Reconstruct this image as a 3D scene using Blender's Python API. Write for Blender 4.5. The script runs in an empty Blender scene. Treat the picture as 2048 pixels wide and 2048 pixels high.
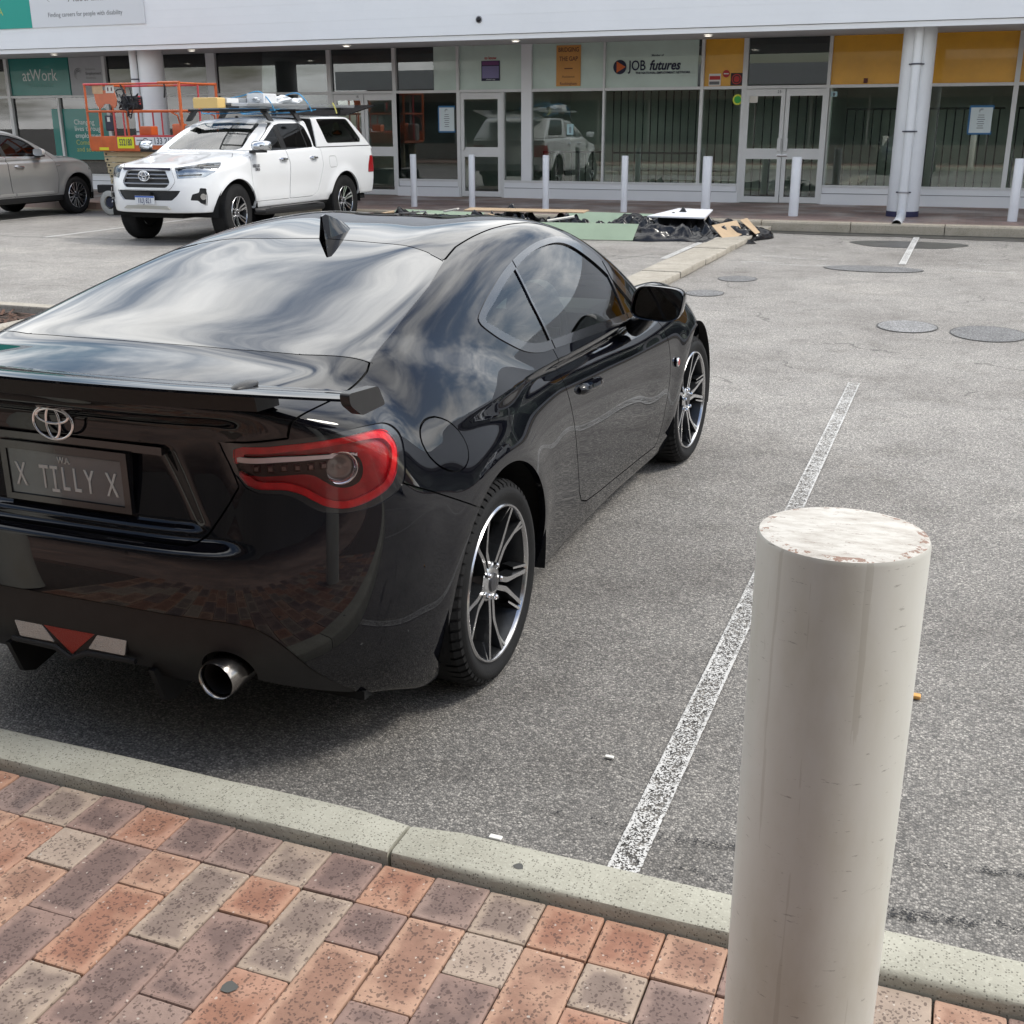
import bpy, bmesh, math, random
import numpy as np
from mathutils import Vector, Matrix
random.seed(7); rng = np.random.default_rng(7)
R = math.radians
# ------------------------------------------------------------------ camera, sky, sun, exposure
# the site's axes: X runs along the kerbs and shop fronts, Y across the car park towards the far shops, z = 0 is the asphalt
sc = bpy.context.scene
cd = bpy.data.cameras.new('camera'); cam = bpy.data.objects.new('camera', cd); sc.collection.objects.link(cam); sc.camera = cam
cd.sensor_width = 36; cd.lens = 36 * 2287.49 / 2048; cd.clip_start = .05; cd.clip_end = 900
cam.location = (0, 0, 1.6244)
cam.rotation_euler = (Matrix.Rotation(R(21.1692), 3, 'Z') @ Matrix.Rotation(R(90 - 18.8077), 3, 'X') @ Matrix.Rotation(R(-.1869), 3, 'Z')).to_euler()
w = bpy.data.worlds.new('World'); sc.world = w; w.use_nodes = True
SUN_EL, SUN_AZ = 52, 75          # azimuth measured from +Y towards +X
def build_sky():
    nt = w.node_tree; bg = nt.nodes['Background']
    def N(t, **k):
        n = nt.nodes.new(t)
        for a, v in k.items(): setattr(n, a, v)
        return n
    sky = N('ShaderNodeTexSky', sky_type='NISHITA', sun_disc=False, sun_elevation=R(SUN_EL), sun_rotation=R(SUN_AZ), altitude=20, air_density=1.2, dust_density=1.5, ozone_density=1.)
    # broken cloud: noise laid on a flat layer overhead, so the clumps shrink towards the horizon
    tc = N('ShaderNodeTexCoord'); sep = N('ShaderNodeSeparateXYZ'); nt.links.new(tc.outputs['Generated'], sep.inputs[0])
    def M(op, a, b=None):
        m = N('ShaderNodeMath', operation=op)
        for i, v in enumerate((a, b)):
            if v is None: continue
            if hasattr(v, 'links'): nt.links.new(v, m.inputs[i])
            else: m.inputs[i].default_value = v
        return m.outputs[0]
    zz = M('ADD', M('MAXIMUM', sep.outputs[2], 0.), .22)
    cmb = N('ShaderNodeCombineXYZ'); nt.links.new(M('DIVIDE', sep.outputs[0], zz), cmb.inputs[0]); nt.links.new(M('DIVIDE', sep.outputs[1], zz), cmb.inputs[1]); cmb.inputs[2].default_value = 11.1
    def noi(scale, det, rough, dist):
        n = N('ShaderNodeTexNoise'); n.inputs['Scale'].default_value = scale; n.inputs['Detail'].default_value = det; n.inputs['Roughness'].default_value = rough; n.inputs['Distortion'].default_value = dist
        nt.links.new(cmb.outputs[0], n.inputs['Vector']); return n.outputs['Fac']
    a = noi(1.0, 8, .55, .35); b = noi(2.6, 8, .6, .3)
    cov = N('ShaderNodeMapRange', interpolation_type='SMOOTHSTEP'); nt.links.new(a, cov.inputs[0]); cov.inputs[1].default_value = .41; cov.inputs[2].default_value = .60
    shade_ = N('ShaderNodeMapRange'); nt.links.new(b, shade_.inputs[0]); shade_.inputs[1].default_value = .3; shade_.inputs[2].default_value = .7; shade_.inputs[3].default_value = .72; shade_.inputs[4].default_value = 1.18
    cc = N('ShaderNodeVectorMath', operation='SCALE'); cc.inputs[0].default_value = CLOUD; nt.links.new(shade_.outputs[0], cc.inputs['Scale'])
    mx = N('ShaderNodeMix', data_type='RGBA'); nt.links.new(cov.outputs[0], mx.inputs[0]); nt.links.new(sky.outputs[0], mx.inputs[6]); nt.links.new(cc.outputs[0], mx.inputs[7])
    nt.links.new(mx.outputs[2], bg.inputs[0]); bg.inputs[1].default_value = .10
CLOUD = (16.0, 16.0, 15.8)
build_sky()
sl = bpy.data.lights.new('sun', 'SUN'); sl.energy = 1.3; sl.angle = R(14); sl.color = (1, .95, .87)
so = bpy.data.objects.new('sun', sl); sc.collection.objects.link(so)
_d = Vector((math.sin(R(SUN_AZ)) * math.cos(R(SUN_EL)), math.cos(R(SUN_AZ)) * math.cos(R(SUN_EL)), math.sin(R(SUN_EL))))
so.rotation_euler = _d.to_track_quat('Z', 'Y').to_euler(); so.location = (0, 0, 30)
sc.view_settings.view_transform = 'Standard'; sc.view_settings.look = 'None'; sc.view_settings.gamma = 1; sc.view_settings.exposure = .74
# ------------------------------------------------------------------ helpers
def new_mat(name):
    m = bpy.data.materials.new(name); m.use_nodes = True
    nt = m.node_tree; b = nt.nodes['Principled BSDF']
    return m, nt, b
def setp(b, **k):
    for a, v in k.items():
        a = a.replace('_', ' ')
        if a in b.inputs: b.inputs[a].default_value = v
def lnk(nt, a, b): nt.links.new(a, b)
def node(nt, t, **k):
    n = nt.nodes.new(t)
    for a, v in k.items():
        if isinstance(a, str) and a.startswith('i_'):
            key = a[2:]; key = int(key) if key.isdigit() else key.replace('_', ' ')
            n.inputs[key].default_value = v
        else: setattr(n, a, v)
    return n
def ramp(nt, fac, stops, interp='LINEAR'):
    r = nt.nodes.new('ShaderNodeValToRGB'); e = r.color_ramp.elements; r.color_ramp.interpolation = interp
    while len(e) < len(stops): e.new(.5)
    for q, (p, c) in zip(e, stops): q.position = p; q.color = (*c, 1) if len(c) == 3 else c
    if fac is not None: lnk(nt, fac, r.inputs[0])
    return r
def g3(v): return (v, v, v)
def mixc(nt, fac, a, b, mode='MIX'):
    m = nt.nodes.new('ShaderNodeMix'); m.data_type = 'RGBA'; m.blend_type = mode
    for i, v in ((0, fac), (6, a), (7, b)):
        s = m.inputs[i]
        if hasattr(v, 'links'): lnk(nt, v, s)
        elif i == 0: s.default_value = v
        else: s.default_value = (*v, 1) if len(v) == 3 else v
    return m.outputs[2]
def math_(nt, op, a, b=None, c=None):
    m = nt.nodes.new('ShaderNodeMath'); m.operation = op
    for i, v in enumerate((a, b, c)):
        if v is None: continue
        if hasattr(v, 'links'): lnk(nt, v, m.inputs[i])
        else: m.inputs[i].default_value = v
    return m.outputs[0]
def noise(nt, vec, scale, detail=4, rough=.55, dist=0):
    n = node(nt, 'ShaderNodeTexNoise', i_Scale=scale, i_Detail=detail, i_Roughness=rough, i_Distortion=dist)
    if vec is not None: lnk(nt, vec, n.inputs['Vector'])
    return n.outputs['Fac']
def coords(nt, kind='Object', scale=None):
    t = node(nt, 'ShaderNodeTexCoord').outputs[kind]
    if scale is None: return t
    m = node(nt, 'ShaderNodeMapping'); m.inputs['Scale'].default_value = scale; lnk(nt, t, m.inputs[0]); return m.outputs[0]
def bump(nt, b, h, strength=.3, dist=.01):
    n = node(nt, 'ShaderNodeBump', i_Strength=strength, i_Distance=dist); lnk(nt, h, n.inputs['Height']); lnk(nt, n.outputs[0], b.inputs['Normal']); return n
MAT = {}
def mat(name, col=(.5, .5, .5), rough=.5, metal=0., var=.0, vscale=6., bmp=0., bscale=40., coat=0., spec=.5, emit=0., trans=0., ior=1.45, rvar=0.):
    """plain procedural material: a base colour with mottling, fine relief and uneven gloss"""
    if name in MAT: return MAT[name]
    m, nt, b = new_mat(name)
    setp(b, Base_Color=(*col, 1), Roughness=rough, Metallic=metal, Coat_Weight=coat, Coat_Roughness=.03, Specular_IOR_Level=spec, Transmission_Weight=trans, IOR=ior)
    if var or rvar or bmp:
        tc = coords(nt, 'Object')
    if var:
        n = noise(nt, tc, vscale, 5, .6)
        r = ramp(nt, n, [(.25, tuple(c * (1 - var) for c in col)), (.75, tuple(min(1, c * (1 + var)) for c in col))])
        lnk(nt, r.outputs[0], b.inputs['Base Color'])
    if rvar:
        n = noise(nt, tc, vscale * 1.7, 4, .6)
        lnk(nt, math_(nt, 'MULTIPLY_ADD', n, rvar * 2, rough - rvar), b.inputs['Roughness'])
    if bmp: bump(nt, b, noise(nt, tc, bscale, 4, .6), bmp, .004)
    if emit: setp(b, Emission_Color=(*col, 1), Emission_Strength=emit)
    MAT[name] = m; return m
COL = bpy.context.scene.collection
def mk(name, V, F, m=None, parent=None, normals=None, smooth=False):
    me = bpy.data.meshes.new(name)
    V = np.asarray(V, float)
    me.from_pydata(V.tolist() if hasattr(V, 'tolist') else V, [], F.tolist() if hasattr(F, 'tolist') else F)
    if m is not None: me.materials.append(m)
    if smooth or normals is not None: me.polygons.foreach_set('use_smooth', [True] * len(me.polygons))
    if normals is not None: me.normals_split_custom_set_from_vertices(np.asarray(normals, float).tolist())
    me.update()
    o = bpy.data.objects.new(name, me); COL.objects.link(o)
    if parent is not None: o.parent = parent
    return o
def tag(o, label=None, cat=None, group=None, kind=None):
    for k, v in (('label', label), ('category', cat), ('group', group), ('kind', kind)):
        if v: o[k] = v
    return o
def thing(name, label, cat, loc=(0, 0, 0), rz=0., group=None, kind=None):
    o = bpy.data.objects.new(name, None); COL.objects.link(o); o.location = loc; o.rotation_euler = (0, 0, rz); o.empty_display_size = .2
    return tag(o, label, cat, group, kind)
def copy_tree(o, parent=None):
    c = o.copy(); COL.objects.link(c); c.parent = parent
    for ch in list(o.children): copy_tree(ch, c)
    return c
class MB:
    """collects simple solids for ONE mesh"""
    def __init__(s): s.V = []; s.F = []
    def add(s, V, F):
        n = len(s.V); s.V += [tuple(float(c) for c in v) for v in V]; s.F += [tuple(int(i) + n for i in f) for f in F]; return s
    def box(s, a, b):
        (x0, y0, z0), (x1, y1, z1) = a, b
        return s.add([(x0, y0, z0), (x1, y0, z0), (x1, y1, z0), (x0, y1, z0), (x0, y0, z1), (x1, y0, z1), (x1, y1, z1), (x0, y1, z1)],
                     [(0, 3, 2, 1), (4, 5, 6, 7), (0, 1, 5, 4), (1, 2, 6, 5), (2, 3, 7, 6), (3, 0, 4, 7)])
    def bbox(s, a, b, r=.01):
        """box with chamfered edges"""
        a = np.array(a, float); b = np.array(b, float); c = (a + b) / 2; h = (b - a) / 2; r = min(r, *(h * .9))
        bm = bmesh.new(); bmesh.ops.create_cube(bm, size=2)
        for v in bm.verts: v.co = Vector((c[i] + v.co[i] * h[i]) for i in range(3))
        bmesh.ops.bevel(bm, geom=bm.edges[:], offset=r, segments=2, affect='EDGES', profile=.6)
        s.add([v.co[:] for v in bm.verts], [[v.index for v in f.verts] for f in bm.faces]) if not bm.verts.index_update() else 0
        bm.free(); return s
    def tube(s, pts, r, n=10, cap=True, closed=False):
        pts = [np.array(p, float) for p in pts]; m = len(pts); rs = r if hasattr(r, '__len__') else [r] * m
        tan = []
        for i in range(m):
            a = pts[(i - 1) % m] if (i > 0 or closed) else pts[i]; b = pts[(i + 1) % m] if (i < m - 1 or closed) else pts[i]
            t = b - a; tan.append(t / (np.linalg.norm(t) + 1e-12))
        ref = np.array([0, 0, 1.]) if abs(tan[0][2]) < .9 else np.array([1., 0, 0])
        u = np.cross(tan[0], ref); u /= np.linalg.norm(u); V = []
        for i in range(m):
            u = u - tan[i] * (u @ tan[i]); u /= np.linalg.norm(u) + 1e-12; w = np.cross(tan[i], u)
            for k in range(n):
                a = 2 * math.pi * k / n; V.append(pts[i] + rs[i] * (math.cos(a) * u + math.sin(a) * w))
        F = []
        for i in range(m if closed else m - 1):
            j = (i + 1) % m
            for k in range(n): F.append((i * n + k, i * n + (k + 1) % n, j * n + (k + 1) % n, j * n + k))
        if cap and not closed: F.append(tuple(range(n))[::-1]); F.append(tuple((m - 1) * n + k for k in range(n)))
        return s.add(V, F)
    def bar(s, a, b, w, h, up=(0, 0, 1)):
        """rectangular bar from a to b; w across, h along up"""
        a = np.array(a, float); b = np.array(b, float); t = b - a; t /= np.linalg.norm(t); up = np.array(up, float)
        x = np.cross(t, up); x /= np.linalg.norm(x); y = np.cross(x, t)
        V = [p + x * sx * w / 2 + y * sy * h / 2 for p in (a, b) for sx, sy in ((-1, -1), (1, -1), (1, 1), (-1, 1))]
        return s.add(V, [(0, 1, 2, 3)[::-1], (4, 5, 6, 7), (0, 1, 5, 4), (1, 2, 6, 5), (2, 3, 7, 6), (3, 0, 4, 7)])
    def prism(s, poly, d0, d1, fn):
        """polygon (u,v) extruded between depths d0,d1; fn(u,v,d)->xyz"""
        n = len(poly); V = [fn(u, v, d0) for u, v in poly] + [fn(u, v, d1) for u, v in poly]
        F = [tuple(range(n))[::-1], tuple(range(n, 2 * n))] + [(i, (i + 1) % n, n + (i + 1) % n, n + i) for i in range(n)]
        return s.add(V, F)
    def lathe(s, prof, n=48, axis='x', c=(0, 0, 0), a0=0, a1=2 * math.pi):
        """prof: list of (along, radius)"""
        full = abs(a1 - a0 - 2 * math.pi) < 1e-6; m = n if full else n + 1; V = []
        for k in range(m):
            a = a0 + (a1 - a0) * k / n; ca, sa = math.cos(a), math.sin(a)
            for t, r in prof:
                V.append({'x': (c[0] + t, c[1] + r * ca, c[2] + r * sa), 'z': (c[0] + r * ca, c[1] + r * sa, c[2] + t), 'y': (c[0] + r * sa, c[1] + t, c[2] + r * ca)}[axis])
        p = len(prof); F = []
        for k in range(n):
            j = (k + 1) % m
            for i in range(p - 1): F.append((k * p + i, j * p + i, j * p + i + 1, k * p + i + 1))
        return s.add(V, F)
    def build(s, name, m=None, parent=None, smooth=None, angle=35):
        o = mk(name, s.V, s.F, m, parent)
        bm = bmesh.new(); bm.from_mesh(o.data); bmesh.ops.recalc_face_normals(bm, faces=bm.faces[:]); bm.to_mesh(o.data); bm.free()
        if smooth: shade(o, angle)
        return o
def shade(o, angle=35):
    me = o.data; me.polygons.foreach_set('use_smooth', [True] * len(me.polygons))
    bm = bmesh.new(); bm.from_mesh(me); ca = math.radians(angle)
    for e in bm.edges:
        e.smooth = not (len(e.link_faces) == 2 and e.calc_face_angle(0) > ca)
    bm.to_mesh(me); bm.free(); return o
def text(name, body, size, m, parent=None, mtx=None, ext=.001, align='CENTER', bold=0., shear=0., sx=1., space=1., aligny='CENTER'):
    """flat lettering as a mesh in the XY plane of mtx"""
    cu = bpy.data.curves.new(name, 'FONT'); cu.body = body; cu.size = size; cu.align_x = align; cu.align_y = aligny; cu.extrude = ext; cu.offset = bold; cu.shear = shear; cu.space_character = space; cu.resolution_u = 3
    o = bpy.data.objects.new(name, cu); COL.objects.link(o); bpy.context.view_layer.update()
    me = bpy.data.meshes.new_from_object(o.evaluated_get(bpy.context.evaluated_depsgraph_get()))
    bpy.data.objects.remove(o); bpy.data.curves.remove(cu)
    me.materials.clear(); me.materials.append(m); me.name = name
    if sx != 1: me.transform(Matrix.Diagonal((sx, 1, 1, 1)))
    if mtx is not None: me.transform(mtx)
    o = bpy.data.objects.new(name, me); COL.objects.link(o)
    if parent is not None: o.parent = parent
    return o
def frame(o, x, y):
    """matrix with origin o, X axis x, Y axis y"""
    x = Vector(x).normalized(); y = Vector(y).normalized(); z = x.cross(y)
    return Matrix(((x.x, y.x, z.x, o[0]), (x.y, y.y, z.y, o[1]), (x.z, y.z, z.z, o[2]), (0, 0, 0, 1)))
# ------------------------------------------------------------------ smooth profile curves and solids given by a function
def spl(pts):
    """natural cubic spline through (t,value) points, linear outside"""
    t = np.array([p[0] for p in pts], float); y = np.array([p[1] for p in pts], float); n = len(t); h = np.diff(t)
    A = np.zeros((n, n)); r = np.zeros(n); A[0, 0] = A[-1, -1] = 1
    for i in range(1, n - 1):
        A[i, i - 1] = h[i - 1]; A[i, i] = 2 * (h[i - 1] + h[i]); A[i, i + 1] = h[i]
        r[i] = 3 * ((y[i + 1] - y[i]) / h[i] - (y[i] - y[i - 1]) / h[i - 1])
    c = np.linalg.solve(A, r); b = np.diff(y) / h - h * (2 * c[:-1] + c[1:]) / 3; d = np.diff(c) / (3 * h)
    s1 = b[-1] + 2 * c[-2] * h[-1] + 3 * d[-1] * h[-1] ** 2
    def f(x):
        x = np.asarray(x, float); i = np.clip(np.searchsorted(t, x) - 1, 0, n - 2); u = np.clip(x, t[0], t[-1]) - t[i]
        return y[i] + b[i] * u + c[i] * u * u + d[i] * u ** 3 + np.minimum(x - t[0], 0) * b[0] + np.maximum(x - t[-1], 0) * s1
    return f
def lin(pts):
    t = [p[0] for p in pts]; y = [p[1] for p in pts]
    return lambda x: np.interp(x, t, y)
def smax(a, b, k):
    h = np.maximum(k - np.abs(a - b), 0) / k
    return np.maximum(a, b) + h * h * h * k / 6
def smin(a, b, k): return -smax(-a, -b, k)
def sst(x, a, b):
    t = np.clip((x - a) / (b - a), 0, 1); return t * t * t * (t * (6 * t - 15) + 10)
def grad(f, P, e=8e-4):
    g = np.empty_like(P)
    for i in range(3):
        d = np.zeros(3); d[i] = e; g[:, i] = (f(P + d) - f(P - d)) / (2 * e)
    return g
def project(f, P, n=6):
    for _ in range(n):
        g = grad(f, P); s = f(P) / np.maximum((g * g).sum(1), .05)
        P = P - np.clip(s, -.02, .02)[:, None] * g
    return P
def polygonize(f, lo, hi, h, B=8):
    lo = np.array(lo, float); n = (np.ceil((np.array(hi) - lo) / h / B).astype(int)) * B
    nb = n // B; I = np.stack(np.meshgrid(*[np.arange(k) for k in nb], indexing='ij'), -1).reshape(-1, 3)
    fc = f(lo + (I + .5) * B * h)
    F = np.repeat(np.repeat(np.repeat(fc.reshape(nb), B, 0), B, 1), B, 2).astype(np.float32); F = np.pad(F, ((0, 1),) * 3, mode='edge')
    act = I[np.abs(fc) < 2.0 * B * h]; loc = np.stack(np.meshgrid(*[np.arange(B + 1)] * 3, indexing='ij'), -1).reshape(-1, 3)
    for k in range(0, len(act), 400):
        a = act[k:k + 400]; idx = (a[:, None] * B + loc[None]).reshape(-1, 3)
        F[idx[:, 0], idx[:, 1], idx[:, 2]] = f(lo + idx * h)
    s = F < 0; cnt = np.zeros(tuple(n), np.int8)
    for d in np.ndindex(2, 2, 2): cnt += s[d[0]:d[0] + n[0], d[1]:d[1] + n[1], d[2]:d[2] + n[2]]
    C = np.argwhere((cnt > 0) & (cnt < 8)); cid = -np.ones(tuple(n), np.int64); cid[tuple(C.T)] = np.arange(len(C))
    acc = np.zeros((len(C), 3)); num = np.zeros(len(C))
    for ax in range(3):
        o = [a for a in range(3) if a != ax]
        for u in (0, 1):
            for v in (0, 1):
                p = C.copy(); p[:, o[0]] += u; p[:, o[1]] += v; q = p.copy(); q[:, ax] += 1
                a = F[tuple(p.T)].astype(float); b = F[tuple(q.T)].astype(float); m = (a < 0) != (b < 0)
                t = np.where(m, a / np.where(m, a - b, 1), 0); pt = p + 0.; pt[:, ax] += t
                acc[m] += pt[m]; num[m] += 1
    V = lo + h * acc / num[:, None]; Q = []
    for ax in range(3):
        o = [(ax + 1) % 3, (ax + 2) % 3]; sl = [slice(None)] * 3; sl2 = [slice(None)] * 3; sl[ax] = slice(0, -1); sl2[ax] = slice(1, None)
        e = np.argwhere(s[tuple(sl)] != s[tuple(sl2)]); ok = (e[:, o[0]] > 0) & (e[:, o[1]] > 0) & (e[:, o[0]] < n[o[0]]) & (e[:, o[1]] < n[o[1]]); e = e[ok]
        ids = []
        for u, v in ((0, 0), (1, 0), (1, 1), (0, 1)):
            c = e.copy(); c[:, o[0]] -= u; c[:, o[1]] -= v; ids.append(cid[tuple(c.T)])
        q = np.stack(ids, 1); inside = s[tuple(e.T)]; q[~inside] = q[~inside][:, ::-1]; Q.append(q)
    Q = np.concatenate(Q); V = project(f, V)
    return V, np.concatenate([Q[:, [0, 1, 2]], Q[:, [0, 2, 3]]])
def psdf(P, poly):
    """signed distance to a closed polygon, negative inside"""
    A = np.asarray(poly, float); Bq = np.roll(A, -1, 0); d = np.full(len(P), 1e9); ins = np.zeros(len(P), bool)
    for a, b in zip(A, Bq):
        e = b - a; w = P - a; t = np.clip((w @ e) / (e @ e + 1e-12), 0, 1); d = np.minimum(d, ((w - t[:, None] * e) ** 2).sum(1))
        c = (a[1] > P[:, 1]) != (b[1] > P[:, 1])
        if e[1] != 0: ins ^= c & (P[:, 0] < a[0] + (P[:, 1] - a[1]) / e[1] * e[0])
    return np.where(ins, -1, 1) * np.sqrt(d)
def lsdf(P, line):
    """distance to an open polyline"""
    A = np.asarray(line, float); d = np.full(len(P), 1e9)
    for a, b in zip(A[:-1], A[1:]):
        e = b - a; w = P - a; t = np.clip((w @ e) / (e @ e + 1e-12), 0, 1); d = np.minimum(d, ((w - t[:, None] * e) ** 2).sum(1))
    return np.sqrt(d)
def crv(pts, n=6, closed=False):
    """Catmull-Rom through points"""
    P = np.array(pts, float); m = len(P); out = []
    for i in range(m if closed else m - 1):
        p0, p1, p2, p3 = (P[(i - 1) % m] if closed or i > 0 else 2 * P[0] - P[1]), P[i], P[(i + 1) % m], (P[(i + 2) % m] if closed or i < m - 2 else 2 * P[-1] - P[-2])
        for k in range(n):
            t = k / n; out.append(.5 * (2 * p1 + (p2 - p0) * t + (2 * p0 - 5 * p1 + 4 * p2 - p3) * t * t + (3 * p1 - p0 - 3 * p2 + p3) * t ** 3))
    if not closed: out.append(P[-1])
    return np.array(out)
def rpoly(pts, r=.01, n=5):
    """polygon with rounded corners"""
    P = np.array(pts, float); m = len(P); out = []
    for i in range(m):
        a, b, c = P[i - 1], P[i], P[(i + 1) % m]; u = a - b; v = c - b; lu, lv = np.linalg.norm(u), np.linalg.norm(v)
        d = min(r, lu * .45, lv * .45); p, q = b + u / lu * d, b + v / lv * d
        for k in range(n + 1):
            t = k / n; out.append((1 - t) ** 2 * p + 2 * t * (1 - t) * b + t * t * q)
    return np.array(out)
class Shell:
    """triangulated skin of a function-solid that can be cut along outlines into panels (right half, x >= 0)"""
    def __init__(s, f, lo, hi, h, half=True):
        s.f = f; s.V, s.T = polygonize(f, lo, hi, h); s.L = np.zeros(len(s.T), int)
        if half: s.cut(lambda V: -V[:, 0], None, 0); k = s.V[s.T].mean(1)[:, 0] > 0; s.T, s.L = s.T[k], s.L[k]
    def cen(s): return s.V[s.T].mean(1)
    def cut(s, gf, sel=None, proj=1):
        g = gf(s.V); g = np.where(np.abs(g) < 1e-6, 1e-6, g); sg = g < 0; tm = sg[s.T]; c = tm.sum(1)
        mix = (c > 0) & (c < 3)
        if sel is not None: mix &= sel(s.cen(), s.L)
        idx = np.where(mix)[0]
        if len(idx) == 0: return
        T = s.T[idx]; L = s.L[idx]; tm = tm[idx]; one = tm.sum(1) == 1
        lone = np.where(one, tm.argmax(1), (~tm).argmax(1))     # the vertex alone on its side
        a = T[np.arange(len(T)), lone]; b = T[np.arange(len(T)), (lone + 1) % 3]; d = T[np.arange(len(T)), (lone + 2) % 3]
        E = np.sort(np.concatenate([np.stack([a, b], 1), np.stack([a, d], 1)]), 1); U, inv = np.unique(E, axis=0, return_inverse=True); inv = inv.reshape(-1)
        t = g[U[:, 0]] / (g[U[:, 0]] - g[U[:, 1]]); N = s.V[U[:, 0]] + t[:, None] * (s.V[U[:, 1]] - s.V[U[:, 0]])
        if proj: N = project(s.f, N, 2)
        k = len(s.V) + inv; m = len(T); ab, ad = k[:m], k[m:]; s.V = np.concatenate([s.V, N])
        keep = np.ones(len(s.T), bool); keep[idx] = False
        s.T = np.concatenate([s.T[keep], np.stack([a, ab, ad], 1), np.stack([ab, b, d], 1), np.stack([ab, d, ad], 1)]); s.L = np.concatenate([s.L[keep], L, L, L])
    def panel(s, gf, lab, sel=None, gap=0.):
        """cut along g=0 and give the inside the label; gap leaves a seam of that half width labelled -1"""
        if gap:
            s.cut(lambda V: gf(V) + gap, sel); s.cut(lambda V: gf(V) - gap, sel)
        else: s.cut(gf, sel)
        c = s.cen(); g = gf(c); ok = np.ones(len(c), bool) if sel is None else sel(c, s.L)
        s.L[ok & (g < -gap)] = lab
        if gap: s.L[ok & (np.abs(g) <= gap)] = -1
    def seam(s, gf, w, sel=None):
        s.cut(lambda V: gf(V) - w, sel); s.cut(lambda V: gf(V) + w, sel); c = s.cen(); ok = np.abs(gf(c)) < w
        if sel is not None: ok &= sel(c, s.L)
        s.L[ok] = -1
    def normals(s, P):
        n = grad(s.f, P); return n / (np.linalg.norm(n, axis=1)[:, None] + 1e-9)
    def part(s, labs, off=0., skirt=.0, side='R'):
        """arrays V,F,N of the panels with these labels; side R, L or both"""
        T = s.T[np.isin(s.L, labs)]
        if len(T) == 0: return None
        u, inv = np.unique(T, return_inverse=True); T = inv.reshape(-1, 3); P = s.V[u]; N = s.normals(P)
        mid = np.abs(P[:, 0]) < 1e-4; N[mid, 0] = 0; N /= np.linalg.norm(N, axis=1)[:, None]
        V = P + N * off
        if skirt:
            e = np.concatenate([T[:, [0, 1]], T[:, [1, 2]], T[:, [2, 0]]]); key = np.sort(e, 1); _, i, ct = np.unique(key, axis=0, return_index=True, return_counts=True)
            be = e[i[ct == 1]]; be = be[~(mid[be[:, 0]] & mid[be[:, 1]])]
            b, bi = np.unique(be, return_inverse=True); be = bi.reshape(-1, 2); k = len(V); top = V[b]; bot = V[b] - N[b] * skirt
            d = V[b[be[:, 1]]] - V[b[be[:, 0]]]; m = np.zeros((len(b), 3)); np.add.at(m, be[:, 0], d); np.add.at(m, be[:, 1], d)
            sn = np.cross(m, N[b]); sn /= np.linalg.norm(sn, axis=1)[:, None] + 1e-9; nb = len(b)
            V = np.concatenate([V, top, bot]); N = np.concatenate([N, sn, sn])
            T = np.concatenate([T, np.stack([k + be[:, 1], k + be[:, 0], k + nb + be[:, 0]], 1), np.stack([k + be[:, 1], k + nb + be[:, 0], k + nb + be[:, 1]], 1)])
        if side == 'R': return V, T, N
        M = np.array([-1, 1, 1.])
        if side == 'L': return V * M, T[:, ::-1], N * M
        return np.concatenate([V, V * M]), np.concatenate([T, T[:, ::-1] + len(V)]), np.concatenate([N, N * M])
    def obj(s, name, labs, m, parent, off=0., skirt=.0, side='R'):
        r = s.part(labs, off, skirt, side)
        return None if r is None else mk(name, r[0], r[1], m, parent, r[2])
def hitf(f, o, d, t0, t1, n=400):
    """first crossing of a ray with the skin of f"""
    t = np.linspace(t0, t1, n); v = f(o + t[:, None] * d); i = np.where((v[:-1] > 0) & (v[1:] <= 0))[0]
    if len(i) == 0: return None
    a, b = t[i[0]], t[i[0] + 1]
    for _ in range(30):
        c = (a + b) / 2
        if f((o + c * d)[None])[0] > 0: a = c
        else: b = c
    return o + b * d
# ------------------------------------------------------------------ shared materials
def glass_mat(name, tint, ior=1.5, rough=.0, refl=1.):
    """thin pane: see-through with a tint, mirror-like towards grazing angles"""
    if name in MAT: return MAT[name]
    m = bpy.data.materials.new(name); m.use_nodes = True; nt = m.node_tree; nt.nodes.clear()
    t = node(nt, 'ShaderNodeBsdfTransparent'); t.inputs[0].default_value = (*tint, 1)
    g = node(nt, 'ShaderNodeBsdfGlossy'); g.inputs['Roughness'].default_value = rough; g.inputs[0].default_value = (*g3(refl), 1)
    f = node(nt, 'ShaderNodeFresnel'); f.inputs[0].default_value = ior
    mx = node(nt, 'ShaderNodeMixShader'); lnk(nt, f.outputs[0], mx.inputs[0]); lnk(nt, t.outputs[0], mx.inputs[1]); lnk(nt, g.outputs[0], mx.inputs[2])
    o = node(nt, 'ShaderNodeOutputMaterial'); lnk(nt, mx.outputs[0], o.inputs[0]); MAT[name] = m; return m
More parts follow.
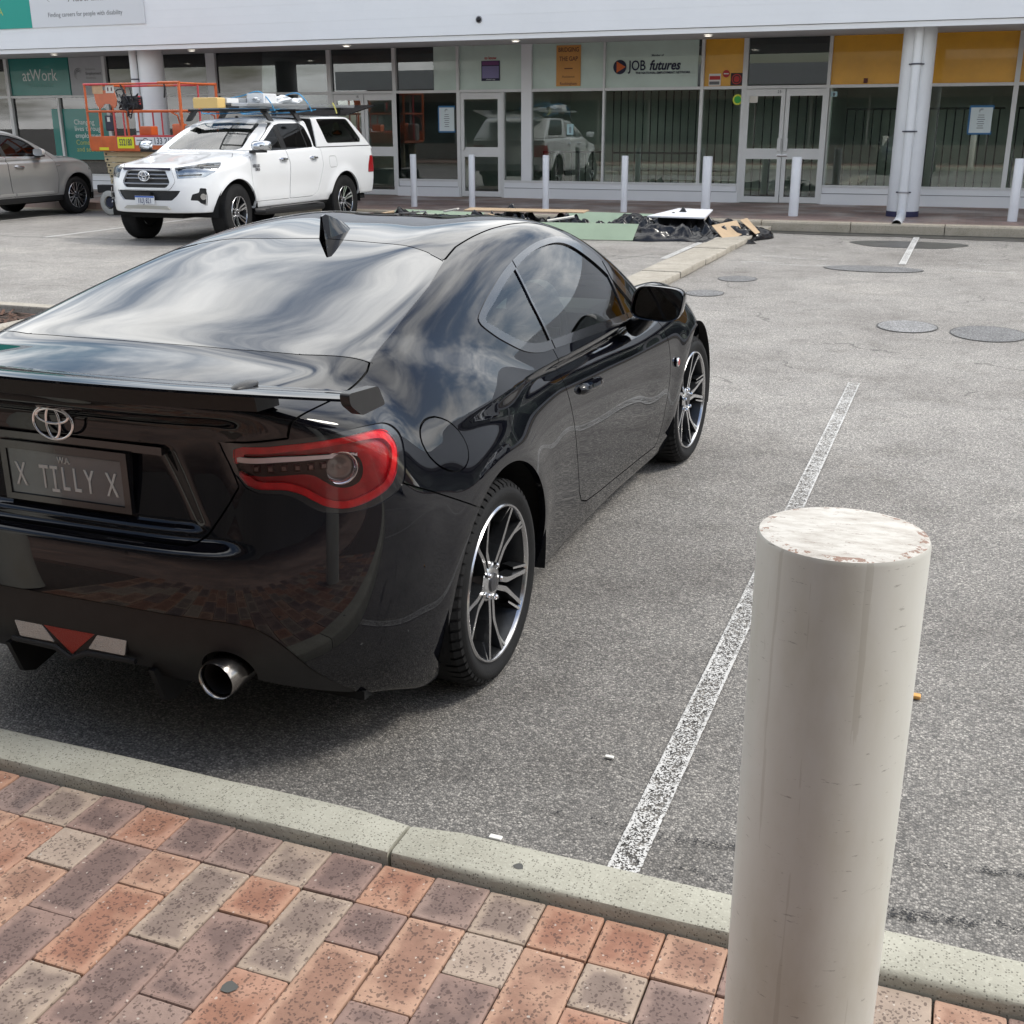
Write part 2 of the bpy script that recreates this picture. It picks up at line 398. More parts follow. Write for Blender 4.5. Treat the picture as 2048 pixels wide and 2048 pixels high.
def paint_mat(name, col, coat_ior=1.6, flake=0., rough=.3, dust=0., base_spec=.4):
    if name in MAT: return MAT[name]
    m, nt, b = new_mat(name)
    setp(b, Base_Color=(*col, 1), Roughness=rough, Metallic=flake, Coat_Weight=1., Coat_Roughness=.012, Coat_IOR=coat_ior, Specular_IOR_Level=base_spec)
    if dust:
        # road film: a thin pale veil that is heavier low on the body
        tc = coords(nt, 'Object'); sp = node(nt, 'ShaderNodeSeparateXYZ'); lnk(nt, tc, sp.inputs[0])
        n = noise(nt, tc, 9, 6, .65); n2 = noise(nt, tc, 260, 2, .6)
        h = math_(nt, 'MULTIPLY', math_(nt, 'SUBTRACT', .75, sp.outputs[2]), 1.3); h.node.use_clamp = True
        fac = math_(nt, 'MULTIPLY', math_(nt, 'MULTIPLY', math_(nt, 'ADD', h, .12), math_(nt, 'MULTIPLY', n, n)), dust)
        fac2 = math_(nt, 'ADD', fac, math_(nt, 'MULTIPLY', math_(nt, 'GREATER_THAN', n2, .74), .10))
        lnk(nt, mixc(nt, fac2, col, (.16, .145, .12)), b.inputs['Base Color'])
        lnk(nt, math_(nt, 'MULTIPLY_ADD', fac, .5, .012), b.inputs['Coat Roughness'])
    MAT[name] = m; return m
def chrome(): return mat('chrome', (.75, .76, .78), .08, 1., rvar=.03, vscale=30)
def rubber(): return mat('tyre_rubber', (.012, .012, .0125), .75, 0, var=.3, vscale=14, bmp=.25, bscale=120, spec=.3)
def blackplastic(): return mat('black_plastic', (.012, .012, .013), .45, 0, var=.25, vscale=20, bmp=.15, bscale=300, spec=.4)
# ------------------------------------------------------------------ ground, kerbs, paving, markings
def asphalt_mat():
    m, nt, b = new_mat('asphalt'); tc = coords(nt, 'Object')
    v = node(nt, 'ShaderNodeTexVoronoi', i_Scale=175.); lnk(nt, tc, v.inputs['Vector'])
    v2 = node(nt, 'ShaderNodeTexVoronoi', i_Scale=62.); lnk(nt, tc, v2.inputs['Vector'])
    sp = node(nt, 'ShaderNodeSeparateColor'); lnk(nt, v.outputs['Color'], sp.inputs[0])
    stone = ramp(nt, sp.outputs[0], [(0, (.105, .103, .100)), (.30, (.150, .146, .140)), (.62, (.210, .203, .193)), (.86, (.275, .266, .25)), (1, (.40, .385, .36))])
    edge = math_(nt, 'GREATER_THAN', v.outputs['Distance'], .56)
    col = mixc(nt, math_(nt, 'MULTIPLY', edge, .45), stone.outputs[0], (.045, .045, .045))
    big = noise(nt, tc, .55, 6, .6); mid = noise(nt, tc, 3.2, 6, .62)
    col = mixc(nt, .85, col, ramp(nt, big, [(.30, (.74, .71, .69)), (.55, (1.01, .99, .97)), (.75, (1.24, 1.20, 1.15))]).outputs[0], 'MULTIPLY')
    col = mixc(nt, .7, col, ramp(nt, mid, [(.30, (.70, .69, .68)), (.5, g3(1.)), (.8, (1.14, 1.13, 1.11))]).outputs[0], 'MULTIPLY')
    # paler, more worn surface away from the bays by the kerb; drip stains near the parked car
    spx = node(nt, 'ShaderNodeSeparateXYZ'); lnk(nt, tc, spx.inputs[0])
    age = node(nt, 'ShaderNodeMapRange', interpolation_type='SMOOTHSTEP', i_1=2.5, i_2=9.0, i_3=1.05, i_4=1.62); lnk(nt, math_(nt, 'ADD', spx.outputs[1], math_(nt, 'MULTIPLY', big, 3.)), age.inputs[0])
    col = mixc(nt, 1., col, age.outputs[0], 'MULTIPLY')
    st = noise(nt, coords(nt, 'Object', (1.2, 3.2, 1)), 1.3, 7, .7); 
    col = mixc(nt, .8, col, ramp(nt, st, [(.27, (.52, .48, .44)), (.36, g3(1.))]).outputs[0], 'MULTIPLY')
    # hairline cracks
    dn = node(nt, 'ShaderNodeTexNoise', i_Scale=1.4, i_Detail=5.); lnk(nt, tc, dn.inputs['Vector'])
    wv = node(nt, 'ShaderNodeVectorMath', operation='MULTIPLY_ADD'); lnk(nt, dn.outputs['Color'], wv.inputs[0]); wv.inputs[1].default_value = (.9, .9, 0); lnk(nt, tc, wv.inputs[2])
    ck = node(nt, 'ShaderNodeTexVoronoi', feature='DISTANCE_TO_EDGE', i_Scale=.42); lnk(nt, wv.outputs[0], ck.inputs['Vector'])
    cm = math_(nt, 'MULTIPLY', math_(nt, 'LESS_THAN', ck.outputs['Distance'], .0035), math_(nt, 'GREATER_THAN', noise(nt, tc, .8, 3), .52))
    cm = math_(nt, 'MULTIPLY', cm, math_(nt, 'GREATER_THAN', spx.outputs[1], 7.2))
    col = mixc(nt, math_(nt, 'MULTIPLY', cm, .42), col, (.03, .03, .028))
    lnk(nt, col, b.inputs['Base Color']); setp(b, Roughness=.85, Specular_IOR_Level=.35)
    hgt = math_(nt, 'ADD', math_(nt, 'MULTIPLY', v.outputs['Distance'], -1.), math_(nt, 'MULTIPLY', v2.outputs['Distance'], -.6))
    bump(nt, b, hgt, .6, .005); MAT['asphalt'] = m; return m
def dark_patch_mat(name, mul):
    m, nt, b = new_mat(name); tc = coords(nt, 'Object')
    v = node(nt, 'ShaderNodeTexVoronoi', i_Scale=150.); lnk(nt, tc, v.inputs['Vector']); sp = node(nt, 'ShaderNodeSeparateColor'); lnk(nt, v.outputs['Color'], sp.inputs[0])
    c = ramp(nt, sp.outputs[0], [(0, g3(.07 * mul)), (.6, (.15 * mul, .15 * mul, .152 * mul)), (1, g3(.30 * mul))])
    c = mixc(nt, .8, c.outputs[0], ramp(nt, noise(nt, tc, 5, 5), [(.3, g3(.8)), (.7, g3(1.15))]).outputs[0], 'MULTIPLY')
    lnk(nt, c, b.inputs['Base Color']); setp(b, Roughness=.8); bump(nt, b, v.outputs['Distance'], .4, .004); MAT[name] = m; return m
def worn_paint_mat(name, hollow, keep):
    """white road paint worn through to the asphalt; local x runs across the stripe from -1 to 1"""
    m, nt, b = new_mat(name); tc = coords(nt, 'Object'); gen = coords(nt, 'Generated')
    sp = node(nt, 'ShaderNodeSeparateXYZ'); lnk(nt, gen, sp.inputs[0])
    d = math_(nt, 'ABSOLUTE', math_(nt, 'MULTIPLY_ADD', sp.outputs[0], 2., -1.))
    v = node(nt, 'ShaderNodeTexVoronoi', i_Scale=240.); lnk(nt, tc, v.inputs['Vector']); vc = node(nt, 'ShaderNodeSeparateColor'); lnk(nt, v.outputs['Color'], vc.inputs[0])
    n = noise(nt, tc, 2.1, 5, .6); n2 = noise(nt, tc, 26, 4, .7)
    edge = node(nt, 'ShaderNodeMapRange', interpolation_type='SMOOTHSTEP', i_1=.62, i_2=.82, i_3=0., i_4=hollow); lnk(nt, d, edge.inputs[0])
    k = math_(nt, 'ADD', math_(nt, 'ADD', edge.outputs[0], keep), math_(nt, 'MULTIPLY_ADD', n, 1.7, -.85))
    k = math_(nt, 'ADD', k, math_(nt, 'MULTIPLY_ADD', n2, 1.1, -.55))
    a = math_(nt, 'GREATER_THAN', k, math_(nt, 'MULTIPLY', vc.outputs[0], 1.))
    # ragged outer edge
    a = math_(nt, 'MULTIPLY', a, math_(nt, 'LESS_THAN', math_(nt, 'ADD', d, math_(nt, 'MULTIPLY', n2, .22)), 1.07))
    lnk(nt, ramp(nt, n2, [(.3, (.46, .455, .44)), (.7, (.64, .635, .62))]).outputs[0], b.inputs['Base Color']); setp(b, Roughness=.75)
    lnk(nt, a, b.inputs['Alpha']); bump(nt, b, v.outputs['Distance'], .5, .004); MAT[name] = m; return m
def concrete_mat(name, c0, c1, speck=.5, sscale=160):
    m, nt, b = new_mat(name); tc = coords(nt, 'Object')
    n = noise(nt, tc, 5, 7, .65); v = node(nt, 'ShaderNodeTexVoronoi', i_Scale=sscale, i_Randomness=1.); lnk(nt, tc, v.inputs['Vector']); vc = node(nt, 'ShaderNodeSeparateColor'); lnk(nt, v.outputs['Color'], vc.inputs[0])
    c = ramp(nt, n, [(.3, c0), (.7, c1)]).outputs[0]
    pit = math_(nt, 'MULTIPLY', math_(nt, 'GREATER_THAN', vc.outputs[0], 1 - .28 * speck), math_(nt, 'LESS_THAN', v.outputs['Distance'], .42))
    c = mixc(nt, math_(nt, 'MULTIPLY', pit, .72), c, (.09, .085, .07))
    lt = math_(nt, 'MULTIPLY', math_(nt, 'LESS_THAN', vc.outputs[1], .10), .22); c = mixc(nt, lt, c, tuple(min(1, q * 1.35) for q in c1))
    lnk(nt, c, b.inputs['Base Color']); setp(b, Roughness=.9, Specular_IOR_Level=.3)
    bump(nt, b, math_(nt, 'SUBTRACT', noise(nt, tc, 90, 4, .6), math_(nt, 'MULTIPLY', pit, .8)), .45, .004); MAT[name] = m; return m
def brick_mat():
    m, nt, b = new_mat('paver_clay'); oi = node(nt, 'ShaderNodeObjectInfo'); tc = coords(nt, 'Object')
    rnd = oi.outputs['Random']
    base = ramp(nt, rnd, [(0, (0.380, 0.220, 0.157)), (.12, (0.278, 0.198, 0.167)), (.26, (0.349, 0.274, 0.217)), (.38, (0.402, 0.251, 0.179)), (.50, (0.263, 0.178, 0.150)), (.62, (0.432, 0.275, 0.202)), (.72, (0.374, 0.296, 0.238)), (.84, (0.258, 0.187, 0.163)), (.93, (0.388, 0.224, 0.154))], 'CONSTANT').outputs[0]
    flash = ramp(nt, rnd, [(0, (0.276, 0.138, 0.093)), (.12, (0.171, 0.120, 0.106)), (.26, (0.197, 0.149, 0.127)), (.38, (0.257, 0.145, 0.105)), (.50, (0.153, 0.105, 0.094)), (.62, (0.273, 0.157, 0.112)), (.72, (0.326, 0.256, 0.207)), (.84, (0.152, 0.115, 0.107)), (.93, (0.264, 0.128, 0.087))], 'CONSTANT').outputs[0]
    # kiln flash: darker cushion inside each brick, with a clean paler rim
    mp = node(nt, 'ShaderNodeVectorMath', operation='ADD'); off = node(nt, 'ShaderNodeCombineXYZ'); lnk(nt, math_(nt, 'MULTIPLY', rnd, 57.), off.inputs[0]); lnk(nt, math_(nt, 'MULTIPLY', rnd, 31.), off.inputs[1]); lnk(nt, tc, mp.inputs[0]); lnk(nt, off.outputs[0], mp.inputs[1]); pv = mp.outputs[0]
    sp = node(nt, 'ShaderNodeSeparateXYZ'); lnk(nt, tc, sp.inputs[0])
    dx = math_(nt, 'SUBTRACT', .0605, math_(nt, 'ABSOLUTE', sp.outputs[0])); wob = math_(nt, 'MULTIPLY_ADD', noise(nt, pv, 30, 3), .03, -.015)
    at = node(nt, 'ShaderNodeAttribute', attribute_type='OBJECT', attribute_name='halflen'); dy = math_(nt, 'SUBTRACT', at.outputs['Fac'], math_(nt, 'ABSOLUTE', sp.outputs[1]))
    dd = math_(nt, 'ADD', math_(nt, 'MINIMUM', dx, dy), wob)
    f1 = node(nt, 'ShaderNodeMapRange', interpolation_type='SMOOTHSTEP', i_1=.004, i_2=.026); lnk(nt, dd, f1.inputs[0])
    f2 = node(nt, 'ShaderNodeMapRange', interpolation_type='SMOOTHSTEP', i_1=.34, i_2=.50); lnk(nt, noise(nt, pv, 7, 3, .5), f2.inputs[0])
    c = mixc(nt, math_(nt, 'MULTIPLY', math_(nt, 'MULTIPLY', f1.outputs[0], f2.outputs[0]), .92), base, flash)
    c = mixc(nt, .55, c, ramp(nt, noise(nt, pv, 22, 6, .7), [(.28, g3(.68)), (.72, g3(1.24))]).outputs[0], 'MULTIPLY')
    v = node(nt, 'ShaderNodeTexVoronoi', i_Scale=230.); lnk(nt, pv, v.inputs['Vector']); vc = node(nt, 'ShaderNodeSeparateColor'); lnk(nt, v.outputs['Color'], vc.inputs[0])
    v3 = node(nt, 'ShaderNodeTexVoronoi', i_Scale=120.); lnk(nt, coords(nt, 'Object', (1, .55, 1)), v3.inputs['Vector']); vc3 = node(nt, 'ShaderNodeSeparateColor'); lnk(nt, v3.outputs['Color'], vc3.inputs[0])
    sk = math_(nt, 'MULTIPLY', math_(nt, 'GREATER_THAN', vc.outputs[0], math_(nt, 'MULTIPLY_ADD', f1.outputs[0], -.10, .94)), .6)
    sk = math_(nt, 'MAXIMUM', sk, math_(nt, 'MULTIPLY', math_(nt, 'MULTIPLY', math_(nt, 'GREATER_THAN', vc3.outputs[0], .86), math_(nt, 'LESS_THAN', v3.outputs['Distance'], .36)), .62))
    c = mixc(nt, sk, c, (.055, .035, .032))
    c = mixc(nt, math_(nt, 'MULTIPLY', math_(nt, 'LESS_THAN', vc.outputs[1], .005), .6), c, (.55, .49, .43))
    lnk(nt, c, b.inputs['Base Color']); setp(b, Roughness=.82, Specular_IOR_Level=.35)
    bump(nt, b, math_(nt, 'SUBTRACT', noise(nt, pv, 120, 4, .6), sk), .4, .003); MAT['paver_clay'] = m; return m
def far_paving_mat():
    m, nt, b = new_mat('far_paving'); tc = coords(nt, 'Object')
    br = node(nt, 'ShaderNodeTexBrick', i_Scale=1., i_Mortar_Size=.004, i_Bias=0.); br.inputs['Brick Width'].default_value = .25; br.inputs['Row Height'].default_value = .125; lnk(nt, tc, br.inputs['Vector'])
    br.inputs['Color1'].default_value = (.36, .245, .205, 1); br.inputs['Color2'].default_value = (.27, .20, .175, 1); br.inputs['Mortar'].default_value = (.20, .17, .155, 1)
    c = mixc(nt, .8, br.outputs['Color'], ramp(nt, noise(nt, tc, 1.6, 6, .65), [(.3, (.7, .72, .74)), (.7, (1.35, 1.32, 1.3))]).outputs[0], 'MULTIPLY')
    lnk(nt, c, b.inputs['Base Color']); lnk(nt, ramp(nt, noise(nt, tc, .9, 5, .6), [(.4, g3(.3)), (.6, g3(.75))]).outputs[0], b.inputs['Roughness']); bump(nt, b, br.outputs['Fac'], -.3, .004); MAT['far_paving'] = m; return m
def sheet(name, pts, z, m, parent=None):
    return mk(name, [(x, y, z) for x, y in pts], [tuple(range(len(pts)))], m, parent)
def strip(name, x0, y0, x1, y1, z, m, label=None):
    """flat stripe whose origin is its middle, so that its worn pattern is laid in its own frame"""
    cx, cy = (x0 + x1) / 2, (y0 + y1) / 2; o = mk(name, [(x0 - cx, y0 - cy, 0), (x1 - cx, y0 - cy, 0), (x1 - cx, y1 - cy, 0), (x0 - cx, y1 - cy, 0)], [(0, 1, 2, 3)], m); o.location = (cx, cy, z); o['kind'] = 'structure'; return o
def site():
    asp = asphalt_mat()
    tag(sheet('ground', [(-300, -300), (300, -300), (300, 300), (-300, 300)], -.004, asp), kind='structure')
    # footpath slabs
    m_near = concrete_mat('kerb_concrete', (.33, .32, .265), (.435, .425, .36), .9, 210)
    m_far = concrete_mat('far_kerb_concrete', (.40, .35, .27), (.52, .46, .37), .4, 120)
    m_div = concrete_mat('divider_concrete', (.30, .275, .23), (.42, .385, .33), .5, 90)
    fp = MB().box((-40, -4.0, -.2), (30, .62, .088)).build('footpath', far_paving_mat()); tag(fp, kind='structure')
    bed = MB().box((-40, .6201, -.2), (30, 1.876, .046)).build('paving_bed', mat('joint_sand', (.11, .085, .07), .95, var=.4, vscale=40, bmp=.6, bscale=200)); tag(bed, kind='structure')
    # brick pavers, one by one
    bmat = brick_mat(); protos = []
    def brick_mesh(hl, seed):
        r = np.random.default_rng(seed); bm = bmesh.new(); bmesh.ops.create_cube(bm, size=1)
        for v in bm.verts: v.co = Vector((v.co.x * .1232 + r.uniform(-.0012, .0012), v.co.y * hl * 2 + r.uniform(-.0012, .0012), (v.co.z - .5) * .06))
        top = [e for e in bm.edges if all(v.co.z > -.01 for v in e.verts)] + [e for e in bm.edges if abs(e.verts[0].co.z - e.verts[1].co.z) > .01]
        bmesh.ops.bevel(bm, geom=top, offset=.0042, segments=2, affect='EDGES', profile=.55)
        me = bpy.data.meshes.new('brick'); bm.to_mesh(me); bm.free(); me.materials.append(bmat); me.polygons.foreach_set('use_smooth', [False] * len(me.polygons)); return me
    P = .1262; X0 = -1.7865; half = [brick_mesh(.0614, s) for s in range(3)]; full = [brick_mesh(.1246, s) for s in range(4)]; first = [brick_mesh(.0665, s) for s in range(3)]
    for k in range(-8, 22):
        xc = X0 + (k + .5) * P; rows = [(1.8085, .0665, first)]
        y = 1.7405
        if k % 2 == 0: rows.append((y - .0625, .0600, half)); y -= .1262
        while y > .66: rows.append((y - .1262, .1232, full)); y -= .2524
        for yc, hl, ms in rows:
            o = bpy.data.objects.new('brick', ms[int(rng.integers(len(ms)))]); COL.objects.link(o); o.parent = bed
            o.location = (xc + rng.uniform(-.001, .001), yc + rng.uniform(-.0012, .0012), .090 + rng.uniform(-.002, .0022)); o.rotation_euler = (rng.uniform(-.006, .006), rng.uniform(-.008, .008), rng.uniform(-.006, .006)); o['halflen'] = hl
    # near kerb
    kb = MB().box((-40, 1.885, -.2), (30, 2.0, .03)).build('kerb', m_near); tag(kb, kind='structure')
    def kerb_stone(x0, x1):
        prof = [(1.8805, .02), (1.8805, .108), (1.8845, .1175), (1.892, .1215), (1.99, .1215), (2.004, .117), (2.012, .105), (2.022, .0)]
        L = x1 - x0; n = max(2, int(L / .12)); V = []
        for i in range(n + 1):
            x = x0 + L * i / n; e = .006 if i in (0, n) else 0
            for j, (y, z) in enumerate(prof): V.append((x, y + (e if y < 1.95 else -e) + rng.uniform(-.0012, .0012), z - (e if z > .05 else 0) + (rng.uniform(-.001, .001) if z > .05 else 0)))
        p = len(prof); F = [(i * p + j, (i + 1) * p + j, (i + 1) * p + j + 1, i * p + j + 1) for i in range(n) for j in range(p - 1)] + [tuple(range(p)), tuple(n * p + j for j in range(p))]
        MB().add(V, F).build('kerb_stone', m_near, kb, smooth=True, angle=40)
    xs = [-12.0, -9.4, -6.6, -3.82, -1.022, 1.78, 4.58, 7.4]
    for a, b_ in zip(xs[:-1], xs[1:]): kerb_stone(a + .0045, b_ - .0045)
    for (x, y, z, r) in ((-.735, 1.93, .1222, .0105), (-1.128, 1.432, .0925, .016)):
        pts = [(x + r * (1 + .25 * rng.uniform(-1, 1)) * math.cos(a), y + r * (1 + .25 * rng.uniform(-1, 1)) * math.sin(a)) for a in np.linspace(0, 2 * math.pi, 15)[:-1]]
        o = sheet('chewing_gum', pts, z, mat('old_gum', (.085, .085, .08), .8)); tag(o, 'flattened grey chewing gum spot on the pale near kerb' if z > .1 else 'flattened grey chewing gum spot on a brown paver', 'chewing gum')
    # far footpath and kerb
    ff = MB().box((-60, 18.86, -.2), (60, 22.86, .150)).build('far_footpath', MAT['far_paving']); tag(ff, kind='structure')
    fk = MB().box((-60, 18.80, -.2), (60, 18.8595, .02)).build('far_kerb', m_far); tag(fk, kind='structure')
    xs = list(np.arange(-3.03 - 1.36 * 8, 9, 1.362))
    for a, b_ in zip(xs[:-1], xs[1:]):
        if -16 < a < 9:
            V = []
            for x in (a + .006, b_ - .006): V += [(x, 18.715, .0), (x, 18.70, .12), (x, 18.71, .146), (x, 18.735, .155), (x, 18.859, .155), (x, 18.859, 0)]
            MB().add(V, [(i, (i + 1) % 6, 6 + (i + 1) % 6, 6 + i) for i in range(6)] + [(0, 1, 2, 3, 4, 5), (6, 7, 8, 9, 10, 11)]).build('kerb_stone', m_far, fk)
    # concrete divider island with its cross joints
    dv = MB().box((-3.29, 8.6, -.2), (-2.86, 18.69, .02)).build('divider_kerb', m_div); tag(dv, kind='structure')
    ys = [8.62, 9.25, 9.9, 10.55, 11.2, 11.85, 12.5, 13.15, 13.8, 14.45, 15.1, 15.75, 16.4, 17.0, 17.6, 18.15, 18.68]
    for a, b_ in zip(ys[:-1], ys[1:]): MB().bbox((-3.30 + rng.uniform(-.006, .006), a + .005, .0), (-2.85 + rng.uniform(-.006, .006), b_ - .005, .072 + rng.uniform(-.004, .006)), .018).build('kerb_stone', m_div, dv)
    # mulch bed and its edging at the far left
    mb_ = MB().box((-11.5, 5.2, -.1), (-7.2, 7.93, .03)).build('garden_bed', mat('mulch_soil', (.045, .028, .02), .95, var=.5, vscale=9, bmp=.8, bscale=30)); tag(mb_, kind='structure')
    MB().bbox((-13.0, 7.94, 0), (-7.05, 8.09, .10), .015).build('kerb_stone', m_div, mb_); MB().bbox((-7.19, 5.2, 0), (-7.05, 7.94, .10), .015).build('kerb_stone', m_div, mb_)
    ch = MB()
    for _ in range(2600):
        c = np.array([rng.uniform(-11.4, -7.25), rng.uniform(5.3, 7.9), rng.uniform(.03, .06)]); a = rng.uniform(0, math.pi); l, ww = rng.uniform(.02, .06), rng.uniform(.006, .016); u = np.array([math.cos(a), math.sin(a), rng.uniform(-.4, .4)]) * l; v = np.array([-math.sin(a), math.cos(a), rng.uniform(-.3, .3)]) * ww
        ch.add([c - u - v, c + u - v, c + u + v, c - u + v], [(0, 1, 2, 3)])
    tag(ch.build('bark_chips', mat('bark', (.085, .045, .03), .9, var=.6, vscale=2.5)), 'loose brown bark chips covering the garden bed', 'mulch', kind='stuff')
    # painted lines
    wl = worn_paint_mat('bay_line_paint', .42, .40); ws_ = worn_paint_mat('far_line_paint', .5, .75); wt = worn_paint_mat('stencil_paint', .0, .10)
    strip('bay_line', -.605, 2.03, -.527, 7.68, .003, wl)
    strip('bay_line', -.70, 14.63, -.615, 18.25, .006, ws_); strip('bay_line', -3.54, 14.3, -3.45, 17.35, .003, ws_)
    for x in (-18.75, -16.02, -13.05): strip('bay_line', x, 14.0, x + .085, 18.72, .0, ws_)
    for x in (2.05, 4.7, 7.35): strip('bay_line', x, 2.07, x + .08, 7.6, .0, wl); strip('bay_line', x, 14.6, x + .085, 18.25, .0, ws_)
    strip('bay_line', -3.33, 2.07, -3.25, 7.6, .0, wl)
    for x0, x1, y0, y1 in ((-2.55, -1.28, 14.12, 14.42), (-2.42, -1.55, 14.86, 15.12), (-.20, .60, 14.20, 14.40), (-.05, .55, 14.95, 15.12), (.9, 2.0, 14.2, 14.45)): strip('faded_stencil', x0, y0, x1, y1, .001, wt)
    # newer surfacing joint on the left and round test-hole patches
    seam = mat('seam_tar', (.075, .074, .072), .8, var=.3)
    o = mk('surface_joint', [(-30, 13.62, .001), (-12.9, 13.985, .001), (-3.5, 14.42, .001), (-3.5, 14.44, .001), (-12.9, 14.005, .001), (-30, 13.64, .001)], [(0, 1, 4, 5), (1, 2, 3, 4)], seam); tag(o, kind='structure')
    pk, pl = dark_patch_mat('patch_dark', 1.0), dark_patch_mat('patch_pale', 1.45)
    for i, (x, y, rx, ry, m) in enumerate(((-2.263, 12.70, .20, .24, pk), (-2.365, 11.48, .18, .22, pk), (.27, 9.96, .285, .37, pk), (-.363, 10.10, .235, .30, pl), (-.95, 14.10, .55, .30, pk))):
        pts = [(x + rx * math.cos(a) * (1 + rng.uniform(-.02, .02)), y + ry * math.sin(a) * (1 + rng.uniform(-.02, .02))) for a in np.linspace(0, 2 * math.pi, 49)[:-1]]
        tag(sheet('asphalt_patch', pts, .001 + .0005 * i, m), kind='structure')
        rim = [(x + (rx + .012) * math.cos(a), y + (ry + .014) * math.sin(a)) for a in np.linspace(0, 2 * math.pi, 49)[:-1]]
        mk('patch_edge', [(p[0], p[1], .0008) for p in rim] + [(p[0], p[1], .0008) for p in pts], [(k, (k + 1) % 48, 48 + (k + 1) % 48, 48 + k) for k in range(48)], seam)['kind'] = 'structure'
    wet = mat('damp_asphalt', (.075, .073, .070), .32, var=.35, vscale=3, bmp=.3, bscale=120)
    for i, (x, y, rx, ry) in enumerate(((-.72, 17.15, .75, .55), (1.4, 18.35, 2.6, .30), (-1.9, 18.45, 1.1, .22))):
        pts = [(x + rx * math.cos(a) * (1 + .12 * math.sin(3 * a + i) + rng.uniform(-.03, .03)), y + ry * math.sin(a) * (1 + .15 * math.cos(2 * a + i))) for a in np.linspace(0, 2 * math.pi, 61)[:-1]]
        tag(sheet('damp_patch', pts, .0005 + .0004 * i, wet), kind='structure')
    gm = MB().box((-14, 18.55, -.05), (12, 18.702, .004)).build('gutter', mat('gutter_grime', (.05, .05, .042), .6, var=.6, vscale=5)); tag(gm, kind='structure')
    # tyre scuffs near the kerb on the right
    for k, pts in enumerate((((-.9, 2.33), (-.45, 2.325), (0, 2.42), (.35, 2.475), (.8, 2.50)), ((-.5, 2.20), (0, 2.222), (.3, 2.27), (.8, 2.33)))):
        c = crv(pts, 8); V = [(p[0], p[1] - .014 - .006 * k, .001) for p in c] + [(p[0], p[1] + .014 + .006 * k, .001) for p in c]; n = len(c)
        o = mk('tyre_scuff', V, [(i, i + 1, n + i + 1, n + i) for i in range(n - 1)], worn_paint_mat('scuff%d' % k, 0, .18)); o['kind'] = 'structure'
        o.data.materials[0].node_tree.nodes['Principled BSDF'].inputs['Base Color'].default_value = (.02, .02, .022, 1)
        for l in list(o.data.materials[0].node_tree.links):
            if l.to_socket.name == 'Base Color': o.data.materials[0].node_tree.links.remove(l)
    # litter
    tag(MB().bbox((.004, 3.258, 0), (.034, 3.282, .012), .005).build('food_crumb', mat('crumb', (.62, .33, .10), .7, var=.3, vscale=60)), 'small orange crumb on the asphalt right of the near bollard', 'crumb').rotation_euler = (0, 0, 0)
    for i, (x, y, s) in enumerate(((-.735, 2.62, .012), (-.885, 2.17, .016))):
        tag(MB().bbox((x - s, y - s * .5, 0), (x + s, y + s * .5, .006), .003).build('paper_scrap', mat('paper_white', (.75, .74, .70), .8)), ('small white paper scrap lying against the near kerb', 'tiny white paper scrap on the asphalt left of the bay line')[1 - i], 'litter')
site()
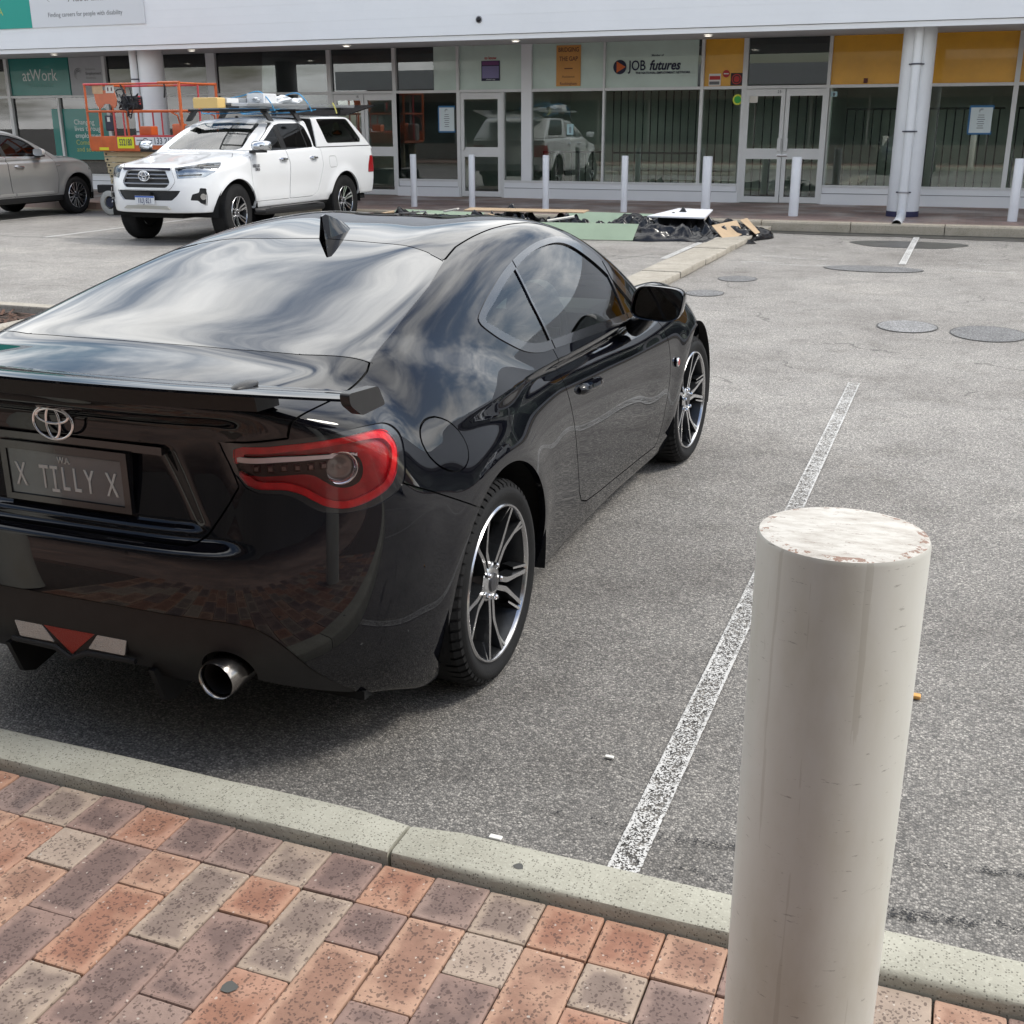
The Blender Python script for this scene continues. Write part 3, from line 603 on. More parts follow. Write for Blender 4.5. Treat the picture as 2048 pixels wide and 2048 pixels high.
# ------------------------------------------------------------------ bollards
def bollard(loc, r, z0, z1, label, m, group, cap=None):
    t = thing('bollard', label, 'bollard', (loc[0], loc[1], 0), 0, group)
    MB().lathe([(z0 - .02, r), (z1 - .006, r), (z1 - .001, r - .002)], 56, axis='z').build('post', m, t, smooth=True, angle=50)
    MB().lathe([(z1 - .001, r - .002), (z1 + .001, r - .010), (z1 + .0015, 0)], 56, axis='z').build('cap', cap or m, t, smooth=True)
    return t
def near_bollard_mats():
    m, nt, b = new_mat('bollard_cream'); tc = coords(nt, 'Object')
    n = noise(nt, coords(nt, 'Object', (1, 1, .35)), 7, 6, .6); c = ramp(nt, n, [(.30, (.52, .505, .43)), (.50, (.59, .585, .53)), (.75, (.63, .63, .59))]).outputs[0]
    sc1 = noise(nt, coords(nt, 'Object', (3.5, 3.5, 22)), 7, 6, .75); z = node(nt, 'ShaderNodeSeparateXYZ'); lnk(nt, tc, z.inputs[0])
    k = math_(nt, 'GREATER_THAN', sc1, .645); c = mixc(nt, math_(nt, 'MULTIPLY', k, .55), c, (.16, .15, .13))
    sp = noise(nt, tc, 65, 3, .6); c = mixc(nt, math_(nt, 'MULTIPLY', math_(nt, 'GREATER_THAN', sp, .77), .8), c, (.10, .085, .07))
    dr = noise(nt, coords(nt, 'Object', (14, 14, .5)), 3, 4, .6); c = mixc(nt, math_(nt, 'MULTIPLY', math_(nt, 'GREATER_THAN', dr, .63), .22), c, (.28, .25, .18))
    lnk(nt, c, b.inputs['Base Color']); setp(b, Roughness=.42, Coat_Weight=.15, Coat_Roughness=.3); bump(nt, b, noise(nt, tc, 40, 5, .6), .08, .003)
    p, nt, b = new_mat('bollard_cap'); tc = coords(nt, 'Object')
    sx = node(nt, 'ShaderNodeSeparateXYZ'); lnk(nt, tc, sx.inputs[0]); rr = math_(nt, 'SQRT', math_(nt, 'ADD', math_(nt, 'POWER', sx.outputs[0], 2.), math_(nt, 'POWER', sx.outputs[1], 2.)))
    n = noise(nt, coords(nt, 'Object', (8, 20, 1)), 2.6, 8, .7); c = ramp(nt, n, [(.25, (.24, .20, .17)), (.40, (.42, .39, .35)), (.58, (.56, .54, .50)), (.78, (.38, .35, .32))]).outputs[0]
    fl = noise(nt, coords(nt, 'Object', (10, 26, 1)), 5, 6, .8); c = mixc(nt, math_(nt, 'MULTIPLY', math_(nt, 'GREATER_THAN', fl, .61), .75), c, (.20, .14, .11))
    rust = math_(nt, 'MULTIPLY', math_(nt, 'GREATER_THAN', rr, .088), math_(nt, 'GREATER_THAN', noise(nt, tc, 60, 5, .75), .555)); c = mixc(nt, math_(nt, 'MULTIPLY', rust, .8), c, (.20, .09, .05))
    lnk(nt, c, b.inputs['Base Color']); setp(b, Roughness=.7); bump(nt, b, fl, .35, .003); return m, p
def street():
    mb, mc = near_bollard_mats()
    # the near bollard and its neighbour along the kerb
    D = 1.30; cx, cy = .308 * D, D; c_, s_ = math.cos(R(21.1692)), math.sin(R(21.1692)); bx, by = cx * c_ - cy * s_, cx * s_ + cy * c_
    bollard((bx, by), .1015, .088, 1.6244 - .3617 * D, 'thick cream-white steel bollard with a scuffed flat top, nearest the camera', mb, 'bollards by the near kerb', mc)
    bollard((bx - 2.9, by), .1015, .088, 1.139, 'cream-white bollard on the near footpath left of the picture, mirrored in the coupe bumper', mb, 'bollards by the near kerb', mc)
    wm = mat('bollard_white', (.72, .73, .75), .35, 0, var=.06, vscale=4, coat=.2); rows = [(-9.59, .0575, 'slim white bollard in front of the window with a blue-taped notice'), (-8.425, .0575, 'slim white bollard in front of the single glass door'), (-7.007, .0575, 'slim white bollard in front of the window with the orange poster'), (-5.57, .0575, 'slim white bollard below the job network sign'), (-4.143, .079, 'thick white bollard in front of the window left of door 23'), (-2.68, .079, 'thick white bollard in front of double door 23'), (.658, .072, 'white bollard right of the round pillar with the downpipe')]
    for x, r, lb in rows: bollard((x, 19.8), r, .15, 1.08, lb, wm, 'bollards along the far footpath')
street()
# ------------------------------------------------------------------ the row of shops across the car park
YF = 22.877
def F_(x, z, d=0.): return (x, YF - d, z)
def flat(name, x0, x1, z0, z1, d, m, parent=None, th=.004):
    return MB().box((x0, YF - d - th, z0), (x1, YF - d, z1)).build(name, m, parent)
def wtext(name, body, x, z, size, m, parent=None, d=.03, **k):
    return text(name, body, size, m, parent, frame((x, YF - d, z), (1, 0, 0), (0, 0, 1)), ext=.0008, **k)
def shops():
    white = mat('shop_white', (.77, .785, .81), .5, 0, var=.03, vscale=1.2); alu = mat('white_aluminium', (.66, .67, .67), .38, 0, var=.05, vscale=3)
    glass = glass_mat('shop_glass', (.84, .89, .85), 1.95); dkglass = glass_mat('dark_shop_glass', (.42, .46, .46), 1.85)
    film = mat('pale_film', (.52, .63, .57), .35, 0, var=.10, vscale=1.5, coat=.6); amber = mat('amber_film', (.74, .37, .02), .38, 0, var=.12, vscale=2, coat=.6)
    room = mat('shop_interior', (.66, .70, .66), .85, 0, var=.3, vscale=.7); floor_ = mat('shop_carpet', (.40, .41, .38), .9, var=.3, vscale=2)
    B = thing('shop_building', 'long white single-storey row of shops with glass fronts under a deep verandah', 'building', (0, 0, 0))
    # shell
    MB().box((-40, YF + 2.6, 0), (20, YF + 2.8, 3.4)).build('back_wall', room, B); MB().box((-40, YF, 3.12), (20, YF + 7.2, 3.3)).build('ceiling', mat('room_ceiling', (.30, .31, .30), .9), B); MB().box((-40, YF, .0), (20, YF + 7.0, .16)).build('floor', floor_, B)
    for x in (-38, -26, -18.86, -8.5, -4.2 + 1.6, 6.0, 18): MB().box((x - .06, YF + .02, .16), (x + .06, YF + 7, 3.12)).build('party_wall', room, B)
    # header over the windows, verandah soffit and fascia
    MB().box((-40, YF - .05, 3.09), (20, YF + .1, 3.4)).build('header', white, B)
    so_ = MB()
    xs = np.arange(-40, 20.1, 2.4)
    for a, b in zip(xs[:-1], xs[1:]):
        for y0, y1, z0, z1 in ((19.72, 21.26, 2.985, 3.035), (21.27, 22.83, 3.036, 3.088)):
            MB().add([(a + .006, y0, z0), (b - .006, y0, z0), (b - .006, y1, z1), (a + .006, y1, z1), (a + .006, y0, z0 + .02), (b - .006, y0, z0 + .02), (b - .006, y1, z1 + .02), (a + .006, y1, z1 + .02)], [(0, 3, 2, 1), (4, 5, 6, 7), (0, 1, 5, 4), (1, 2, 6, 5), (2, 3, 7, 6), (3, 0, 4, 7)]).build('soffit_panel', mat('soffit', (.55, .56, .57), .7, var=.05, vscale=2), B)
    MB().box((-40, 19.75, 3.12), (20, YF, 3.2)).build('verandah_roof', mat('roof_dark', (.12, .12, .12), .8), B)
    fas = MB()
    fas.box((-40, 19.66, 2.975), (20, 19.715, 3.052)); fz = 3.060
    fas.build('fascia_edge', white, B)
    k = 0
    while fz < 4.6:
        MB().box((-40, 19.62 + (.0012 if k % 2 else 0), fz), (20, 19.70, fz + .1494)).build('cladding_board', white, B); fz += .150; k += 1
    # window grid
    up = [(-26, -21.75), (-21.66, -18.88), (-18.80, -16.05), (-15.82, -13.025), (-12.93, -11.48), (-11.40, -10.03), (-9.97, -8.61), (-8.39, -6.91), (-6.87, -4.99), (-4.93, -4.20), (-4.11, -2.66), (-2.60, -1.10), (-1.03, .50), (.58, 2.4), (2.46, 4.3), (4.36, 6.2), (6.3, 9)]
    dn = [(-26, -21.75), (-21.66, -20.30), (-20.24, -18.88), (-18.80, -16.05), (-15.82, -13.025), (-11.40, -10.03), (-8.985, -8.61), (-8.39, -6.91), (-6.87, -4.99), (-4.93, -4.24), (-2.56, -1.10), (-1.03, .50), (.58, 2.4), (2.46, 4.3), (4.36, 6.2), (6.3, 9)]
    doors = [(-12.90, -11.43, 2), (-9.95, -9.04, 1), (-4.13, -2.63, 2)]
    def rect_frame(x0, x1, z0, z1, w=.045, d=.05):
        b = MB(); b.box((x0 - w, YF - d, z0 - w), (x1 + w, YF + .02, z0)); b.box((x0 - w, YF - d, z1), (x1 + w, YF + .02, z1 + w)); b.box((x0 - w, YF - d, z0), (x0, YF + .02, z1)); b.box((x1, YF - d, z0), (x1 + w, YF + .02, z1)); return b
    # upright and cross members as single bars
    xm = sorted(set([round((a[1] + b[0]) / 2, 3) for a, b in zip(up[:-1], up[1:])]))
    gaps = {round((a[1] + b[0]) / 2, 3): (b[0] - a[1]) for a, b in zip(up[:-1], up[1:])}
    dl = [(d0, d1) for d0, d1, n in doors]
    for x in xm:
        g = gaps[x]; lo = .16 if any(abs(x - e) < .16 for d in dl for e in d) else .47
        if any(d0 + .2 < x < d1 - .2 for d0, d1 in dl): lo = 2.26
        MB().box((x - g / 2, YF - .06, lo), (x + g / 2, YF + .04, 3.089)).build('mullion', alu if g < .15 else white, B)
    for x, w_ in ((-20.27, .06), (-9.015, .05)): MB().box((x - w_ / 2, YF - .058, .49 if x < -15 else .16), (x + w_ / 2, YF + .04, 2.2)).build('mullion', alu, B)
    for (a, b) in up: MB().box((a, YF - .05, 2.205), (b, YF + .03, 2.258)).build('transom', alu, B)
    sills = [(-26, -12.97), (-11.43, -9.99), (-8.99, -4.17), (-2.60, 9)]
    for a, b in sills:
        MB().box((a, YF - .062, .455), (b, YF + .05, .497)).build('sill', alu, B); MB().box((a, YF - .045, .352), (b, YF + .05, .4545)).build('riser_upper', white, B); MB().box((a, YF - .075, .14), (b, YF + .05, .338)).build('riser', white, B); MB().box((a, YF - .03, .338), (b, YF + .04, .352)).build('riser_groove', mat('groove', (.25, .25, .26), .7), B)
    # panes
    fl = {(-8.39, -6.91): film, (-9.97, -8.61): film, (-2.60, -1.10): amber, (-1.03, .50): amber, (-4.93, -4.20): amber, (.58, 2.4): amber, (2.46, 4.3): amber}
    for a, b in up:
        m = fl.get((a, b))
        if (a, b) == (-11.40, -10.03):
            flat('window_pane', a, -10.56, 2.26, 3.088, -.015, dkglass, B); flat('window_pane', -10.555, b, 2.26, 3.088, -.015, film, B)
        elif (a, b) == (-6.87, -4.99):
            flat('window_pane', a, -5.06, 2.26, 3.088, -.015, film, B); flat('window_pane', -5.055, b, 2.26, 3.088, -.015, dkglass, B)
        elif (a, b) == (-21.66, -18.88):
            flat('window_pane', a, -19.872, 2.26, 3.088, -.015, mat('teal_vinyl', (.0, .19, .165), .4, var=.06, vscale=1.5, coat=.4), B); flat('window_pane', -19.868, b, 2.26, 3.088, -.015, mat('grey_vinyl', (.42, .43, .45), .45, var=.04), B)
        else: flat('window_pane', a, b, 2.26, 3.088, -.015, m or dkglass, B)
    for a, b in dn: flat('window_pane', a, b, .498, 2.204, -.015, glass if a > -9 else dkglass if a > -19 else glass, B)
    teal = MAT['teal_vinyl']
    # hinged doors
    for d0, d1, n in doors:
        w_ = (d1 - d0) / n
        [MB().box((q, YF - .065, .15), (q + .03, YF + .04, 2.204)).build('door_jamb', alu, B) for q in (d0 - .03, d1)]
        for k in range(n):
            a, b = d0 + k * w_ + .006, d0 + (k + 1) * w_ - .006
            D = MB()
            for x0, x1, z0, z1 in ((a, a + .075, .165, 2.195), (b - .075, b, .165, 2.195), (a + .075, b - .075, .165, .27), (a + .075, b - .075, .955, 1.145), (a + .075, b - .075, 2.075, 2.195)): D.box((x0, YF - .055, z0), (x1, YF - .012, z1))
            o = D.build('door', alu, B)
            for z0, z1 in ((.27, .955), (1.145, 2.075)): flat('door_glass', a + .075, b - .075, z0, z1, .028, glass, o)
            hx = b - .055 if (n == 2 and k == 0) or n == 1 and False else a + .055
            MB().bbox((hx - .035, YF - .10, 1.09), (hx + .035, YF - .055, 1.33), .01).build('door_handle', alu, o)
            if n == 2 and k == 0: MB().bbox((b - .09, YF - .085, 1.0), (b + .11, YF - .055, 1.035), .008).build('door_bolt', chrome(), o)
    tb = mat('number_black', (.03, .03, .035), .6)
    wtext('door_number', '23', -3.50, 2.145, .075, tb, B, d=.057); wtext('door_number', '1B', -12.32, 2.145, .07, tb, B, d=.057)
    # black security grille standing inside the right-hand windows
    bar_m = mat('grille_black', (.012, .012, .013), .5)
    def grille(x0, x1, step, z0, z1, name_lab, rails=(), y=23.3):
        t = thing('window_grille', name_lab, 'grille', (0, 0, 0), 0, 'black bar grilles behind the shop windows')
        x = x0
        while x <= x1 + 1e-6: MB().tube([(x, y, z0), (x, y, z1)], .013, 8).build('bar', bar_m, t, smooth=True); x += step
        for z in rails: MB().box((x0, y - .012, z - .018), (x1, y + .012, z + .018)).build('rail', bar_m, t)
    grille(-8.3, -7.0, .152, .17, 1.07, 'low black bar grille inside the window with the orange poster', (1.05, .25)); grille(-6.82, -5.05, .152, .17, 2.2, 'tall black bar grille inside the window under the job network sign', (1.04, .25)); grille(-4.9, -4.3, .152, .17, 2.2, 'black bar grille inside the narrow window left of door 23', (.25,)); grille(-4.0, -2.75, .16, .17, 2.2, 'black bar grille inside double door 23', (.25,)); grille(-2.3, -1.3, .155, .17, 1.86, 'black bar grille inside the window left of the round pillar', (1.84, .25)); grille(-.85, .42, .148, .17, 1.86, 'black bar grille inside the window right of the round pillar', (1.84, .25))
    grille(.65, 2.3, .15, .17, 1.86, 'black bar grille inside the window at the far right edge', (1.84, .25))
    # verandah pillars with downpipes
    pw = mat('pillar_white', (.70, .715, .73), .4, 0, var=.05, vscale=2); band = mat('pipe_clip', (.06, .06, .08), .5); navy = mat('navy_band', (.025, .025, .075), .5)
    for x, lb, pdx in ((-1.0, 'thick round white verandah pillar with a downpipe and dark blue base band', 0.), (-15.62, 'thick round white verandah pillar with a downpipe behind the orange lift', -.26)):
        t = thing('verandah_pillar', lb, 'pillar', (x, 20.35, 0), 0, 'verandah pillars of the shop row')
        MB().lathe([(.235, .252), (3.03, .252)], 48, axis='z').build('shaft', pw, t, smooth=True); MB().lathe([(.15, .256), (.235, .256), (.236, .252)], 48, axis='z').build('base_band', navy, t, smooth=True)
        px, py = pdx, -.305 if pdx == 0 else -.21
        d = MB().tube([(px, py, 3.02), (px, py, .30), (px + .003, py - .02, .22), (px + .01, py - .14, .165), (px + .015, py - 1.335 if pdx == 0 else py - .2, .135)], .0725, 20, cap=False).build('downpipe', pw, t, smooth=True)
        MB().lathe([(-.001, .058), (.25, .055)], 20, axis='y', c=(px + .015, py - (1.335 if pdx == 0 else .2), .135)).build('pipe_bore', mat('pipe_inside', (.10, .085, .07), .8), d, smooth=True)
        for z in (2.465, 1.47, .54): MB().lathe([(z - .012, .074), (z - .012, .082), (z + .012, .082), (z + .012, .074)], 20, axis='z', c=(px, py, 0)).build('pipe_clip', band if z > 1 else mat('clip_grey', (.3, .3, .31), .4), d, smooth=True); MB().box((px - .115, py + .02, z - .01), (px + .115, py + .05, z + .01)).build('pipe_clip', band, d)
    # downlights let into the soffit
    for i, x in enumerate((-22.5, -18.23, -14.79, -11.3, -7.88, -4.41, -.95, 2.5)):
        t = thing('downlight', [('lit round downlight in the soffit left of the teal window sign', 'lit round downlight in the soffit above the teal window sign')[i] if i < 2 else 'lit round downlight in the soffit over the footpath, number %s from the left' % ('two', 'three', 'four', 'five', 'six', 'seven')[i - 2]][0], 'light', (x, 20.6, 3.005), 0, 'downlights in the verandah soffit')
        MB().lathe([(-.006, .085), (-.016, .080), (-.014, .062)], 28, axis='z').build('bezel', white, t, smooth=True); MB().lathe([(-.0125, .062), (-.0125, 0)], 28, axis='z').build('diffuser', mat('lamp_glow', (1., .93, .80), .5, emit=2.5), t)
    # security camera on the fascia
    t = thing('security_camera', 'small dark dome camera on the white fascia', 'camera', (-8.175, 19.62, 3.293))
    MB().lathe([(0, .058), (-.012, .058), (-.016, .05)], 28, axis='y').build('mount', mat('cam_ring', (.3, .3, .32), .4), t, smooth=True); MB().lathe([(-.016 - .045 * math.sin(a), .046 * math.cos(a)) for a in np.linspace(0, math.pi / 2, 8)], 28, axis='y').build('dome', mat('cam_dome', (.01, .01, .012), .08), t, smooth=True)
    # ---------------- signs and notices
    def sign(name, label, x0, x1, z0, z1, d, m, th=.006, cat='sign', group=None):
        o = MB().box((x0, YF - d - th, z0), (x1, YF - d, z1)).build(name, m); return tag(o, label, cat, group)
    wt = mat('vinyl_white', (.72, .76, .74), .5); gr_ = mat('vinyl_grey', (.13, .135, .14), .5); lime = mat('vinyl_lime', (.42, .46, .10), .5); nvy = mat('vinyl_navy', (.016, .018, .05), .5); org = mat('vinyl_orange', (.62, .13, .025), .5); redv = mat('vinyl_red', (.45, .03, .03), .5)
    d = .0
    a = sign('window_sign', 'teal window sign reading atWork Australia in pale lettering', -21.62, -19.89, 2.275, 3.075, .0, teal)
    wtext('lettering', 'atWork', -20.76, 2.70, .37, wt, a, d=.0075, sx=.86); wtext('lettering', 'AUSTRALIA', -20.75, 2.483, .115, mat('vinyl_dim', (.06, .24, .20), .5), a, d=.0075, space=1.35)
    a = sign('window_sign', 'grey window sign with a swirl mark and small employment lettering', -19.86, -18.90, 2.275, 3.075, .0, MAT['grey_vinyl'])
    wtext('lettering', 'Employment', -19.18, 2.726, .088, gr_, a, d=.0075, bold=.002); wtext('lettering', 'Australia', -19.26, 2.63, .08, mat('vinyl_midgrey', (.24, .245, .25), .5), a, d=.0075); wtext('lettering', 'Inclusive', -19.26, 2.82, .08, MAT['vinyl_midgrey'], a, d=.0075)
    sw = MB()
    def swirl(cx, cz, s, y, m, par):
        b = MB()
        for r0, a0, a1, t0 in ((1.0, 30, 250, .10), (.72, 20, 230, .16), (.45, 10, 200, .12)):
            n = 24; V = []
            for i in range(n + 1):
                t = i / n; aa = R(a0 + (a1 - a0) * t); wd = t0 * math.sin(math.pi * t) * .6 + .01
                for rr in (r0 - wd, r0 + wd): V.append((cx + s * rr * math.cos(aa), y, cz + s * rr * math.sin(aa)))
            b.add(V, [(2 * i, 2 * i + 1, 2 * i + 3, 2 * i + 2) for i in range(n)])
        return b.build('swirl_mark', m, par)
    swirl(-19.60, 2.72, .125, YF - .0075, gr_, a)
    a = sign('window_sign', 'teal panel behind glass reading Changing lives through employment', -20.23, -18.90, .82, 1.96, -.010, teal, th=.003)
    for s_, z, m in (('Changing', 1.66, wt), ('lives through', 1.515, wt), ('employment', 1.36, wt), ('Come in', 1.205, lime), ('and see us', 1.05, lime)): text('lettering', s_, .16, m, a, frame((-19.92, YF + .0055, z), (1, 0, 0), (0, 0, 1)), ext=.0005, align='LEFT')
    tag(flat('window_vinyl', -20.55, -20.31, .82, 1.96, -.010, teal, None, .003), 'narrow teal strip behind the glass beside the silhouette figure', 'sign')
    # life-size figure silhouette printed behind the glass
    fig = [(-.28, 0), (.28, 0), (.30, .55), (.36, .95), (.33, 1.22), (.24, 1.36), (.10, 1.43), (.10, 1.50), (.15, 1.58), (.155, 1.72), (.09, 1.83), (0, 1.86), (-.09, 1.83), (-.155, 1.72), (-.15, 1.58), (-.10, 1.50), (-.10, 1.43), (-.24, 1.36), (-.34, 1.22), (-.37, .95), (-.30, .55)]
    o = MB().prism([(u, v) for u, v in rpoly(fig, .05)], 23.93, 23.96, lambda u, v, d_: (-22.11 + u, d_, v + .16)).build('cutout_figure', mat('figure_print', (.045, .055, .05), .7, var=.2)); tag(o, 'dark life-size cut-out of a standing figure behind the shop glass', 'display')
    o = MB().box((-21.6, 24.4, .16), (-20.6, 24.43, 1.95)).build('display_screen', mat('screen_olive', (.20, .22, .17), .7, var=.2, vscale=1)); tag(o, 'pale olive display screen behind the silhouette figure', 'display')
    # posters
    a = sign('poster', 'blue and purple poster on the pale pane above the single glass door', -9.49, -9.09, 2.42, 2.80, .0, nvy, cat='poster'); sign_in = MB().box((-9.47, YF - .008, 2.47), (-9.11, YF - .0065, 2.70)).build('print', mat('poster_violet', (.22, .20, .38), .5), a); MB().box((-9.47, YF - .008, 2.715), (-9.11, YF - .0065, 2.79)).build('print', mat('poster_plum', (.16, .05, .16), .5), a); wtext('lettering', 'to know', -9.29, 2.85, .075, redv, a, d=.008, bold=.002); wtext('lettering', 'a better way', -9.29, 2.447, .04, wt, a, d=.008)
    a = sign('poster', 'orange poster reading Bridging The Gap on the pale pane', -7.89, -7.385, 2.30, 3.05, .0, mat('poster_orange', (.62, .30, .08), .5, var=.06), cat='poster')
    br = mat('poster_brown', (.14, .05, .03), .5)
    wtext('lettering', 'BRIDGING', -7.637, 2.965, .115, br, a, d=.0075, sx=.80, bold=.002); wtext('lettering', 'THE GAP', -7.637, 2.80, .115, br, a, d=.0075, sx=.82, bold=.002); MB().box((-7.72, YF - .0075, 2.615), (-7.55, YF - .0062, 2.635)).build('print', br, a); wtext('lettering', 'Assistance', -7.637, 2.475, .062, br, a, d=.0075); wtext('lettering', 'Rockingham', -7.637, 2.345, .072, br, a, d=.0075, bold=.001)
    a = tag(MB().lathe([(0, .131), (-.004, .131), (-.004, 0)], 40, axis='y', c=(-6.592, YF, 2.632)).build('logo_disc', nvy), 'round navy mark with an orange triangle on the pale pane', 'sign'); MB().prism([(-6.655, 2.735), (-6.655, 2.530), (-6.475, 2.632)], YF - .0055, YF - .0042, lambda u, v, q: (u, q, v)).build('triangle', org, a)
    a = wtext('lettering', 'JOB', -6.415, 2.645, .255, nvy, None, d=.004, align='LEFT', sx=.80, bold=.003); tag(a, 'large navy lettering JOB futures on the pale pane', 'lettering')
    wtext('lettering', 'futures', -6.01, 2.645, .245, nvy, a, d=.004, align='LEFT', sx=.86, shear=.28, bold=.006); wtext('lettering', 'THE NATIONAL EMPLOYMENT NETWORK', -5.74, 2.516, .056, nvy, a, d=.004, bold=.0015); wtext('lettering', 'Member of', -5.85, 2.828, .052, nvy, a, d=.004, bold=.001)
    def notice(label, x0, x1, z0, z1, tape=None, tint=(.62, .70, .72)):
        a = sign('notice', label, x0, x1, z0, z1, .0, mat('notice_paper' + label[:12], tint, .6), cat='notice', group='notices stuck on the shop glass')
        n = 7
        for i in range(n):
            z = z1 - (z1 - z0) * (.30 + .085 * i); w_ = (x1 - x0) * (.34 if i else .38) * (.6 + .4 * ((i * 37) % 5) / 5); cx = (x0 + x1) / 2
            MB().box((cx - w_ / 2 * 1.2, YF - .0075, z - .006), (cx + w_ / 2 * 1.2, YF - .0062, z + .006)).build('text_line', mat('ink', (.16, .18, .20), .6), a)
        swirl((x0 + x1) / 2, z1 - (z1 - z0) * .14, (x1 - x0) * .12, YF - .0075, mat('ink'), a)
        if tape: MB().box((x0 - .02, YF - .0055, z1 - .03), (x1 + .02, YF - .005, z1 + .035)).box((x0 - .02, YF - .0055, z0 - .03), (x1 + .02, YF - .005, z0 + .03)).box((x0 - .03, YF - .0052, z0), (x0 + .03, YF - .0048, z1)).build('tape', mat('blue_tape', (.02, .13, .30), .5), a)
    notice('pale notice with blue tape in the window left of the single door', -10.447, -10.11, 1.46, 1.92, True); notice('small white and aqua card on the window below the orange poster', -7.654, -7.517, 1.39, 1.593, None, (.42, .62, .66)); notice('pale notice with blue tape right of the round pillar', -.145, .212, 1.425, 1.85, True); notice('small white card in the top corner right of double door 23', -2.576, -2.464, 2.055, 2.142)
    sign('sticker', 'small cream sticker at the top left of double door 23', -4.074, -3.893, 1.96, 2.086, .032, mat('sticker_cream', (.66, .64, .58), .5), cat='sticker', th=.002)
    a = tag(MB().lathe([(0, .095), (-.003, .095), (-.003, 0)], 32, axis='y', c=(-4.278, YF + .006, 2.018)).build('sticker', mat('sticker_yellow', (.62, .66, .06), .5)), 'round yellow and green sticker on the narrow window left of door 23', 'sticker'); MB().lathe([(-.0031, .066), (-.0045, .066), (-.0045, 0)], 28, axis='y', c=(-4.278, YF + .006, 2.018)).build('print', mat('sticker_green', (.04, .40, .06), .5), a)
    a = sign('sticker', 'white and red alarm sticker low on the amber pane', -4.842, -4.616, 2.27, 2.48, .0, mat('sticker_white', (.7, .68, .66), .5), cat='sticker', th=.003); MB().box((-4.83, YF - .0045, 2.375), (-4.628, YF - .0032, 2.44)).build('print', redv, a); MB().box((-4.83, YF - .0045, 2.29), (-4.64, YF - .0032, 2.345)).build('print', gr_, a)
    a = tag(MB().lathe([(0, .066), (-.003, .066), (-.003, 0)], 28, axis='y', c=(-4.518, YF, 2.478)).build('sticker', redv), 'round red sticker in the middle of the amber pane', 'sticker')
    MB().box((-4.565, YF - .0045, 2.468), (-4.471, YF - .0032, 2.488)).build('print', MAT['sticker_white'], a)
    a = sign('sticker', 'square black and red sticker in the lower corner of the amber pane', -4.429, -4.21, 2.268, 2.488, .0, mat('sticker_dark', (.03, .015, .015), .5), cat='sticker', th=.003); MB().lathe([(0, .092), (-.0012, .092), (-.0012, .075)], 28, axis='y', c=(-4.318, YF - .0032, 2.38)).build('print', redv, a); MB().lathe([(0, .055), (-.0012, .055), (-.0012, 0)], 20, axis='y', c=(-4.318, YF - .0032, 2.38)).build('print', redv, a)
    tag(MB().bbox((-2.02, YF - .02, 2.28), (-1.95, YF, 2.36), .01).build('lock_tag', mat('tag_maroon', (.10, .02, .02), .5)), 'tiny maroon tag on the amber pane left of the round pillar', 'tag')
    # goods on the floor inside
    a = thing('storage_box', 'white and red storage box on the floor behind the window right of door 23', 'box', (-2.13, 23.55, .16)); MB().bbox((-.16, -.12, 0), (.16, .12, .22), .01).build('base', mat('box_red', (.45, .03, .035), .5), a); MB().bbox((-.165, -.125, .2205), (.165, .125, .36), .01).build('lid', mat('box_white', (.6, .6, .6), .5), a)
    # signs up on the fascia
    Yf = 19.62
    def ftext(b_, x, z, sz, m, par, **k): return text('lettering', b_, sz, m, par, frame((x, Yf - .0275, z), (1, 0, 0), (0, 0, 1)), ext=.0008, **k)
    a = tag(MB().box((-17.80, Yf - .026, 3.438), (-15.075, Yf - .002, 4.45)).build('fascia_sign', mat('sign_white', (.64, .655, .68), .45)), 'white fascia sign reading Finding careers for people with disability', 'sign')
    ftext('Finding careers for people with disability', -16.48, 3.655, .118, gr_, a, sx=.93); ftext('Australia', -16.42, 3.955, .24, MAT['vinyl_midgrey'], a); swirl(-17.23, 4.05, .17, Yf - .0275, MAT['vinyl_midgrey'], a); ftext('Inclusive Employment', -16.0, 4.22, .2, gr_, a)
    a = tag(MB().box((-21.4, Yf - .026, 3.438), (-17.804, Yf - .002, 4.45)).build('fascia_sign', mat('sign_teal', (.0, .30, .24), .45)), 'teal fascia sign at the top left with pale yellow lettering', 'sign'); ftext('AUSTRALIA', -18.50, 3.75, .20, lime, a, align='RIGHT', space=1.2)
shops()
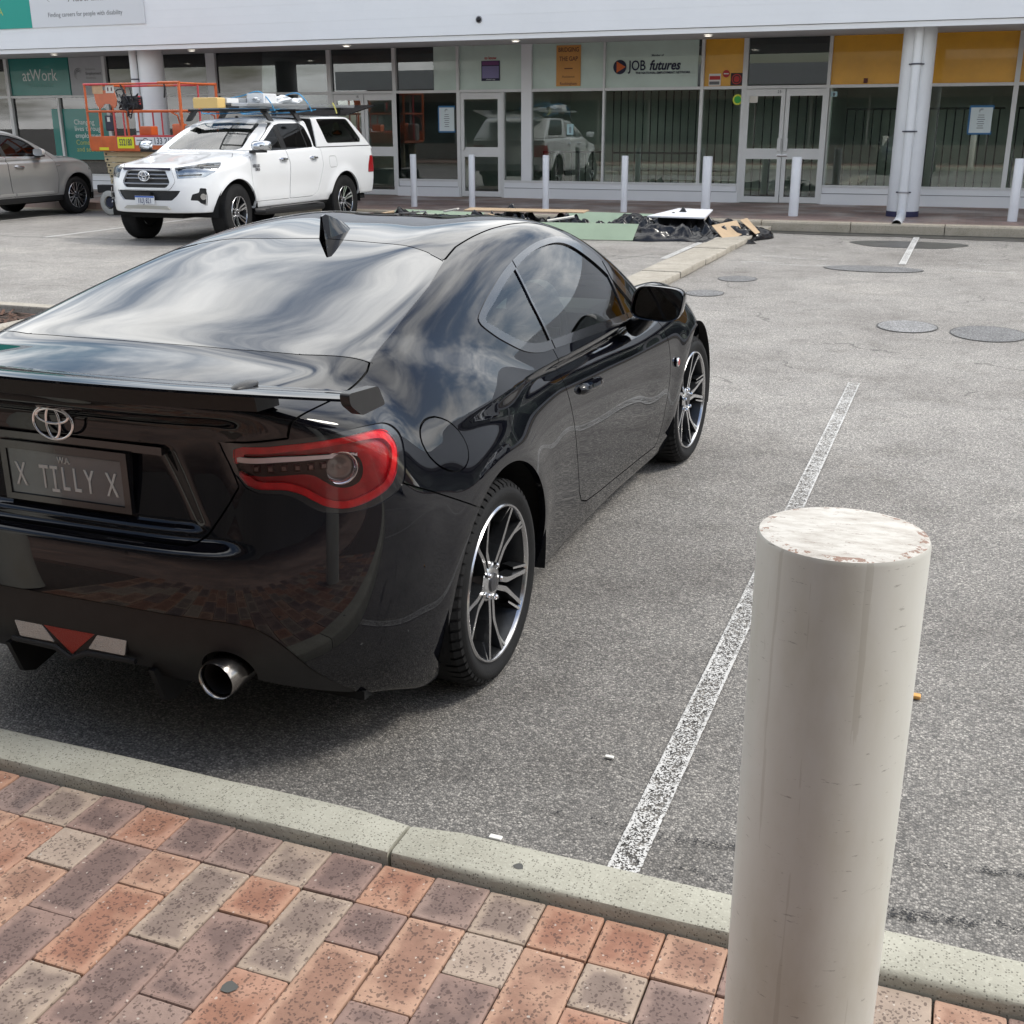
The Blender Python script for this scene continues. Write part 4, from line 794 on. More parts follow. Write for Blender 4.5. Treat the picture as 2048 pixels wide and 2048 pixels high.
# ------------------------------------------------------------------ what stands behind the camera and to the right (seen in the reflections)
def tree(x, y, h, label, seed, pale):
    r = np.random.default_rng(seed); t = thing('street_tree', label, 'tree', (x, y, 0), r.uniform(0, 6), 'trees beyond the car park'); b = MB(); tips = []
    def limb(p, d, l, rad, lev):
        pts = [p]; 
        for i in range(4): d = d + r.normal(0, .12, 3); d /= np.linalg.norm(d); pts.append(pts[-1] + d * l / 4)
        b.tube(pts, list(np.linspace(rad, rad * .55, 5)), 7)
        if lev < 3:
            for k in range(3 if lev else 4):
                a = r.uniform(0, 2 * math.pi); nd = d * .7 + np.array([math.cos(a), math.sin(a), .35]) * .75; limb(pts[-1 - (k % 2)], nd / np.linalg.norm(nd), l * .66, rad * .5, lev + 1)
        else: tips.append(pts[-1])
        if lev >= 2: tips.append(pts[2])
    limb(np.zeros(3), np.array([0, 0, 1.]), h * .36, h * .028, 0); b.build('trunk', mat('bark_grey', (.16, .13, .11), .9, var=.4, vscale=6, bmp=.5, bscale=25), t, smooth=True, angle=60)
    L = []; Fc = []
    for p in tips:
        for _ in range(46):
            c = p + r.normal(0, h * .055, 3); u = r.normal(0, 1, 3); u /= np.linalg.norm(u); v = np.cross(u, r.normal(0, 1, 3)); v /= np.linalg.norm(v); s = r.uniform(.06, .13); n = len(L)
            L += [c - u * s, c + v * s * .45, c + u * s, c - v * s * .45]; Fc.append((n, n + 1, n + 2, n + 3))
    mk('crown', L, Fc, mat('leaf_pale' if pale else 'leaf_dark', (.10, .13, .05) if pale else (.045, .075, .03), .6, var=.5, vscale=1.5), t)
def surroundings():
    B = thing('near_shop', 'dark shop front and verandah behind the camera, mirrored in the coupe', 'building', (0, 0, 0))
    dk = mat('near_shop_wall', (.24, .215, .19), .7, var=.2, vscale=.8); wd = mat('near_shop_window', (.05, .06, .06), .08, 0, coat=.5)
    MB().box((-26, -3.6, .088), (18, -3.3, .75)).build('riser', dk, B); MB().box((-26, -3.6, 2.5), (18, -3.3, 3.6)).build('header', dk, B)
    for i, x in enumerate(np.arange(-26, 18, 2.2)):
        MB().box((x, -3.56, .75), (x + 2.12, -3.42, 2.5)).build('window_pane', wd, B); MB().box((x + 2.12, -3.6, .75), (x + 2.2, -3.3, 2.5)).build('mullion', mat('near_frame', (.35, .35, .34), .5), B)
    MB().box((-26, -3.4, 3.15), (18, -.6, 3.3)).build('soffit', mat('near_soffit', (.45, .45, .43), .8), B); MB().box((-26, -.6, 2.95), (18, -.5, 3.7)).build('fascia', mat('near_fascia', (.35, .36, .37), .6), B)
    tree(27, 9, 7.5, 'leafy street tree right of the car park, beside the hedge', 3, 0); tree(33, 15, 8.5, 'tall spreading street tree far right of the car park', 5, 1); tree(29, 0.0, 7, 'rounded street tree right of the car park near the camera', 9, 0); tree(41, 24, 9, 'tall pale street tree behind the others on the right', 12, 1)
    g = MB().box((24, -20, -.1), (90, 60, .06)).build('grass_verge', mat('verge', (.075, .105, .04), .95, var=.4, vscale=.8)); tag(g, kind='structure')
    o = MB().box((62, -20, 0), (70, 60, 4.2)).build('brick_hall', mat('hall_brick', (.22, .13, .10), .8, var=.2, vscale=1)); tag(o, 'long low brick building beyond the trees on the right', 'building')
surroundings()
# ------------------------------------------------------------------ body of the black coupe as smooth surfaces (x right, y forward, z up, origin under the rear axle)
_cW = spl([(-.95, .80), (-.6, .838), (-.3, .868), (0, .880), (.3, .872), (.7, .850), (1.2, .843), (1.7, .850), (2.2, .872), (2.57, .880), (2.9, .866), (3.2, .80), (3.45, .70)])
_cS = spl([(.05, -.10), (.15, -.065), (.25, -.035), (.36, -.012), (.48, -.001), (.58, 0), (.68, -.008), (.78, -.026), (.88, -.055), (.98, -.10), (1.1, -.17)])
_cR = spl([(.05, .62), (.15, .70), (.25, .79), (.34, .842), (.44, .862), (.54, .864), (.62, .858), (.70, .846), (.80, .830), (.90, .824), (.96, .830), (1.0, .846), (1.04, .862), (1.1, .84)])
_cT = spl([(-1.0, 1.020), (-.8, 1.034), (-.6, 1.045), (-.41, 1.052), (-.2, 1.05), (0, 1.01), (.3, .95), (.7, .905), (1.2, .875), (1.7, .858), (2.0, .885), (2.2, .905), (2.5, .872), (2.8, .815), (3.1, .735), (3.35, .64), (3.5, .55)])
_cH = spl([(-.9, .905), (-.6, .995), (-.41, 1.052), (-.1, 1.122), (.2, 1.186), (.545, 1.250), (.8, 1.278), (1.0, 1.287), (1.28, 1.281), (1.5, 1.243), (1.75, 1.148), (2.0, 1.018), (2.2, .905), (2.5, .72)])
_cG = spl([(-.8, .62), (-.3, .70), (0, .738), (.33, .758), (.75, .768), (1.35, .772), (1.72, .752), (2.1, .700), (2.5, .62)])
_cF = spl([(.05, 3.28), (.2, 3.36), (.35, 3.41), (.5, 3.415), (.6, 3.39), (.7, 3.33), (.8, 3.2)])
def f86(P):
    x = np.abs(P[:, 0]); y = P[:, 1]; z = P[:, 2]
    # flanks with swollen arches
    W = _cW(y) + _cS(z)
    for yc in (0, 2.57):
        r = np.hypot(y - yc, z - .3125)
        W = W + .012 * np.exp(-((r - .385) / .09) ** 2) * sst(z, .1, .3)
    W = W - .005 * sst(y, .45, .85) * (1 - sst(y, 1.6, 2.1)) * np.exp(-((z - .50) / .17) ** 2)
    W = W - .32 * np.maximum(z - .68, 0) ** 1.5 * (1 - sst(y, .15, .7)) * sst(y, -.62, -.35)
    side = (x - W)
    # rear fascia with the recess for the number plate
    q = x / .83
    Rr = _cR(z) - .30 * q ** 4.2 - .012 * q * q
    xr = .30 + .10 * np.clip((.89 - z) / .2, 0, 1)
    rec = (1 - sst(x, xr - .045, xr + .045)) * sst(z, .672, .705) * (1 - sst(z, .868, .895))
    Rr = Rr - .040 * (1 - sst(x, .42, .58)) * sst(z, .630, .675) * (1 - sst(z, .935, .985)) - .020 * rec
    rear = -y - Rr
    front = y - (_cF(z) - .62 * (x / .85) ** 3.2)
    deck = z - (_cT(y) - .028 * (x / .6) ** 2 * (1 + .9 * sst(y, 1.9, 2.6)) + .095 * sst(y, 2.0, 2.55) * np.exp(-((x - .70) / .13) ** 2))
    xc = .585 + .12 * (y + .33); u = (x - xc) / .018
    deck = deck + .30 * .018 * (np.where(u > 20, u, np.log1p(np.exp(np.clip(u, -30, 20))))) * (1 - sst(y, -.40, -.22)) * sst(y, -1.2, -.95)
    low = smax(smax(side, rear, .10), front, .16)
    ke = .10 + .06 * sst(y, -.1, .6) + .07 * sst(y, 1.6, 2.4) - .03 * (1 - sst(y, -.75, -.45))
    low = smax(low, deck * .96, ke)
    # cabin
    dz = z - .92
    G = _cG(y) - .52 * dz - .52 * dz * np.abs(dz) - 6 * np.maximum(-.06 - dz, 0) ** 1.5
    gs = (x - G) * .86
    roof = (z - (_cH(y) - .010 * (x / .5) ** 2 - .010 * (x / .55) ** 4 + .010 * np.exp(-((x - .36) / .14) ** 2) * sst(y, .1, .6) * (1 - sst(y, 1.2, 1.5)))) * .95
    cab = smax(smax(gs, roof, .085), -.62 - y, .03)
    k = .022 + .11 * (1 - sst(y, .0, .60)) * sst(x, .52, .68) * sst(y, -.55, -.1)
    body = smin(low, cab, k)
    return smax(body, .125 - z + .065 * (1 - sst(y, -.6, -.3)) + .05 * sst(y, 2.8, 3.4), .03)
# ------------------------------------------------------------------ the black coupe
def side_(V): return V[:, [1, 2]]
def rear_(V): return V[:, [0, 2]]
def top_(V): return V[:, [0, 1]]
def diag_(V): return np.stack([(V[:, 0] + V[:, 1]) * .70711, V[:, 2]], 1)
def alloy_wheel(parent, name, loc, style, Rt, wt, Rr, side=1, tread=True):
    """wheel part > tyre, rim, spokes, hub cap, nuts, brake disc; axle along x, outer face towards +x"""
    w = bpy.data.objects.new(name, None); COL.objects.link(w); w.parent = parent; w.location = loc; w.empty_display_size = .1
    if side < 0: w.rotation_euler = (0, 0, math.pi)
    h = wt / 2
    prof = [(-h + .02, Rr - .012), (-h + .004, Rr + .02), (-h, Rr + .6 * (Rt - Rr)), (-h + .012, Rt - .018), (-h + .03, Rt - .004), (-.3 * h, Rt), (.3 * h, Rt), (h - .03, Rt - .004), (h - .012, Rt - .018), (h - .001, Rr + .62 * (Rt - Rr)), (h, Rr + .45 * (Rt - Rr)), (h - .004, Rr + .02), (h - .014, Rr + .002), (h - .02, Rr - .012)]
    ty = MB().lathe(prof, 72); o = ty.build('tyre', rubber(), w, smooth=True, angle=50)
    if tread:
        # shoulder blocks and grooves round the tread
        tb = MB(); nb = 60
        for k in range(nb):
            a = 2 * math.pi * k / nb
            for sgn in (-1, 1):
                c0, c1 = a, a + 2 * math.pi / nb * .72
                V = []
                for (x, r) in ((sgn * (h - .006), Rt - .030), (sgn * (h - .012), Rt - .010), (sgn * (h - .032), Rt + .002), (sgn * h * .36, Rt + .004)):
                    sh = .02 * (1 - abs(x) / h)
                    V += [(x, r * math.cos(c0 + sh), r * math.sin(c0 + sh)), (x, r * math.cos(c1 + sh), r * math.sin(c1 + sh))]
                tb.add(V, [(0, 1, 3, 2), (2, 3, 5, 4), (4, 5, 7, 6)])
        tb.build('tread', rubber(), w)['kind'] = 'stuff'
    s = style
    rimm = mat('machined_alloy', (.62, .62, .63), .22, 1., rvar=.05, vscale=60)
    dark = mat('dark_alloy', (.035, .037, .04), .3, .7, var=.2, vscale=30)
    xo = h - .008
    MB().lathe([(xo - .03, Rr - .012), (xo - .006, Rr - .009), (xo, Rr - .006), (xo + .001, Rr - .001), (xo - .004, Rr + .003), (xo - .012, Rr + .002)], 72).build('rim', rimm, w, smooth=True)
    MB().lathe([(xo - .012, Rr - .013), (xo - .06, Rr - .03), (-h + .03, Rr - .035), (-h + .01, Rr - .01)], 56).build('barrel', dark, w, smooth=True)
    MB().lathe([(xo - .10, .03), (xo - .10, Rr * .66), (xo - .112, Rr * .66), (xo - .112, .03)], 48).build('brake_disc', mat('cast_iron', (.10, .085, .075), .45, .8, var=.3, vscale=25), w, smooth=True)
    MB().lathe([(-h + .02, 0), (-h + .02, Rr - .03)], 32).build('wheel_back', mat('shadow_black', (.006, .006, .006), .9), w)
    xc = xo - s['dish']
    MB().lathe([(xc - .04, .058), (xc - .004, .062), (xc + .004, .05), (xc + .006, .034), (xc + .004, .030)], 32).build('hub', rimm if s.get('hubm', 1) else dark, w, smooth=True)
    MB().lathe([(xc + .004, .030), (xc + .010, .027), (xc + .012, .0)], 24).build('hub_cap', mat('cap_grey', (.06, .06, .065), .3, .4), w, smooth=True)
    nm = chrome()
    for k in range(s['nuts']):
        a = 2 * math.pi * (k + .5) / s['nuts'] + s.get('rot', 0); c = (0, .052 * math.cos(a), .052 * math.sin(a))
        MB().lathe([(xc - .02, .0095), (xc + .010, .0095), (xc + .016, .006), (xc + .017, 0)], 8, c=c).build('wheel_nut', nm, w, smooth=True)
    for k in range(s['n']):
        a0 = 2 * math.pi * k / s['n'] + s.get('rot', 0)
        for path, wd in s['spoke'](k):
            # path: (radius fraction, angle offset); wd: half widths
            L, Rg = [], []
            for (rf, da), ww in zip(path, wd):
                r = rf * (Rr - .008); a = a0 + da; t = (rf - path[0][0]) / (path[-1][0] - path[0][0])
                x = xc + (xo - .004 - xc) * (t ** 1.5); ur = np.array([0, math.cos(a), math.sin(a)]); ut = np.array([0, -math.sin(a), math.cos(a)])
                c = ur * r + np.array([x, 0, 0]); L.append(c - ut * ww); Rg.append(c + ut * ww)
            V = []; F = []; n = len(L); dpt = np.array([s.get('depth', .035), 0, 0])
            for l, r in zip(L, Rg):
                e = (r - l); e = e / np.linalg.norm(e)
                V += [l, r, r - dpt + e * .007, l - dpt - e * .007]
            mi = []
            for i in range(n - 1):
                b = 4 * i
                F += [(b, b + 1, b + 5, b + 4), (b + 1, b + 2, b + 6, b + 5), (b + 3, b, b + 4, b + 7)]; mi += [0, 1, 1]
            o = mk('spoke', V, F, rimm if s.get('face', 1) else dark, w); o.data.materials.append(dark); o.data.polygons.foreach_set('material_index', mi)
            bm = bmesh.new(); bm.from_mesh(o.data); bmesh.ops.recalc_face_normals(bm, faces=bm.faces[:]); bm.to_mesh(o.data); bm.free()
    return w
def emblem(name, parent, m, c, wdt, hgt, right=(1, 0, 0), up=(0, 0, 1), r=.004):
    """three interlocking ovals in a vertical plane"""
    c = np.array(c, float); rt = np.array(right, float); up = np.array(up, float); b = MB()
    for cx, cy, a, h_ in ((0, 0, .5, .5), (0, .0, .17, .46), (0, .19, .40, .215)):
        pts = [c + rt * wdt * (cx + a * math.cos(t)) + up * hgt * (cy + h_ * math.sin(t)) for t in np.linspace(0, 2 * math.pi, 41)[:-1]]
        b.tube(pts, r, 6, closed=True)
    return b.build(name, m, parent, smooth=True, angle=80)
def coupe():
    root = thing('black_coupe', 'glossy black two-door coupe with a rear wing, parked nose-out from the brick footpath', 'car', (-2.048, 2.963, 0), R(-.2167))
    paint = paint_mat('black_paint', (.0030, .0034, .0058), 1.50, dust=.05, base_spec=.0)
    trim = mat('gloss_black_trim', (.010, .010, .012), .18, 0, coat=.6, spec=.6)
    gap_shade = mat('gap_shade_black', (.006, .006, .006), .8)  # near-black colour standing for the shade inside the panel gaps
    S = Shell(f86, (-.03, -1.0, .08), (1.0, 3.52, 1.36), .0105)
    # --- wheel openings
    for yc in (.012, 2.575):
        S.panel(lambda V, yc=yc: np.hypot(V[:, 1] - yc, V[:, 2] - .310) - .372, -2, lambda c, L: c[:, 0] > .45)
    # --- glass
    rg = np.array([(-.2, .552), (-.007, .549), (.163, .526), (.344, .485), (.43, .452), (.514, .405), (.559, .192), (.584, -.004), (.609, -.185), (.630, -.325), (.46, -.377), (.266, -.399), (0, -.409), (-.2, -.409)])
    S.panel(lambda V: psdf(top_(V), rg) , 1, lambda c, L: (c[:, 2] > .97) & (c[:, 1] < .9), gap=.0015)
    dlo = crv([(.283, 1.045), (.354, 1.077), (.48, 1.112), (.664, 1.155), (.884, 1.19), (1.089, 1.208), (1.297, 1.208), (1.455, 1.182), (1.56, 1.138), (1.64, 1.085), (1.73, 1.0), (1.83, .905), (1.855, .868), (1.80, .846), (1.45, .860), (1.141, .874), (.699, .893), (.58, .901), (.475, .924), (.39, .962), (.325, 1.0)], 4, True)
    up = lambda c, L: (c[:, 2] > .8) & (c[:, 0] > .45)
    S.panel(lambda V: psdf(side_(V), dlo), 2, lambda c, L: up(c, L) & (L == 0))
    dgl = crv([(.33, 1.045), (.457, 1.081), (.642, 1.127), (.812, 1.16), (.987, 1.184), (1.14, 1.192), (1.274, 1.188), (1.376, 1.167), (1.47, 1.122), (1.56, 1.065), (1.66, .985), (1.76, .896), (1.74, .876), (1.58, .882), (1.163, .904), (.708, .921), (.577, .932), (.489, .953), (.417, .985), (.361, 1.017)], 4, True)
    S.panel(lambda V: psdf(side_(V), dgl), 3, lambda c, L: up(c, L) & (L == 2))
    qd = [(.775, 1.2), (.723, 1.043), (.706, .88)]; fd = [(1.64, 1.12), (1.603, .955), (1.58, .85)]
    qp = qd + [(.1, .88), (.1, 1.2)]; fp_ = fd + [(2.2, .85), (2.2, 1.12)]
    S.seam(lambda V: psdf(side_(V), qp), .007, lambda c, L: up(c, L) & (L >= 2) & (c[:, 1] > .5)); S.seam(lambda V: psdf(side_(V), fp_), .011, lambda c, L: up(c, L) & (L >= 2) & (c[:, 1] < 1.75))
    c = S.cen(); S.L[(S.L == -1) & up(c, S.L) & (c[:, 1] < .9)] = 15; c = S.cen(); S.L[(S.L == -1) & up(c, S.L) & (c[:, 1] > 1.4)] = 16
    S.L[(S.L == 3) & (c[:, 1] < .74 - (1.1 - c[:, 2]) * .2 * 0) & (psdf(side_(c), [(.775, 1.2), (.723, 1.043), (.706, .88), (.1, .88), (.1, 1.2)]) < 0)] = 4
    S.L[(S.L == 3) & (psdf(side_(c), [(1.64, 1.12), (1.603, .955), (1.58, .85), (2.2, .85), (2.2, 1.12)]) < 0)] = 5
    ws = rpoly([(-.2, 1.47), (.46, 1.44), (.60, 2.06), (.3, 2.12), (-.2, 2.14)], .05)
    S.panel(lambda V: psdf(top_(V), ws), 13, lambda c, L: (c[:, 2] > .88) & (L == 0) & (c[:, 1] > 1.2), gap=.002)
    # --- opening panels, each with a real gap
    dr = np.concatenate([np.array([(.690, .960), (.696, .915), (.697, .87), (.703, .80), (.713, .74), (.735, .672), (.762, .596), (.797, .498), (.834, .406), (.873, .335), (.93, .283), (1.02, .252), (1.2, .236), (1.6, .215), (2.02, .207)]), np.array([(2.035, .23), (2.035, .389), (2.058, .507), (2.062, .592), (2.052, .693), (2.035, .745), (2.0, .80), (1.93, .845), (1.88, .90)])])
    S.panel(lambda V: psdf(side_(V), dr), 6, lambda c, L: (c[:, 0] > .6) & (L == 0) & (c[:, 2] < .95), gap=.0028)
    fl = np.array([(-.184, .768), (-.197, .754), (-.215, .743), (-.236, .737), (-.261, .737), (-.287, .742), (-.312, .752), (-.336, .766), (-.355, .783), (-.369, .801), (-.376, .821), (-.377, .839), (-.371, .855), (-.358, .869), (-.34, .879), (-.318, .885), (-.294, .886), (-.269, .883), (-.245, .874), (-.223, .862), (-.204, .845), (-.188, .826), (-.179, .806), (-.178, .786)])
    S.panel(lambda V: psdf(side_(V), fl), 7, lambda c, L: (c[:, 0] > .6) & (c[:, 1] < .2) & (L == 0), gap=.0026)
    house = crv([(-.217, .897), (-.205, .906), (-.143, .913), (-.068, .920), (.012, .925), (.098, .930), (.163, .924), (.201, .911), (.226, .888), (.233, .862), (.226, .813), (.215, .779), (.193, .760), (.147, .740), (.086, .730), (.035, .730), (-.011, .740), (-.042, .758), (-.065, .775), (-.1, .788), (-.175, .803)], 3, True)
    lens = crv([(-.191, .893), (-.119, .904), (-.016, .910), (.082, .916), (.144, .915), (.181, .904), (.203, .880), (.209, .857), (.202, .828), (.189, .799), (.168, .774), (.133, .757), (.087, .744), (.044, .741), (.003, .751), (-.028, .769), (-.056, .787), (-.094, .799), (-.172, .811)], 3, True)
    rr = lambda c, L: (c[:, 1] < -.2) & (c[:, 0] > .3) & (c[:, 2] > .7) & (c[:, 2] < .96)
    S.panel(lambda V: psdf(diag_(V), house), 10, lambda c, L: rr(c, L) & (L == 0))
    S.panel(lambda V: psdf(diag_(V), lens), 9, lambda c, L: rr(c, L) & (L == 10))
    # boot lid: deck part and upright part
    lidz = np.array([(-.2, 1.3), (.66, 1.3), (.66, .99), (.641, .972), (.629, .959), (.622, .924), (.56, .918), (.50, .912), (.462, .905), (.458, .89), (.505, .804), (.470, .752), (.449, .722), (.418, .677), (.395, .660), (.37, .654), (.175, .656), (-.2, .656)])
    lidt = np.array([(-.2, -.408), (0, -.411), (.266, -.401), (.46, -.379), (.630, -.327), (.640, -.36), (.652, -.493), (.664, -.591), (.668, -.66), (.655, -.70), (.655, -1.2), (-.2, -1.2)])
    gl = lambda V: np.maximum(psdf(rear_(V), lidz), psdf(top_(V), lidt))
    S.panel(gl, 8, lambda c, L: (c[:, 1] < -.3) & (L == 0) & (c[:, 2] > .6), gap=.0026)
    # bumper split lines
    bs = [(.16, .800), (.187, .785), (.294, .729), (.436, .648), (.50, .608)]
    S.seam(lambda V: psdf(diag_(V), bs + [(.50, .1), (-.9, .1), (-.9, .8)]), .0018, lambda c, L: (L == 0) & (c[:, 0] > .6) & (c[:, 1] < -.1))
    df = np.concatenate([np.array([(-.2, .483), (.2, .483)]), crv([(.33, .479), (.42, .475), (.507, .465), (.558, .445), (.606, .395), (.645, .325), (.69, .235), (.73, .12)], 4), np.array([(-.2, .1)])])
    S.panel(lambda V: psdf(rear_(V), df), 11, lambda c, L: (c[:, 1] < -.45) & (L == 0) & (c[:, 2] < .6), gap=.002)
    cutb = np.array([(-.2, .05), (.72, .05), (.70, .205), (.60, .255), (.50, .300), (.40, .300), (.36, .262), (.25, .262), (.22, .295), (-.2, .298)])
    S.panel(lambda V: psdf(rear_(V), cutb), -2, lambda c, L: (c[:, 1] < -.30))
    hole = lambda V: np.hypot(V[:, 0] - .452, V[:, 2] - .318) - .068
    S.panel(hole, -2, lambda c, L: (c[:, 1] < -.5) & (L == 11))
    c = S.cen(); bl = lambda c: psdf(diag_(c), np.array([(.16, .800), (.187, .785), (.294, .729), (.436, .648), (.50, .608), (.50, .1), (-.9, .1), (-.9, .8)]))
    S.L[(S.L == 0) & (c[:, 1] < -.12) & (c[:, 2] < .86) & (bl(c) < 0)] = 12
    S.L[(S.L == 0) & (c[:, 1] < -.4) & (c[:, 0] < .55) & (c[:, 2] < .7)] = 12
    # bonnet and front bumper
    S.panel(lambda V: psdf(top_(V), np.array([(-.2, 2.16), (.3, 2.15), (.62, 2.10), (.70, 2.5), (.66, 3.1), (.4, 3.28), (-.2, 3.32)])), 14, lambda c, L: (c[:, 2] > .55) & (c[:, 1] > 1.9) & (L == 0), gap=.0025)
    S.seam(lambda V: V[:, 1] - 3.0 + (V[:, 2] - .4) * .1, .002, lambda c, L: (L == 0) & (c[:, 2] < .62) & (c[:, 1] > 2.8))
    # roof ditch
    S.seam(lambda V: psdf(top_(V), [(.512, .415), (.490, .55), (.484, .712), (.482, .88), (.487, 1.041), (.50, 1.194), (.53, 1.33), (.555, 1.45), (-.5, 1.45), (-.5, .415)]), .0035, lambda c, L: (L == 0) & (c[:, 2] > 1.1) & (c[:, 0] > .46))
    # --- objects
    body = S.obj('body', [0], paint, root, skirt=.022, side='B')
    bp = S.obj('rear_bumper', [12], paint, root, skirt=.02, side='B')
    S.obj('diffuser', [11], blackplastic(), root, off=-.004, skirt=.03, side='B')
    lid = S.obj('boot_lid', [8], paint, root, skirt=.018, side='B')
    S.obj('bonnet', [14], paint, root, skirt=.018, side='B')
    S.obj('rear_window', [1], glass_mat('rear_glass', (.05, .055, .06), 2.3), root, off=-.001, skirt=.004, side='B')
    S.obj('windscreen', [13], glass_mat('clear_glass', (.72, .78, .76), 1.5), root, off=-.002, side='B')
    gt = glass_mat('side_glass', (.42, .47, .45), 1.55)
    for sd in 'RL':
        d = S.obj('door', [6], paint, root, skirt=.02, side=sd)
        S.obj('window_trim', [2], trim, root, off=.003, skirt=.008, side=sd)
        S.obj('door_window', [3], gt, root, off=-.004, side=sd)
        S.obj('quarter_window', [4], gt, root, off=-.004, side=sd)
        S.obj('vent_window', [5], gt, root, off=-.004, side=sd)
        S.obj('window_divider', [15], trim, root, off=.001, skirt=.01, side=sd); S.obj('window_pillar', [16], trim, root, off=.001, skirt=.01, side=sd)
        if sd == 'R': S.obj('fuel_lid', [7], paint, root, off=.001, skirt=.015, side=sd)
        else: S.obj('quarter_patch', [7], paint, root, side=sd)
        # tail lamp: housing, clear cover and what is seen through it
        tl = S.obj('tail_lamp', [10], trim, root, off=-.003, skirt=.02, side=sd)
        S.obj('seam_dark_backing', [-1], gap_shade, root, off=-.012, side=sd)['kind'] = 'stuff'  # black backing added behind the seams so the gaps stay dark
        S.obj('lens_cover', [9], glass_mat('lens_clear', (.97, .90, .90), 1.32), tl, off=.0005, skirt=.004, side=sd)
    # inner faces of the tail lamp, set back behind the cover
    smoke = crv([(-.186, .864), (-.095, .867), (-.004, .868), (.077, .868), (.102, .852), (.107, .825), (.094, .798), (.061, .788), (.028, .795), (.001, .812), (-.019, .825), (-.051, .831), (-.173, .832)], 3, True)
    bar_ = np.array([(-.188, .876), (-.095, .879), (-.003, .877), (.08, .874), (.091, .868), (.06, .866), (-.004, .867), (-.095, .866), (-.186, .863)])
    on = lambda c, L: rr(c, L) & np.isin(L, [9, 91, 92])
    S.panel(lambda V: psdf(diag_(V), lens) + .017, 94, lambda c, L: rr(c, L) & (L == 9))
    on = lambda c, L: rr(c, L) & np.isin(L, [9, 91, 92, 94])
    S.panel(lambda V: psdf(diag_(V), smoke), 91, on); S.panel(lambda V: psdf(diag_(V), bar_), 92, on)
    S.panel(lambda V: np.hypot(diag_(V)[:, 0] - .053, (V[:, 2] - .836)) - .041, 93, on)
    red = mat('lamp_red', (.62, .006, .012), .2, 0, coat=.5, var=.25, vscale=30)
    lamps = [o for o in root.children if o.name.startswith('tail_lamp')]
    for tl, sd in zip(lamps, 'RL'):
        sg = 1 if sd == 'R' else -1
        S.obj('red_reflector', [9], red, tl, off=-.0045, skirt=.012, side=sd); S.obj('inner_reflector', [94], mat('lamp_deep_red', (.36, .004, .008), .25, 0, coat=.5, var=.3, vscale=40), tl, off=-.014, side=sd)
        S.obj('smoked_band', [91], mat('lamp_smoke', (.030, .020, .018), .25, .2), tl, off=-.014, side=sd)
        S.obj('light_bar', [92], mat('lamp_bar', (.92, .91, .90), .3, 0.), tl, off=-.0015, side=sd)
        # reversing lamp bowl in the fat end
        c = np.array([.708, -.640, .836]); n = S.normals(c[None])[0]; u = np.cross(n, [0, 0, 1]); u /= np.linalg.norm(u); v = np.cross(u, n)
        def ring(prof, name, m):
            b = MB(); V = []; k = 36; p = len(prof)
            for i in range(k):
                a = 2 * math.pi * i / k
                for d, r in prof:
                    q = c + n * d + (u * math.cos(a) * 1.12 + v * math.sin(a)) * r; V.append((q[0] * sg, q[1], q[2]))
            F = [(i * p + j, ((i + 1) % k) * p + j, ((i + 1) % k) * p + j + 1, i * p + j + 1) for i in range(k) for j in range(p - 1)]
            return b.add(V, F).build(name, m, tl, smooth=True, angle=60)
        ring([(-.002, .0425), (-.0002, .0415), (-.0002, .037), (-.010, .031), (-.024, .029)], 'chrome_ring', chrome())
        ring([(-.016, .032), (-.018, .022), (-.014, .012), (-.016, .0)], 'bulb_lens', mat('lamp_bowl', (.20, .19, .18), .12, .5))
        led = MB()
        for k in range(6):
            dq = -.150 + k * .031; lo = np.array([0, 0, .849])
            # march onto the skin at that diagonal position
            best = None
            for x in np.linspace(.45, .72, 60):
                q = np.array([[x, dq / .70711 - x, .849]]); g = abs(f86(q)[0])
                if best is None or g < best[0]: best = (g, q[0])
            q = best[1]; nn = S.normals(q[None])[0]; uu = np.cross(nn, [0, 0, 1]); uu /= np.linalg.norm(uu); vv = np.cross(uu, nn); q = q - nn * .010
            V = [q + uu * a * .009 + vv * b * .009 for a, b in ((-1, -1), (1, -1), (1, 1), (-1, 1))] + [q + nn * .006 + uu * a * .005 + vv * b * .005 for a, b in ((-1, -1), (1, -1), (1, 1), (-1, 1))]
            led = MB().add([(p[0] * sg, p[1], p[2]) for p in V], [(0, 1, 5, 4), (1, 2, 6, 5), (2, 3, 7, 6), (3, 0, 4, 7), (4, 5, 6, 7)]); led.build('led', mat('led_cell', (.16, .13, .12), .2, .6), tl)
    # --- wheels and wheel wells
    def sp(k):
        s = 1 if k % 2 == 0 else -1
        d = .10 * s
        return [([(.20, d * .2), (.50, d * 1.9), (.58, d * 1.75), (.80, d * 1.2), (1.0, d * .9)], [.008, .0085, .0075, .0065, .0072]), ([(.78, d * 1.25 - s * .11), (1.0, d * .9 - s * .085)], [.003, .0045])]
    sty = dict(n=10, nuts=5, dish=.028, spoke=sp, rot=R(18 + 72), depth=.04)
    W = alloy_wheel(root, 'wheel', (.762, 0, .3125), sty, .3125, .218, .240)
    W.rotation_euler = (R(12), 0, 0)
    for loc, s in (((.762, 2.57, .3125), 1), ((-.762, 0, .3125), -1), ((-.762, 2.57, .3125), -1)):
        c = copy_tree(W, root); c.location = loc; c.rotation_euler = (R(-20) if s > 0 else 0, 0, 0 if s > 0 else math.pi)
        if loc[1] > 1 and s > 0: c.rotation_euler = (R(40), 0, R(-3))
    dk = mat('wheel_well', (.006, .006, .006), .95)
